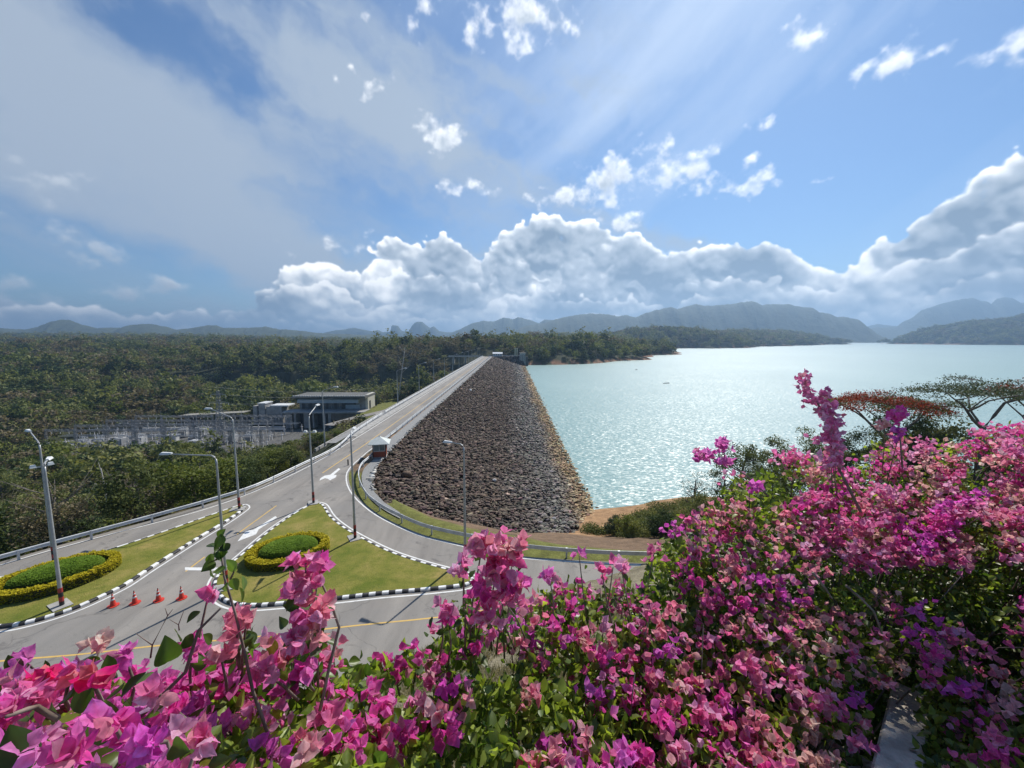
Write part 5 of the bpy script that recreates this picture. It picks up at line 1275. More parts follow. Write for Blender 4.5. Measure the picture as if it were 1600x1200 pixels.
blob_tree((960, 806), 49, 1.5, 1.0, 'grey-green tuft of shrub at the foot of the rocks', 'leaf_grey', 55, 0.13, 14, 90, 'shrub', 'shrub')
blob_tree((1405, 652), 42, 2.6, 2.6, 'low leafy shrub directly behind the magenta pompon spray', 'leaf_mixed', 61, 0.18)
blob_tree((1455, 655), 40, 2.6, 2.4, 'dark low shrub between the flame tree and the umbrella tree trunk', 'leaf_dark', 62, 0.18)
blob_tree((1575, 664), 40, 2.6, 2.2, 'low shrub at the foot of the red-tinged umbrella tree', 'leaf_mixed', 63, 0.18)
def undergrowth():
    rg = np.random.default_rng(9); C = []; T = []
    n = 0
    while n < 800:
        x = 10 + 75 * rg.random() ** 1.5; e = rg.uniform(6.0, 27.5) if x > 24 else rg.uniform(7.0, 20 + max(x - 13, 0) * 0.8); y = float(rail_zero(x)) + 0.9 + e
        if x < 13 and y < 50: continue
        if fbm(np.array([x / 5]), np.array([y / 5]), 2, 3)[0] < 0.36: continue
        z = zg(x, y); s = rg.uniform(0.6, 1.7); m = 330; q = rg.normal(size=(m, 3)); q /= np.linalg.norm(q, axis=1, keepdims=True); q *= rg.random((m, 1)) ** 0.5 * s * np.array([1.1, 1.1, 0.8]); q[:, 2] = np.abs(q[:, 2])
        C.append(np.array([x, y, z]) + q); T.append(np.clip(rg.normal(0.45, 0.25) + rg.normal(0, 0.12, m), 0, 1)); n += 1
    P_ = np.concatenate(C); v, f, t = leaf_cards(P_, 0.20 * rg.uniform(0.5, 1.5, len(P_)), rg, 0.5, 0.3, np.concatenate(T))
    o = link('undergrowth', np_mesh('undergrowth', v, f, M['leaf_mixed'], attrs={'tint': t})); o['kind'] = 'stuff'
undergrowth()
M['dry_grass'] = mat_leaf('dry hillside grass', [(0.0, (0.10, 0.10, 0.04)), (0.4, (0.22, 0.19, 0.11)), (1.0, (0.38, 0.34, 0.24))], 0.3, objvar=0.0)
def blades(name, X, Y, h, w, seed, mat, tint):
    rg = np.random.default_rng(seed); n = len(X); Z = H(X, Y); a = rg.uniform(0, 6.28, n); ln = rg.normal(0, 0.45, (n, 2)) * h[:, None]
    b0 = np.stack([X - np.cos(a) * w, Y - np.sin(a) * w, Z - 0.02], 1); b1 = np.stack([X + np.cos(a) * w, Y + np.sin(a) * w, Z - 0.02], 1); tip = np.stack([X + ln[:, 0], Y + ln[:, 1], Z + h], 1)
    v = np.stack([b0, b1, tip], 1).reshape(-1, 3); f = np.arange(n * 3).reshape(n, 3)
    o = link(name, np_mesh(name, v, f, M[mat], attrs={'tint': np.repeat(tint, 3)})); o['kind'] = 'stuff'
def hill_grass():
    rg = np.random.default_rng(15); n = 110000; a = R(1) * rg.uniform(-62, 62, n); r = rg.uniform(3, 24, n) ; X = r * np.sin(a); Y = r * np.cos(a)
    k = (Y < hill_y(X) - 0.2) & (Y > 2.4) & (fbm(X * 0.8, Y * 0.8, 6, 3) > 0.42); X, Y = X[k], Y[k]; n = len(X)
    blades('dry_grass', X, Y, rg.uniform(0.12, 0.5, n), 0.012 + 0.008 * rg.random(n), 16, 'dry_grass', np.clip(rg.normal(0.55, 0.25, n), 0, 1))
hill_grass()
# ------------------------------------------------------------------ bougainvillea at the lookout
def mat_bract():
    m, t, out = new_mat('bougainvillea bracts'); c = t.n('ShaderNodeAttribute', attribute_name='Col').outputs['Color']
    uv = t.n('ShaderNodeNewGeometry').outputs['Position']
    n = t.noise(uv, 160, 3, 0.6); c2 = t.mix(1.0, c, t.ramp(n, [(0.3, (0.82, 0.80, 0.82)), (0.7, (1.12, 1.12, 1.12))]), 'MULTIPLY')
    b = t.n('ShaderNodeBsdfPrincipled'); t.l(c2, b.inputs['Base Color']); b.inputs['Roughness'].default_value = 0.55; b.inputs['Specular IOR Level'].default_value = 0.25
    tr = t.n('ShaderNodeBsdfTranslucent'); t.l(c2, tr.inputs[0]); mx = t.n('ShaderNodeMixShader'); mx.inputs[0].default_value = 0.56
    t.l(b.outputs[0], mx.inputs[1]); t.l(tr.outputs[0], mx.inputs[2]); t.l(mx.outputs[0], out.inputs[0]); return m
M['bract'] = mat_bract()
def mat_bleaf():
    m, t, out = new_mat('bougainvillea leaves'); c = t.n('ShaderNodeAttribute', attribute_name='Col').outputs['Color']
    b = t.n('ShaderNodeBsdfPrincipled'); t.l(c, b.inputs['Base Color']); b.inputs['Roughness'].default_value = 0.38; b.inputs['Specular IOR Level'].default_value = 0.45
    tr = t.n('ShaderNodeBsdfTranslucent'); t.l(t.mix(1.0, c, (1.5, 1.6, 0.7), 'MULTIPLY'), tr.inputs[0]); mx = t.n('ShaderNodeMixShader'); mx.inputs[0].default_value = 0.45
    t.l(b.outputs[0], mx.inputs[1]); t.l(tr.outputs[0], mx.inputs[2]); t.l(mx.outputs[0], out.inputs[0]); return m
M['bleaf'] = mat_bleaf()
M['stem'] = mat_simple('woody stem', (0.13, 0.095, 0.07), (0.26, 0.21, 0.17), 0.85, 30)
PAL = {'magenta': [(228, 84, 170), (220, 70, 160), (238, 116, 188)], 'hot': [(236, 40, 128), (228, 30, 115), (240, 90, 155)], 'purple': [(216, 92, 190), (206, 80, 182), (226, 122, 204)],
       'pink': [(238, 120, 172), (232, 104, 160), (244, 160, 196)], 'salmon': [(240, 144, 164), (236, 128, 152), (246, 180, 182)], 'pale': [(236, 180, 170), (232, 160, 165), (240, 200, 185)], 'dusty': [(240, 138, 182), (230, 120, 170), (246, 172, 200)], 'mauve': [(224, 118, 190), (232, 138, 200), (212, 98, 180)]}
def sat(c, k=1.06):
    g = sum(c) / 3; return tuple(min(255, max(4, g + (x - g) * k)) for x in c)
PALL = {k: np.minimum(np.array([srgb(*sat(c)) for c in v]) * 1.12 + 0.012, 0.93) for k, v in PAL.items()}
def frames(ax, rg):
    """orthonormal frames with the z column along ax"""
    n = len(ax); h = rg.normal(size=(n, 3)); x = np.cross(h, ax); x /= np.maximum(np.linalg.norm(x, axis=1, keepdims=True), 1e-6); y = np.cross(ax, x)
    return np.stack([x, y, ax], 2)
def bract_grid(nu, nv):
    u = np.linspace(0, 1, nu + 1); v = np.linspace(-1, 1, nv + 1); U, V = np.meshgrid(u, v, indexing='ij')
    w = 0.40 * np.clip(np.sin(math.pi * np.clip(U * 0.96 + 0.035, 0, 1) ** 0.72), 0, 1) ** 0.8 * (1 - 0.42 * U ** 3)
    i, j = np.meshgrid(np.arange(nu), np.arange(nv), indexing='ij'); a = (i * (nv + 1) + j).ravel()
    return U.ravel(), V.ravel(), w.ravel(), np.stack([a, a + 1, a + nv + 2, a + nv + 1], 1)
def flowers(ctr, axis, size, col, rg, hi=False):
    """three papery bracts round each centre -> verts, faces, colours"""
    U, V, W, f = bract_grid(7, 4) if hi else bract_grid(4, 2)
    n = len(ctr); m = len(U); fr = frames(axis, rg); VV = []; FF = []; CC = []
    for k in range(3):
        th = 2 * math.pi * k / 3 + rg.uniform(-0.25, 0.25, n); til = rg.uniform(0.35, 1.05, n)[:, None]; curl = rg.uniform(-0.25, 0.45, n)[:, None]; cup = rg.uniform(0.1, 0.5, n)[:, None]; L = size[:, None] * rg.uniform(0.85, 1.15, n)[:, None]
        ww = rg.uniform(0.85, 1.2, n)[:, None]
        r_ = U[None] * np.sin(til) + curl * U[None] ** 2 * 0.6; z_ = U[None] * np.cos(til) - curl * U[None] ** 2 * 0.4 + cup * (V[None] * W[None]) ** 2 * 2.2
        s_ = V[None] * W[None] * ww
        wr = rg.normal(0, 0.018, (n, m)) + 0.09 * np.sin(V[None] * 3.0 + U[None] * 5.0 + rg.uniform(0, 6.3, (n, 1))) * W[None]; z_ = z_ + wr; r_ = r_ + rg.normal(0, 0.02, (n, m)) + 0.10 * U[None] ** 4 * rg.normal(0, 1, (n, 1))
        loc = np.stack([(r_ * np.cos(th)[:, None] - s_ * np.sin(th)[:, None]) * L, (r_ * np.sin(th)[:, None] + s_ * np.cos(th)[:, None]) * L, z_ * L], 2)
        VV.append(np.einsum('nij,nmj->nmi', fr, loc) + ctr[:, None]); FF.append((f[None] + (np.arange(n) * m)[:, None, None] + k * n * m).reshape(-1, 4))
        c = col * np.exp(rg.normal(0, 0.12, (n, 1))); cc = np.repeat(c[:, None], m, 1) * (1 - 0.22 * np.exp(-(V / 0.15) ** 2) * (U < 0.9) + 0.06 * np.abs(V))[None, :, None] * np.exp(rg.normal(0, 0.05, (n, m, 1))); pale = (np.clip(1 - U * 2.2, 0, 1) * 0.25)[None, :, None]; CC.append(cc * (1 - pale) + np.array([0.7, 0.5, 0.5]) * pale)
    return np.concatenate([v.reshape(-1, 3) for v in VV]), np.concatenate(FF), np.clip(np.concatenate([c.reshape(-1, 3) for c in CC]), 0, 0.92)
LU = np.array([0, 0.28, 0.28, 0.28, 0.62, 0.62, 0.62, 1.0]); LV = np.array([0, -1, 0, 1, -1, 0, 1, 0]) * np.array([0, 0.30, 0, 0.30, 0.27, 0, 0.27, 0]); LF = np.array([[0, 1, 2, 2], [0, 2, 3, 3], [1, 4, 5, 2], [2, 5, 6, 3], [4, 7, 5, 5], [5, 7, 6, 6]])
LT = np.array([[0, 1, 2], [0, 2, 3], [1, 4, 5], [1, 5, 2], [2, 5, 6], [2, 6, 3], [4, 7, 5], [5, 7, 6]])
def leaves(ctr, axis, size, col, rg):
    n = len(ctr); fr = frames(axis, rg); fold = rg.uniform(0.1, 0.7, n)[:, None]; bend = rg.uniform(-0.1, 0.5, n)[:, None]; L = size[:, None]
    loc = np.stack([LV[None] * L * np.ones((n, 1)), (np.abs(LV)[None] * fold - bend * LU[None] ** 2 * 0.6) * L, LU[None] * L * np.ones((n, 1))], 2)
    v = np.einsum('nij,nmj->nmi', fr, loc) + ctr[:, None]; f = (LT[None] + (np.arange(n) * 8)[:, None, None]).reshape(-1, 3)
    return v.reshape(-1, 3), f, np.repeat(col, 8, 0)
def leaves_hi(ctr, axis, size, col, rg):
    U, V, _, f = bract_grid(8, 4); W = 0.33 * np.sin(math.pi * np.clip(U * 0.97 + 0.02, 0, 1) ** 0.78) ** 0.85 * (1 - 0.25 * U ** 4); m = len(U); n = len(ctr); fr = frames(axis, rg)
    fold = rg.uniform(0.15, 0.6, (n, 1)); bend = rg.uniform(-0.15, 0.55, (n, 1)); tw = rg.normal(0, 0.12, (n, 1)); L = size[:, None]; s_ = V[None] * W[None] * rg.uniform(0.9, 1.25, (n, 1))
    loc = np.stack([s_ * L, (np.sqrt(s_ ** 2 + 0.0009) * fold - bend * U[None] ** 2 * 0.6 + tw * s_ * U[None] + 0.03 * np.sin(U[None] * 14 + V[None] * 2)* W[None]) * L, U[None] * L * np.ones((n, 1))], 2)
    v = np.einsum('nij,nmj->nmi', fr, loc) + ctr[:, None]; F = (f[None] + (np.arange(n) * m)[:, None, None]).reshape(-1, 4); F = np.concatenate([F[:, [0, 1, 2]], F[:, [0, 2, 3]]])
    rib = (1 + 0.35 * np.exp(-(V / 0.12) ** 2))[None, :, None]; return v.reshape(-1, 3), F, (np.repeat(col[:, None], m, 1) * rib).reshape(-1, 3)
TOPB = ([-60, 0, 60, 130, 200, 260, 330, 400, 450, 500, 560, 620, 680, 720, 760, 800, 850, 900, 950, 1000, 1015, 1050, 1100, 1130, 1180, 1210, 1260, 1330, 1400, 1450, 1500, 1550, 1600, 1700], [1070, 1066, 1056, 1050, 1056, 1046, 1022, 1000, 990, 1000, 1022, 1020, 985, 945, 930, 960, 915, 905, 908, 905, 862, 812, 785, 752, 722, 712, 702, 704, 676, 680, 676, 664, 656, 645])
DT = ([-60, 0, 300, 500, 800, 1000, 1100, 1250, 1400, 1600, 1700], [0.8, 0.85, 1.0, 1.25, 1.6, 1.9, 2.3, 3.0, 3.4, 3.3, 3.2])
DB = ([-60, 0, 300, 500, 800, 1100, 1400, 1600, 1700], [0.40, 0.42, 0.55, 0.75, 1.0, 1.25, 1.5, 1.4, 1.35])
def topy(x): return np.interp(x, *TOPB)
def depth(x, y):
    t = np.clip((y - topy(x)) / (1215 - topy(x)), 0, 1); k = np.where(np.asarray(x) > 1150, 0.62, 0.9)
    return np.interp(x, *DT) + (np.interp(x, *DB) - np.interp(x, *DT)) * t ** k
def PV(px, py, d):
    u = (px - 800) / 640; v = (600 - py) / 640
    return np.stack([u * d, (math.cos(PITCH) + v * math.sin(PITCH)) * d, CAMZ + (-math.sin(PITCH) + v * math.cos(PITCH)) * d], -1)
BUSH = [(-80, 330, 'low bougainvillea bush with large close-up magenta and hot pink bracts above the traffic cones'), (330, 640, 'loose bougainvillea bush with pink and salmon sprays in front of the central island'), (640, 960, 'bougainvillea bush with a tall rosy column of bracts before the curved guardrail'), (960, 1250, 'dense pink bougainvillea bush in front of the beach and guardrail end'), (1250, 2050, 'largest bougainvillea bush, pink and pale above and shaded below, behind the concrete railing')]
SP = []   # px, py, rx, ry, count, palette, depth, label
def sp(px, py, rx, ry, n, pal, d=None, bush=None): SP.append((px, py, rx, ry, n, pal, d, bush))
def manual_sprays():
    for a in ((1256, 594, 7, 8, 14), (1263, 610, 6, 7, 10), (1271, 628, 9, 6, 12), (1288, 618, 6, 8, 12), (1287, 642, 11, 8, 18), (1298, 634, 7, 6, 8), (1300, 660, 14, 11, 34), (1296, 682, 15, 11, 34), (1306, 704, 14, 12, 28), (1300, 722, 18, 10, 24)): sp(*a, 'dusty', 2.35, 4)
    sp(1402, 648, 10, 9, 34, 'magenta', 2.4, 4); sp(1406, 676, 8, 7, 16, 'purple', 2.4, 4); sp(1383, 663, 7, 6, 8, 'pale', 2.5, 4)
    sp(1100, 712, 14, 7, 26, 'mauve', 2.2, 3); sp(1128, 694, 7, 8, 14, 'mauve', 2.2, 3); sp(1133, 722, 7, 5, 8, 'mauve', 2.2, 3); sp(1180, 760, 9, 7, 12, 'purple', 2.2, 3)
    sp(1240, 718, 26, 12, 40, 'pink', 2.7, 3); sp(1270, 740, 22, 16, 40, 'pale', 2.7, 4)
    for a in ((765, 842, 20, 9, 12, 'pink'), (795, 856, 18, 9, 10, 'salmon'), (752, 862, 16, 10, 9, 'dusty'), (780, 876, 24, 10, 14, 'pink'), (775, 898, 22, 12, 14, 'pink'), (800, 920, 18, 12, 12, 'magenta'), (790, 942, 24, 13, 14, 'dusty'), (755, 920, 12, 12, 7, 'magenta'), (765, 965, 22, 12, 10, 'pink')): sp(*a, 1.05, 2)
    sp(808, 850, 10, 6, 5, 'salmon', 1.05, 2)
    for a in ((478, 880, 14, 10, 5, 'pink', .82), (500, 888, 12, 10, 5, 'magenta', .84), (462, 910, 16, 10, 5, 'dusty', .82), (486, 912, 14, 8, 4, 'pink', .83), (470, 925, 12, 8, 4, 'dusty', .83), (498, 950, 18, 10, 6, 'salmon', .8), (480, 968, 16, 12, 5, 'dusty', .78), (495, 985, 14, 8, 4, 'pale', .78), (465, 1005, 16, 16, 6, 'dusty', .75), (480, 1040, 16, 10, 4, 'magenta', .75)): sp(*a, 1)
    for a in ((325, 932, 11, 8, 3, 'pink', .8), (372, 962, 12, 9, 4, 'salmon', .8), (385, 968, 8, 7, 3, 'salmon', .8), (370, 990, 10, 10, 4, 'salmon', .8), (345, 1025, 14, 10, 4, 'salmon', .75), (300, 1012, 12, 12, 5, 'magenta', .75), (410, 1050, 14, 10, 5, 'pink', .8)): sp(*a, 1)
    for a in ((70, 1062, 20, 9, 4, 'hot', .5), (140, 1055, 22, 12, 4, 'hot', .48), (110, 1050, 20, 9, 4, 'mauve', .6), (25, 1075, 14, 8, 3, 'pink', .55), (160, 1005, 12, 7, 4, 'pale', .8), (195, 1025, 10, 6, 3, 'mauve', .75), (40, 1035, 10, 7, 3, 'mauve', .85), (60, 1090, 24, 10, 4, 'pink', .45), (10, 1120, 14, 10, 3, 'magenta', .4), (180, 1135, 22, 16, 4, 'magenta', .42), (40, 1170, 30, 14, 5, 'mauve', .38), (110, 1180, 30, 14, 5, 'magenta', .36), (230, 1165, 30, 18, 5, 'purple', .42), (275, 1110, 16, 12, 4, 'magenta', .55), (250, 1085, 12, 10, 3, 'dusty', .5), (310, 1160, 24, 18, 5, 'dusty', .5)): sp(*a, 0)
    for a in ((690, 948, 9, 8, 4, 'pink', 1.15), (700, 962, 9, 8, 5, 'magenta', 1.15), (905, 868, 4, 4, 2, 'magenta', 1.6), (725, 873, 8, 6, 4, 'pink', 1.15), (722, 890, 9, 6, 4, 'dusty', 1.15), (958, 886, 7, 7, 4, 'pink', 1.5), (970, 884, 7, 8, 5, 'dusty', 1.5), (940, 892, 7, 6, 3, 'pink', 1.5), (858, 898, 5, 6, 4, 'mauve', 1.5)): sp(*a, 2)
manual_sprays()
def auto_sprays():
    rg = np.random.default_rng(123); placed = []
    tries = 0
    while tries < 18000:
        tries += 1; x = rg.uniform(-70, 2020); y = rg.uniform(650, 1230)
        if y < topy(x) + 8: continue
        d = float(depth(x, y)); gap = 22 if x < 320 else (33 if x < 820 else 25)
        if x > 1250 and y < 880: gap = 16
        dark = x > 1310 and y > 900
        if dark: gap = 30
        if any(abs(x - a) < gap and abs(y - b) < gap * 0.8 for a, b in placed): continue
        pk = fbm(np.array([x / 110.0]), np.array([y / 75.0]), 19, 3)[0]
        lim = 0.34 if x < 320 else (0.41 if x < 820 else 0.38)
        if x > 1000 and 860 < y < 960: lim = 0.50
        if dark: lim = 0.50
        if x > 1250 and y < 890: lim = 0.30
        if pk < lim or (1345 < x < 1440 and y > 1075): continue
        placed.append((x, y)); b = next(i for i, q in enumerate(BUSH) if q[0] <= x < q[1])
        c = fbm(np.array([x / 80.0 + 30]), np.array([y / 60.0]), 43, 3)[0] + rg.normal(0, 0.09)
        if b == 0: pal = 'mauve' if c < 0.45 else 'magenta' if c < 0.6 else 'pink'
        elif b in (1, 2): pal = 'magenta' if c < 0.48 else 'dusty' if c < 0.53 else 'pink' if c < 0.60 else 'salmon' if c < 0.68 else 'purple'
        elif b == 3: pal = 'purple' if c < 0.36 else 'magenta' if c < 0.46 else 'pink' if c < 0.57 else 'dusty' if c < 0.64 else 'salmon'
        else: pal = 'purple' if c < 0.31 else 'magenta' if c < 0.40 else 'pink' if c < 0.51 else 'dusty' if c < 0.60 else 'salmon' if c < 0.66 else 'pale'
        n = int(rg.integers(4, 9)); rx, ry = rg.uniform(13, 24), rg.uniform(9, 17)
        if x > 1250 and y < 880: n = int(rg.integers(10, 22)); rx, ry = rg.uniform(11, 22), rg.uniform(7, 12)
        elif x > 960: n = int(rg.integers(7, 14))
        sp(x, y, rx, ry, n, pal, d * rg.uniform(0.95, 1.04), b)
auto_sprays()
def bush_all():
    rg = np.random.default_rng(2024); view = Vector((0, 0, CAMZ))
    counts = [sum(1 for s in SP if s[7] == b) for b in range(5)]; print('sprays', counts)
    for b, (x0, x1, lab) in enumerate(BUSH):
        xm = (x0 + min(x1, 1720)) / 2; dm = float(depth(xm, 1080)); base = PV(xm, 1080.0, dm); bx, by = float(base[0]), float(base[1]) + 0.55; bz = zg(bx, by)
        root = empty('bougainvillea_bush', (bx, by, bz)); tag(root, lab, 'bougainvillea', 'bougainvillea bushes along the lookout edge'); off = np.array([bx, by, bz])
        mine = [s for s in SP if s[7] == b]
        mine.sort(key=lambda s: -s[2] * s[3] * s[4] * (0.01 if s[0] > 1615 or s[1] > 1205 or s[0] < -10 else 1))
        stems = MB(); extra = []; LC = []; rs = 0.42 if b < 2 else 0.8
        for i, (px, py, rx, ry, n, pal, d, _) in enumerate(mine):
            d = d or float(depth(px, py)); m = int(n * (2.3 if d < 0.62 else 1.9 if d < 0.9 else 1.6)); hi = d < 0.95
            x = px + rg.normal(0, 0.62, m) * rx; y = py + rg.normal(0, 0.62, m) * ry; dd = d + rg.normal(0, 0.022 * d + 0.004, m)
            c = PV(x, y, dd)
            ax = rg.normal(size=(m, 3)); ax += np.array([0, -0.35, 0.75]); ax /= np.linalg.norm(ax, axis=1, keepdims=True)
            pc = PALL[pal]; col = pc[rg.integers(0, 3, m)]; fade = rg.random(m) < 0.12; col = np.where(fade[:, None], col * 0.5 + np.array([0.6, 0.36, 0.25]) * 0.5, col)
            v, f, cc = flowers(c, ax, rg.uniform(0.028, 0.040, m) * (0.54 if d < 0.62 else 0.70 if d < 0.9 else 0.80), col, rg, hi)
            if i < 99: link('blossoms', np_mesh('blossoms', v - off, f, M['bract'], smooth=True, col=cc), root)
            else: extra.append((v, f, cc))
            # twig that carries the spray
            e = PV(np.array([px]), np.array([py]), np.array([d]))[0]; s0 = e + np.array([rg.normal(0, 0.03), 0.04 + rg.random() * 0.10, -rg.uniform(0.12, 0.25)]) * min(1.0, d)
            if b >= 3 and py < topy(px) - 25: continue
            if py < topy(px) + 45:
                qx = px + rg.normal(0, 14); qy = float(topy(qx)) + rg.uniform(55, 85); s0 = PV(np.array([qx]), np.array([qy]), np.array([max(d, float(depth(qx, qy)) + 0.03)]))[0]
                nl = int(np.clip((float(topy(px)) + 30 - py) / 9, 0, 9)); tt_ = rg.uniform(0.1, 0.9, nl)
                for q_ in tt_: LC.append(e * q_ + s0 * (1 - q_) + rg.normal(0, 0.012, 3))
            mid = (e + s0) / 2 + rg.normal(0, 0.012, 3); stems.tube([Vector(s0 - off), Vector(mid - off), Vector(e - off)], [0.0036, 0.003, 0.0018], 5)
            q = Vector((bx + rg.normal(0, 0.15), by + rg.normal(0, 0.1), bz + 0.6)); 
            if b >= 3 and py < topy(px) - 25: continue
            if i % 4 == 0 and py > topy(px) + 70: mm = (Vector(s0) + q) / 2 + Vector((rg.normal(0, 0.1), 0.12, 0.1)); stems.tube([q - Vector(off), mm - Vector(off), Vector(s0 - off)], [0.014 * rs, 0.009 * rs, 0.005 * rs], 6)
        if extra:
            o_ = 0; V = []; F = []; Cc = []
            for v, f, cc in extra: V.append(v); F.append(f + o_); Cc.append(cc); o_ += len(v)
            o = link('blossoms', np_mesh('blossoms', np.concatenate(V) - off, np.concatenate(F), M['bract'], smooth=True, col=np.concatenate(Cc)), root); o['kind'] = 'stuff'
        # leaves: through the mass, denser inside; young tips are yellow-green
        area = x1 - x0; n = int({0: 1900, 1: 2800, 2: 5600, 3: 10000, 4: 25000}[b])
        x = rg.uniform(x0, x1, n * 3); y = rg.uniform(660, 1260, n * 3); k = y > topy(x) + rg.uniform(-4, 22, n * 3)
        cl = fbm(x / 55.0, y / 40.0, 88, 3) + rg.normal(0, 0.05, n * 3); k &= cl > (0.38 if b in (0, 3, 4) else 0.45)
        k &= ~((x > 1355) & (x < 1436) & (y > 1085))
        x, y = x[k][:n], y[k][:n]; n = len(x); d = depth(x, y); back = rg.random(n) ** 1.5
        dd = d - 0.012 * np.minimum(d, 2) + back * (0.10 + 0.22 * np.minimum(d, 2.0)); c = PV(x, y, dd); c[:, 2] -= back * 0.10
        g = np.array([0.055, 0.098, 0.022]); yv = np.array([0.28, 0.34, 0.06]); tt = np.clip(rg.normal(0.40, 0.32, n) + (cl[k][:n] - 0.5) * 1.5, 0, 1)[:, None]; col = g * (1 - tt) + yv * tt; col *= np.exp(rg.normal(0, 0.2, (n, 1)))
        ax = rg.normal(size=(n, 3)) + np.array([0, -0.2, 0.1]); ax /= np.linalg.norm(ax, axis=1, keepdims=True)
        lfn = leaves_hi if b < 2 else leaves
        v, f, cc = lfn(c, ax, rg.uniform(0.022, 0.048, n) * np.where(d < 0.7, 1.1, 1.0), col, rg)
        if LC:
            lc = np.array(LC); ax = rg.normal(size=lc.shape) + np.array([0, -0.3, 0.1]); ax /= np.linalg.norm(ax, axis=1, keepdims=True)
            v3, f3, c3 = lfn(lc, ax, rg.uniform(0.022, 0.036, len(lc)), np.tile(np.array([[0.07, 0.12, 0.022]]), (len(lc), 1)) * np.exp(rg.normal(0, 0.3, (len(lc), 1))), rg); f = np.concatenate([f, f3 + len(v)]); v = np.concatenate([v, v3]); cc = np.concatenate([cc, c3])
        # deep inner foliage and lower skirt so that the plant has a body
        n2 = n // 2 if b in (0, 1) else (n if b == 2 else int(n * (1.8 if b == 3 else 3.0))); x = rg.uniform(x0, x1, n2); y = rg.uniform(700, 1250, n2); kk = (y > topy(x) + 30) & ~((x > 1355) & (x < 1436) & (y > 1070)); x, y = x[kk], y[kk]; n2 = len(x); d = depth(x, y); c = PV(x, y, d + 0.12 + rg.random(n2) * (0.45 if b < 4 else 0.8)); c[:, 2] -= 0.1 + rg.random(n2) ** 1.4 * (1.5 if b > 2 else 0.5)
        if b in (1, 2): sel = rg.random(n2) < 0.35; c = c[sel]; n2 = len(c)
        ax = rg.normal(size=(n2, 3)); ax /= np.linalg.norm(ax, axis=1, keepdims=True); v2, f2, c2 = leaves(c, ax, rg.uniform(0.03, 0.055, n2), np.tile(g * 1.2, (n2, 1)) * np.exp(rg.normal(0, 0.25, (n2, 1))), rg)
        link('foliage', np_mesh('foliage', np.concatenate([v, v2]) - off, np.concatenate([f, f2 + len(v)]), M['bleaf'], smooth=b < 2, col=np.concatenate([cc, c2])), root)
        # main stems and dry twigs
        for q in range(4 if b < 3 else 12):
            px = rg.uniform(x0, x1); py = rg.uniform(float(topy(px)) + (110 if b < 3 else 60), 1190); d = float(depth(px, py)) + 0.08; e = Vector(PV(np.array([px]), np.array([py]), np.array([d]))[0])
            s = Vector((bx + rg.normal(0, 0.2), by + rg.normal(0, 0.15), bz)); m1 = s.lerp(e, 0.4) + Vector((rg.normal(0, 0.15), rg.normal(0, 0.1) + 0.15, 0.25)); m2 = s.lerp(e, 0.75) + Vector((rg.normal(0, 0.08), 0.08, 0.12))
            stems.tube([s - Vector(off), m1 - Vector(off), m2 - Vector(off), e - Vector(off)], [0.022 * rs, 0.016 * rs, 0.010 * rs, 0.005 * rs], 7)
            for j in range(4 if b > 2 else 0): t2 = e + Vector(rg.normal(0, 0.10, 3)) + Vector((0, 0, 0.05)); stems.tube([m2.lerp(e, j / 4) - Vector(off), t2 - Vector(off)], [0.005, 0.0018], 4)
        def stem_px(pts, d, r0, r1): stems.tube([Vector(PV(np.array([float(a)]), np.array([float(c_)]), np.array([d]))[0] - off) for a, c_ in pts], np.linspace(r0, r1, len(pts)), 6)
        if b == 4:
            stem_px([(1345, 800), (1312, 735), (1298, 690), (1288, 645), (1270, 620), (1256, 592)], 2.36, 0.008, 0.003); stem_px([(1410, 730), (1407, 690), (1402, 648)], 2.41, 0.005, 0.003)
            stem_px([(1322, 915), (1345, 935), (1365, 955), (1378, 990)], 1.75, 0.006, 0.004); stem_px([(1270, 895), (1290, 920), (1300, 935)], 1.7, 0.006, 0.003)
        if b == 3: stem_px([(1200, 775), (1165, 742), (1130, 722), (1100, 712)], 2.22, 0.005, 0.003); stem_px([(1135, 726), (1128, 694)], 2.22, 0.004, 0.002)
        if b == 1:
            stem_px([(420, 1150), (395, 1080), (380, 1010), (368, 960), (350, 900), (343, 842)], 0.76, 0.0032, 0.0015); stem_px([(360, 905), (372, 880)], 0.76, 0.002, 0.001)
            stem_px([(500, 1110), (515, 1040), (530, 980), (518, 945), (500, 905)], 0.84, 0.0035, 0.002)
            tw = [(345, 835, 1.2), (333, 848, 1.0), (352, 845, 1.1), (340, 858, 1.2), (328, 866, 1.0), (356, 862, 1.1), (347, 872, 1.2), (336, 878, 1.1), (330, 885, 1.2), (352, 888, 1.0), (368, 892, 1.3), (378, 900, 1.3), (362, 905, 1.2), (374, 918, 1.3), (355, 915, 1.0), (345, 900, 1.0), (335, 852, 0.9), (360, 850, 0.9), (340, 838, 0.8)]
            c = PV(np.array([q[0] for q in tw], float), np.array([q[1] for q in tw], float), np.full(len(tw), 0.755)); ax = rg.normal(size=(len(tw), 3)) + np.array([0, -0.4, -0.5]); ax /= np.linalg.norm(ax, axis=1, keepdims=True)
            col = np.array([[0.085, 0.14, 0.028]]) * np.exp(rg.normal(0, 0.35, (len(tw), 1))); v, f, cc = leaves_hi(c, ax, 0.022 * np.array([q[2] for q in tw]), col, rg); link('leafy_twig', np_mesh('leafy_twig', v - off, f, M['bleaf'], smooth=True, col=cc), root)
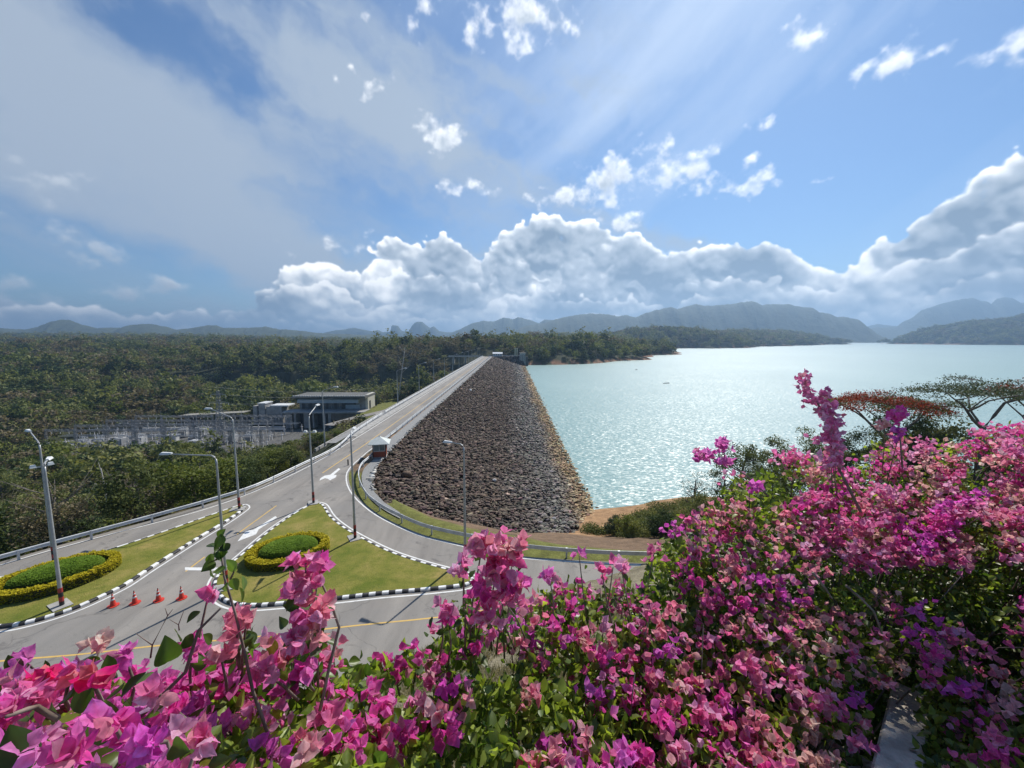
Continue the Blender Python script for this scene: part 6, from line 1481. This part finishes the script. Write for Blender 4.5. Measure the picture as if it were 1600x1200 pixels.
        if b == 0:
            stem_px([(235, 1028), (238, 1008), (262, 962)], 0.8, 0.0016, 0.0010); stem_px([(238, 1008), (213, 990)], 0.8, 0.0012, 0.0007); stem_px([(262, 962), (258, 950)], 0.8, 0.0009, 0.0005); stem_px([(262, 962), (270, 952)], 0.8, 0.0009, 0.0005); stem_px([(280, 985), (279, 976), (287, 955)], 0.8, 0.0012, 0.0006); stem_px([(279, 976), (265, 968)], 0.8, 0.0009, 0.0005)
            stem_px([(170, 1160), (230, 1110), (290, 1050), (310, 985), (345, 950)], 0.66, 0.004, 0.0018)
            bl = [(92, 1105, .50, .042), (150, 1108, .47, .040), (128, 1100, .5, .036), (160, 1150, .42, .045), (205, 1095, .5, .040), (220, 1110, .5, .038), (240, 1035, .62, .040), (262, 1020, .62, .045), (285, 985, .68, .032), (300, 995, .7, .030), (15, 1145, .42, .045), (190, 1075, .52, .035), (50, 1185, .36, .042), (330, 990, .75, .030), (20, 1030, .8, .028), (45, 1022, .8, .025), (62, 1042, .75, .030), (180, 1035, .65, .034), (165, 1040, .65, .03), (270, 1150, .45, .03), (345, 1130, .6, .035)]
            c = PV(np.array([q[0] for q in bl], float), np.array([q[1] + 14 for q in bl], float), np.array([q[2] for q in bl])); ax = rg.normal(size=(len(bl), 3)) * 0.5 + np.array([0.2, -0.2, 0.7]); ax /= np.linalg.norm(ax, axis=1, keepdims=True)
            col = np.array([[0.045, 0.085, 0.016]]) * np.exp(rg.normal(0, 0.25, (len(bl), 1))); v, f, cc = leaves_hi(c, ax, np.array([q[3] for q in bl]), col, rg); link('large_leaves', np_mesh('large_leaves', v - off, f, M['bleaf'], smooth=True, col=cc), root)
        stems.build('branches', M['stem'], root, smooth=True)
bush_all()

# ------------------------------------------------------------------ concrete railing of the lookout
def railing():
    a = P(1392, 1215, 1.42); root = empty('concrete_railing', (a.x, a.y, a.z - 1.0)); tag(root, 'grey concrete lookout railing corner half buried in the shaded bougainvillea', 'railing'); o = Vector((a.x, a.y, a.z - 1.0))
    cm = mat_simple('old railing concrete', (0.34, 0.30, 0.245), (0.54, 0.48, 0.40), 0.85, 14, bump=0.5, bscale=60)
    def beam(p, q, w_, h, name):
        p, q = p - o, q - o; d = (q - p).normalized(); s = d.cross(Vector((0, 0, 1))).normalized() * w_ / 2; u = s.cross(d).normalized() * h; b = MB(); c = 0.012
        prof = [(-1, 0, 0), (1, 0, 0)]
        ring = lambda r: [r - s + u * 0.08, r - s * 0.88, r + s * 0.88, r + s + u * 0.08, r + s + u, r - s + u]
        if u.z > 0: u = -u
        A, B = ring(p), ring(q); b.add(A + B, [(0, 1, 7, 6), (1, 2, 8, 7), (2, 3, 9, 8), (3, 4, 10, 9), (4, 5, 11, 10), (5, 0, 6, 11), (5, 4, 3, 2, 1, 0), (6, 7, 8, 9, 10, 11)]); return b.build(name, cm, root)
    c0 = P(1402, 1190, 1.46)
    beam(P(1398, 1240, 1.36), P(1424, 1076, 2.05), 0.135, 0.12, 'top_rail'); beam(P(1386, 1208, 1.47), P(1268, 1142, 1.85), 0.05, 0.13, 'side_rail')
    b = MB(); b.box((0.02, 0.06, 0.40), (0.13, 0.13, 1.0)); b.build('post', cm, root)
railing()
# terrace slab the viewer stands on
b = MB(); b.box((0, -2.2, 15.25), (30, 4.9, 0.3)); o = b.build('terrace', M['concrete']); o['kind'] = 'structure'

# ------------------------------------------------------------------ added tree out of view, leaves placed to shade the right-hand bush
def added_shade_tree():
    rg = np.random.default_rng(66); s = np.array([math.sin(R(28)) * math.cos(R(47)), math.cos(R(28)) * math.cos(R(47)), math.sin(R(47))])
    n = 4600; x = rg.normal(1500, 115, n); y = rg.normal(1090, 85, n); k = (x > 1310) & (y > 960 + np.clip(1430 - x, 0, 200) * 0.9); x, y = x[k], y[k]; n = len(x)
    c = PV(x, y, depth(x, np.minimum(y, 1200))) + s[None] * rg.uniform(17.5, 21, n)[:, None]
    m = c.mean(0); tx, ty = 13.5, 5.5; z0 = zg(tx, ty); r = empty('tree', (tx, ty, z0)); tag(r, 'added tree out of view, its leaves placed to shade the largest pink bush', 'tree'); off = np.array([tx, ty, z0])
    q = np.concatenate([c, c + rg.normal(0, 0.13, c.shape) + s * 0.8]); # keep only leaves whose shadow falls on the lower part of the bush
    hit = np.full((len(q), 2), -1e4); done = np.zeros(len(q), bool)
    for k_ in np.arange(0, 26, 0.04):
        w_ = q - s[None] * k_; zc_ = w_[:, 1] * math.cos(PITCH) - (w_[:, 2] - CAMZ) * math.sin(PITCH); ok = zc_ > 0.2; zq = np.where(ok, zc_, 1)
        hx = 800 + 640 * w_[:, 0] / zq; hy = 600 - 640 * (w_[:, 1] * math.sin(PITCH) + (w_[:, 2] - CAMZ) * math.cos(PITCH)) / zq
        now = ok & ~done & (hy > topy(hx)) & (zq < depth(hx, hy) + 0.02) & (zq > depth(hx, hy) - 0.12); hit[now, 0] = hx[now]; hit[now, 1] = hy[now]; done |= now
    print('shade hits', done.sum(), len(q), np.percentile(hit[done], [1, 10, 50, 90, 99], axis=0).tolist())
    q = q[done & (hit[:, 1] > 935 + np.clip(1450 - hit[:, 0], 0, 300) * 0.8) & (hit[:, 0] > 1290)]; print('kept', len(q))
    v, f, t = leaf_cards(q, 0.12 * rg.uniform(0.6, 1.4, len(q)), rg, 0.6, 0.4)
    b = MB(); b.tube([(0, 0, -0.5), (0, 0.1, 5), (-0.6, 0.4, 9.5)], [0.32, 0.26, 0.18], 8); e = m - off; b.tube([(-0.6, 0.4, 9.3), tuple(e * 0.5 + np.array([0, 0, 6.2])), tuple(e)], [0.17, 0.10, 0.04], 6); b.tube([(-0.6, 0.4, 9.3), (1.5, 1.5, 13.5), (2.5, 2.0, 15)], [0.16, 0.09, 0.03], 6)
    P2, T = crown_points(rg, 14, 90, 2.4, 1.6, 15.0, 1.1); P2[:, 0] += 2.3; P2[:, 1] += 1.5; v2, f2, t2 = leaf_cards(P2, 0.16 * rg.uniform(0.6, 1.4, len(P2)), rg, 0.6, 0.4, T)
    link('crown', np_mesh('crown', np.concatenate([v - off, v2]), np.concatenate([f, f2 + len(v)]), M['leaf_mixed'], attrs={'tint': np.concatenate([t, t2])}), r); b.build('trunk', M['bark'], r)
    zc = c[:, 1] * math.cos(PITCH) - (c[:, 2] - CAMZ) * math.sin(PITCH); vv = (c[:, 1] * math.sin(PITCH) + (c[:, 2] - CAMZ) * math.cos(PITCH)) / zc; print('bough frame y max', (600 - 640 * vv).max())
added_shade_tree()
# ------------------------------------------------------------------ sky: clear-air gradient, high veil, cumulus on the horizon (cloud map computed here, laid on the sky by direction)
def ang(px, py):
    d = Vector(ray(px, py)).normalized()
    return math.degrees(math.atan2(d.x, d.y)), math.degrees(math.asin(d.z))
BANK = [(-500, 470), (-200, 480), (0, 484), (110, 488), (180, 486), (300, 488), (400, 482), (425, 440), (440, 416), (500, 404), (545, 420), (565, 440), (578, 440), (590, 376), (615, 366), (640, 380), (700, 368), (735, 385), (752, 425), (765, 400), (785, 354), (850, 330), (930, 344), (955, 368), (975, 364), (1005, 377), (1040, 404), (1060, 392), (1090, 380), (1150, 374), (1205, 382), (1240, 410), (1275, 415), (1310, 428), (1340, 398), (1380, 392), (1412, 362), (1480, 324), (1540, 274), (1600, 242), (1750, 180), (2100, 250), (2600, 400)]
PUFFS = [(805, 30, 75, 62, 1.0), (745, -10, 60, 35, .8), (1262, 48, 30, 20, .9), (1400, 95, 50, 26, .95), (1450, 88, 50, 22, .9), (1535, 92, 75, 16, .6), (1590, 75, 50, 18, .5), (650, 193, 24, 14, .7), (698, 214, 24, 26, .95), (735, 292, 38, 14, .85), (868, 303, 44, 18, .9), (945, 288, 75, 36, 1.0), (1020, 268, 44, 44, 1.0), (1092, 272, 48, 32, 1.0), (1202, 285, 38, 22, .9), (1170, 245, 18, 13, .7), (1290, 277, 40, 7, .6), (972, 345, 26, 16, .8), (1190, 190, 22, 16, .6), (45, 284, 95, 22, .6), (25, 446, 45, 14, .8), (50, 484, 85, 22, .9), (190, 450, 30, 14, .8), (262, 446, 36, 15, .8), (130, 388, 95, 24, .7), (200, 408, 80, 12, .5), (405, 467, 18, 10, .8), (532, 384, 45, 14, .5), (575, 130, 24, 14, .35), (655, 8, 45, 30, .42)]
A0, A1, E0, E1 = -78.0, 78.0, -2.0, 62.0
def cloud_map():
    S = 13.0; nx, ny = int((A1 - A0) * S), int((E1 - E0) * S)
    az, el = np.meshgrid(A0 + (np.arange(nx) + 0.5) / S, E0 + (np.arange(ny) + 0.5) / S)
    w1 = fbm(az * 0.42, el * 0.42, 1, 5) - 0.5; w2 = fbm(az * 0.42, el * 0.42, 55, 5) - 0.5
    w3 = fbm(az * 1.5 + 40, el * 1.5, 91, 4) - 0.5; w4 = fbm(az * 1.5, el * 1.5 + 40, 95, 4) - 0.5
    x = az + w1 * 3.0 + w3 * 1.1; y = el + w2 * 2.6 + w4 * 1.0
    fine = fbm(az * 0.9, el * 0.9, 9, 5) - 0.5; mid = fbm(az * 0.16, el * 0.26, 13, 4) - 0.5
    # heap of round billows under the profile of the bank
    pr = np.array(sorted([ang(a, b) for a, b in BANK])); topf = lambda a: np.interp(a, pr[:, 0], pr[:, 1])
    def blur(q, s):
        k = np.exp(-0.5 * (np.arange(-3 * s, 3 * s + 1) / s) ** 2); k /= k.sum(); p = 3 * s
        q = np.pad(q, ((p, p), (p, p)), mode='edge'); q = sum(k[i] * q[i:i + q.shape[0] - 2 * p, :] for i in range(2 * p + 1)); return sum(k[i] * q[:, i:i + q.shape[1] - 2 * p] for i in range(2 * p + 1))
    mid2 = fbm(az * 0.12 + 4, el * 0.22, 77, 5) - 0.5
    def layer(k, jit, seed, n, rmin, rmax, gain):
        """one rank of billows whose tops follow k x the skyline of the bank; returns cover and light"""
        rg = np.random.default_rng(seed); hgt = np.full(az.shape, -9.0)
        tops = lambda q: topf(q) * k + jit * (fbm(q * 0.16 + seed, q * 0 + seed, seed, 4) - 0.5) * 2
        for _ in range(n):
            cx = rg.uniform(-76, 76); t = float(tops(np.array(cx))); u = rg.random() ** 1.7; r = rmin + (rmax - rmin) * rg.random() ** 1.5 * (0.35 + 0.65 * u) * (0.7 if cx < -30 else 1.0); cyy = t - r * 0.85 - u * max(t, 0.5) * rg.random(); zc = u * 1.6 * rg.random()
            if cyy < -1.5: continue
            i0, i1 = max(int((cx - r - 2.2 - A0) * S), 0), min(int((cx + r + 2.2 - A0) * S) + 1, nx); j0, j1 = max(int((cyy - r - 2.0 - E0) * S), 0), min(int((cyy + r + 2.0 - E0) * S) + 1, ny)
            if i0 >= i1 or j0 >= j1: continue
            d2 = (x[j0:j1, i0:i1] - cx) ** 2 + ((y[j0:j1, i0:i1] - cyy) * 1.1) ** 2; z = np.where(d2 < r * r, zc + np.sqrt(np.maximum(r * r - d2, 0)), -9); hgt[j0:j1, i0:i1] = np.maximum(hgt[j0:j1, i0:i1], z)
        cover = (hgt > -5).astype(float); h = blur(np.where(hgt > -5, hgt, 0.0), 3); gy, gx = np.gradient(h, 1.0 / S)
        nz = 1 / np.sqrt(1 + (gx ** 2 + gy ** 2) * 0.5); lamb = np.clip((-gy * 0.60 - gx * 0.22) * 0.6 * nz + 0.45 * nz, 0, 1)
        near = blur(cover, 5); wide = blur(cover, 14); t_ = tops(az); dep = np.clip((t_ - el) / np.maximum(t_ * 0.75, 1.5), 0, 1)
        lit = np.clip(0.30 + 0.50 * (1 - near) + 0.45 * (1 - wide) + 0.62 * (lamb - 0.40) + 0.42 * fine + 0.65 * mid + 1.25 * mid2 - 0.22 * dep + gain, 0, 1)
        cv = blur(cover, 2); al = np.clip((cv + fine * 1.1 * np.clip(wide * 6, 0, 1) * (cv > 0.01) - 0.22) / 0.6, 0, 1); return al * al * (3 - 2 * al), lit
    ranks = [layer(1.0, 0.0, 4, 2600, 0.35, 2.1, 0.0), layer(0.66, 1.6, 14, 2000, 0.35, 1.9, 0.05), layer(0.40, 1.2, 24, 1700, 0.3, 1.5, 0.10), layer(0.20, 0.7, 34, 1500, 0.2, 1.0, 0.16)]
    # loose puffs
    P_ = np.full(az.shape, -1.0)
    for px, py, rx, ry, k in PUFFS:
        a, b = ang(px, py); ra = abs(ang(px + rx, py)[0] - ang(px - rx, py)[0]) / 2; re = abs(ang(px, py + ry)[1] - ang(px, py - ry)[1]) / 2
        ra *= 1.3; re *= 1.3
        P_ = np.maximum(P_, k * (1 - np.sqrt(((az + w1 * 2.4 - a) / ra) ** 2 + ((el + w2 * 1.8 - b) / re) ** 2)))
    f2 = fbm(az * 0.55 + 9, el * 0.7, 21, 6) - 0.5
    dens = P_ + f2 * 2.1 - 0.16; aP = np.clip((dens + w3 * 0.5) / 1.15, 0, 1) ** 1.0; aP = aP * aP * (3 - 2 * aP) * 0.97
    sh = np.roll(np.roll(dens, int(0.8 * S), 0), int(0.3 * S), 1) if False else np.roll(dens, -int(0.7 * S), 0)
    litP = np.clip(0.80 + (dens - sh) * 0.30 - np.clip(dens - 0.55, 0, 1) * 0.55, 0, 1); litP = np.where(az < -28, litP * 0.62, litP)
    # high veil, streaked
    ca, sa = math.cos(R(20)), math.sin(R(20)); u = az * ca - el * sa; v = az * sa + el * ca
    st = fbm(u * 0.045 + 3 + w1 * 0.5, v * 0.16 + w2 * 0.4, 31, 6); st2 = fbm(u * 0.02, v * 0.05, 35, 3)
    a_, e_ = ang(180, 170); q = np.sqrt(((az - a_) / 40) ** 2 + ((el - e_ + (az - a_) * 0.16) / 22) ** 2)
    veil = np.clip(1.22 - q + (st - 0.5) * 2.6 + (st2 - 0.5) * 0.9, 0, 1); veil = veil * veil * (3 - 2 * veil) * (0.80 + 0.25 * np.clip((st - 0.4) * 3, -0.6, 0.6))
    ca, sa = math.cos(R(-32)), math.sin(R(-32)); u = az * ca - el * sa; v = az * sa + el * ca
    s3 = fbm(u * 0.03 + 7 + w1 * 0.4, v * 0.15, 41, 6); a_, e_ = ang(1060, 60)
    glow = np.clip(1 - np.sqrt(((az - a_) / 30) ** 2 + ((el - e_) / 26) ** 2), 0, 1)
    veil2 = np.clip((s3 - 0.42) * 2.6, 0, 1) * np.clip(0.35 + glow, 0, 1) * np.clip((az + 25) / 20, 0, 1) * np.clip((el - 6) / 10, 0, 1) * 0.62
    # merge front to back
    dk = np.array(CL_DARK); md = np.array(CL_MID); lt = np.array(CL_LIT)
    def tone(l): l = l[..., None]; return np.where(l < 0.5, dk + (md - dk) * l * 2, md + (lt - md) * (l - 0.5) * 2)
    brk = lambda k, sd: k * np.clip((fbm(az * 0.11 + sd, el * 0.20, 60 + sd, 4) - 0.36) * 5, 0, 1)
    tp_ = topf(az) * 0.86 - 0.4 + w1 * 3; base_a = np.clip((tp_ - el) / 1.6, 0, 1) * np.clip((az + 40) / 9, 0.35, 1); base_a = base_a * base_a * (3 - 2 * base_a); base_l = np.clip(0.42 + 1.2 * mid2 + 0.7 * mid + 0.25 * fine + 0.25 * np.clip(1 - el / 4, 0, 1), 0, 1)
    C = np.zeros(az.shape + (3,)); A = np.zeros(az.shape)
    for a, c in ((veil2, np.array(VEIL2)), (veil, np.array(VEIL)), (aP, tone(litP)), (base_a, tone(base_l)), (ranks[0][0], tone(ranks[0][1])), (ranks[1][0] * brk(0.75, 3), tone(ranks[1][1])), (ranks[2][0] * brk(0.70, 5), tone(ranks[2][1])), (ranks[3][0] * brk(0.65, 8), tone(ranks[3][1]))):
        C = C * (1 - a[..., None]) + c * a[..., None]; A = A + a - A * a
    px = np.zeros((ny, nx, 4), np.float32); px[..., :3] = C / np.maximum(A, 1e-3)[..., None]; px[..., 3] = A
    edge = np.clip(np.minimum(np.minimum(az - A0, A1 - az) / 6, (E1 - el) / 10), 0, 1); px[..., 3] *= edge
    im = bpy.data.images.new('cloud map', nx, ny, alpha=True, float_buffer=True); im.colorspace_settings.name = 'Non-Color'; im.alpha_mode = 'CHANNEL_PACKED'; im.pixels.foreach_set(px.ravel()); im.update(); im.pack()
    return im
def build_sky(w):
    nt = w.node_tree; t = NT(nt); bg = nt.nodes['Background']
    sk = t.n('ShaderNodeTexSky', sky_type='NISHITA'); sk.sun_disc = False; sk.sun_elevation = R(SUN_EL); sk.sun_rotation = R(SUN_AZ); sk.air_density = 1.0; sk.dust_density = 0.4; sk.ozone_density = 3.0
    d = t.n('ShaderNodeTexCoord').outputs['Generated']; sx = t.n('ShaderNodeSeparateXYZ'); t.l(d, sx.inputs[0])
    az = t.math('MULTIPLY', t.math('ARCTAN2', sx.outputs[0], sx.outputs[1]), 180 / math.pi); el = t.math('MULTIPLY', t.math('ARCSINE', sx.outputs[2]), 180 / math.pi)
    cb = t.n('ShaderNodeCombineXYZ'); t.l(t.mapr(az, A0, A1), cb.inputs[0]); t.l(t.mapr(el, E0, E1), cb.inputs[1])
    im = t.n('ShaderNodeTexImage'); im.image = cloud_map(); im.extension = 'EXTEND'; im.interpolation = 'Cubic'; t.l(cb.outputs[0], im.inputs[0])
    c = t.mix(im.outputs['Alpha'], t.mix(1.0, sk.outputs[0], SKY_TINT, 'MULTIPLY'), im.outputs['Color'])
    t.l(c, bg.inputs[0]); bg.inputs[1].default_value = 0.1
    w.cycles.sampling_method = 'MANUAL'; w.cycles.sample_map_resolution = 512
SKY_TINT = (0.52, 0.66, 0.79)
VEIL = (3.3, 3.9, 4.75); VEIL2 = (5.4, 6.3, 7.7)
CL_DARK = (1.7, 2.25, 3.0); CL_MID = (4.6, 5.15, 5.8); CL_LIT = (12.4, 12.2, 11.9)
# ------------------------------------------------------------------ air
def build_haze():
    m = bpy.data.materials.new('air'); m.use_nodes = True; nt = m.node_tree; nt.nodes.clear(); t = NT(nt)
    out = t.n('ShaderNodeOutputMaterial'); v = t.n('ShaderNodeVolumePrincipled'); t.l(v.outputs[0], out.inputs['Volume'])
    v.inputs['Color'].default_value = (0.38, 0.59, 0.86, 1); v.inputs['Density'].default_value = HAZE; v.inputs['Anisotropy'].default_value = 0.4
    x0, x1, y0, y1, z0, z1 = -14500, 14500, -60, 14600, -60, 540
    b = MB(); b.box(((x0 + x1) / 2, (y0 + y1) / 2, (z0 + z1) / 2), (x1 - x0, y1 - y0, z1 - z0))
    o = b.build('haze', m); o['kind'] = 'stuff'
HAZE = 1.8e-4
build_haze()
# ------------------------------------------------------------------ sun and sky
SUN_AZ, SUN_EL = 28.0, 47.0
sl = bpy.data.lights.new('sun', 'SUN'); sl.energy = 4.2; sl.angle = R(0.53); sl.color = (1.0, 0.95, 0.87)
so = bpy.data.objects.new('sun', sl); COL.objects.link(so)
sd = Vector((math.sin(R(SUN_AZ)) * math.cos(R(SUN_EL)), math.cos(R(SUN_AZ)) * math.cos(R(SUN_EL)), math.sin(R(SUN_EL))))
so.rotation_euler = sd.to_track_quat('Z', 'Y').to_euler(); so.location = (60, 60, 120)
w = bpy.data.worlds.new('World'); sc.world = w; w.use_nodes = True
build_sky(w) if 'build_sky' in globals() else None
if 'build_sky' not in globals():
    t = NT(w.node_tree); bg = w.node_tree.nodes['Background']
    sk = t.n('ShaderNodeTexSky', sky_type='NISHITA'); sk.sun_disc = False; sk.sun_elevation = R(SUN_EL); sk.sun_rotation = R(SUN_AZ)
    t.l(sk.outputs[0], bg.inputs[0]); bg.inputs[1].default_value = 0.1
sc.view_settings.view_transform = 'Standard'; sc.view_settings.look = 'None'; sc.view_settings.exposure = 0.42; sc.view_settings.gamma = 1
sc.render.engine = 'CYCLES'
cy = sc.cycles
cy.max_bounces = 6; cy.diffuse_bounces = 3; cy.glossy_bounces = 3; cy.transmission_bounces = 4; cy.transparent_max_bounces = 6; cy.volume_bounces = 0
cy.sample_clamp_indirect = 4; cy.use_denoising = True; cy.caustics_reflective = False; cy.caustics_refractive = False
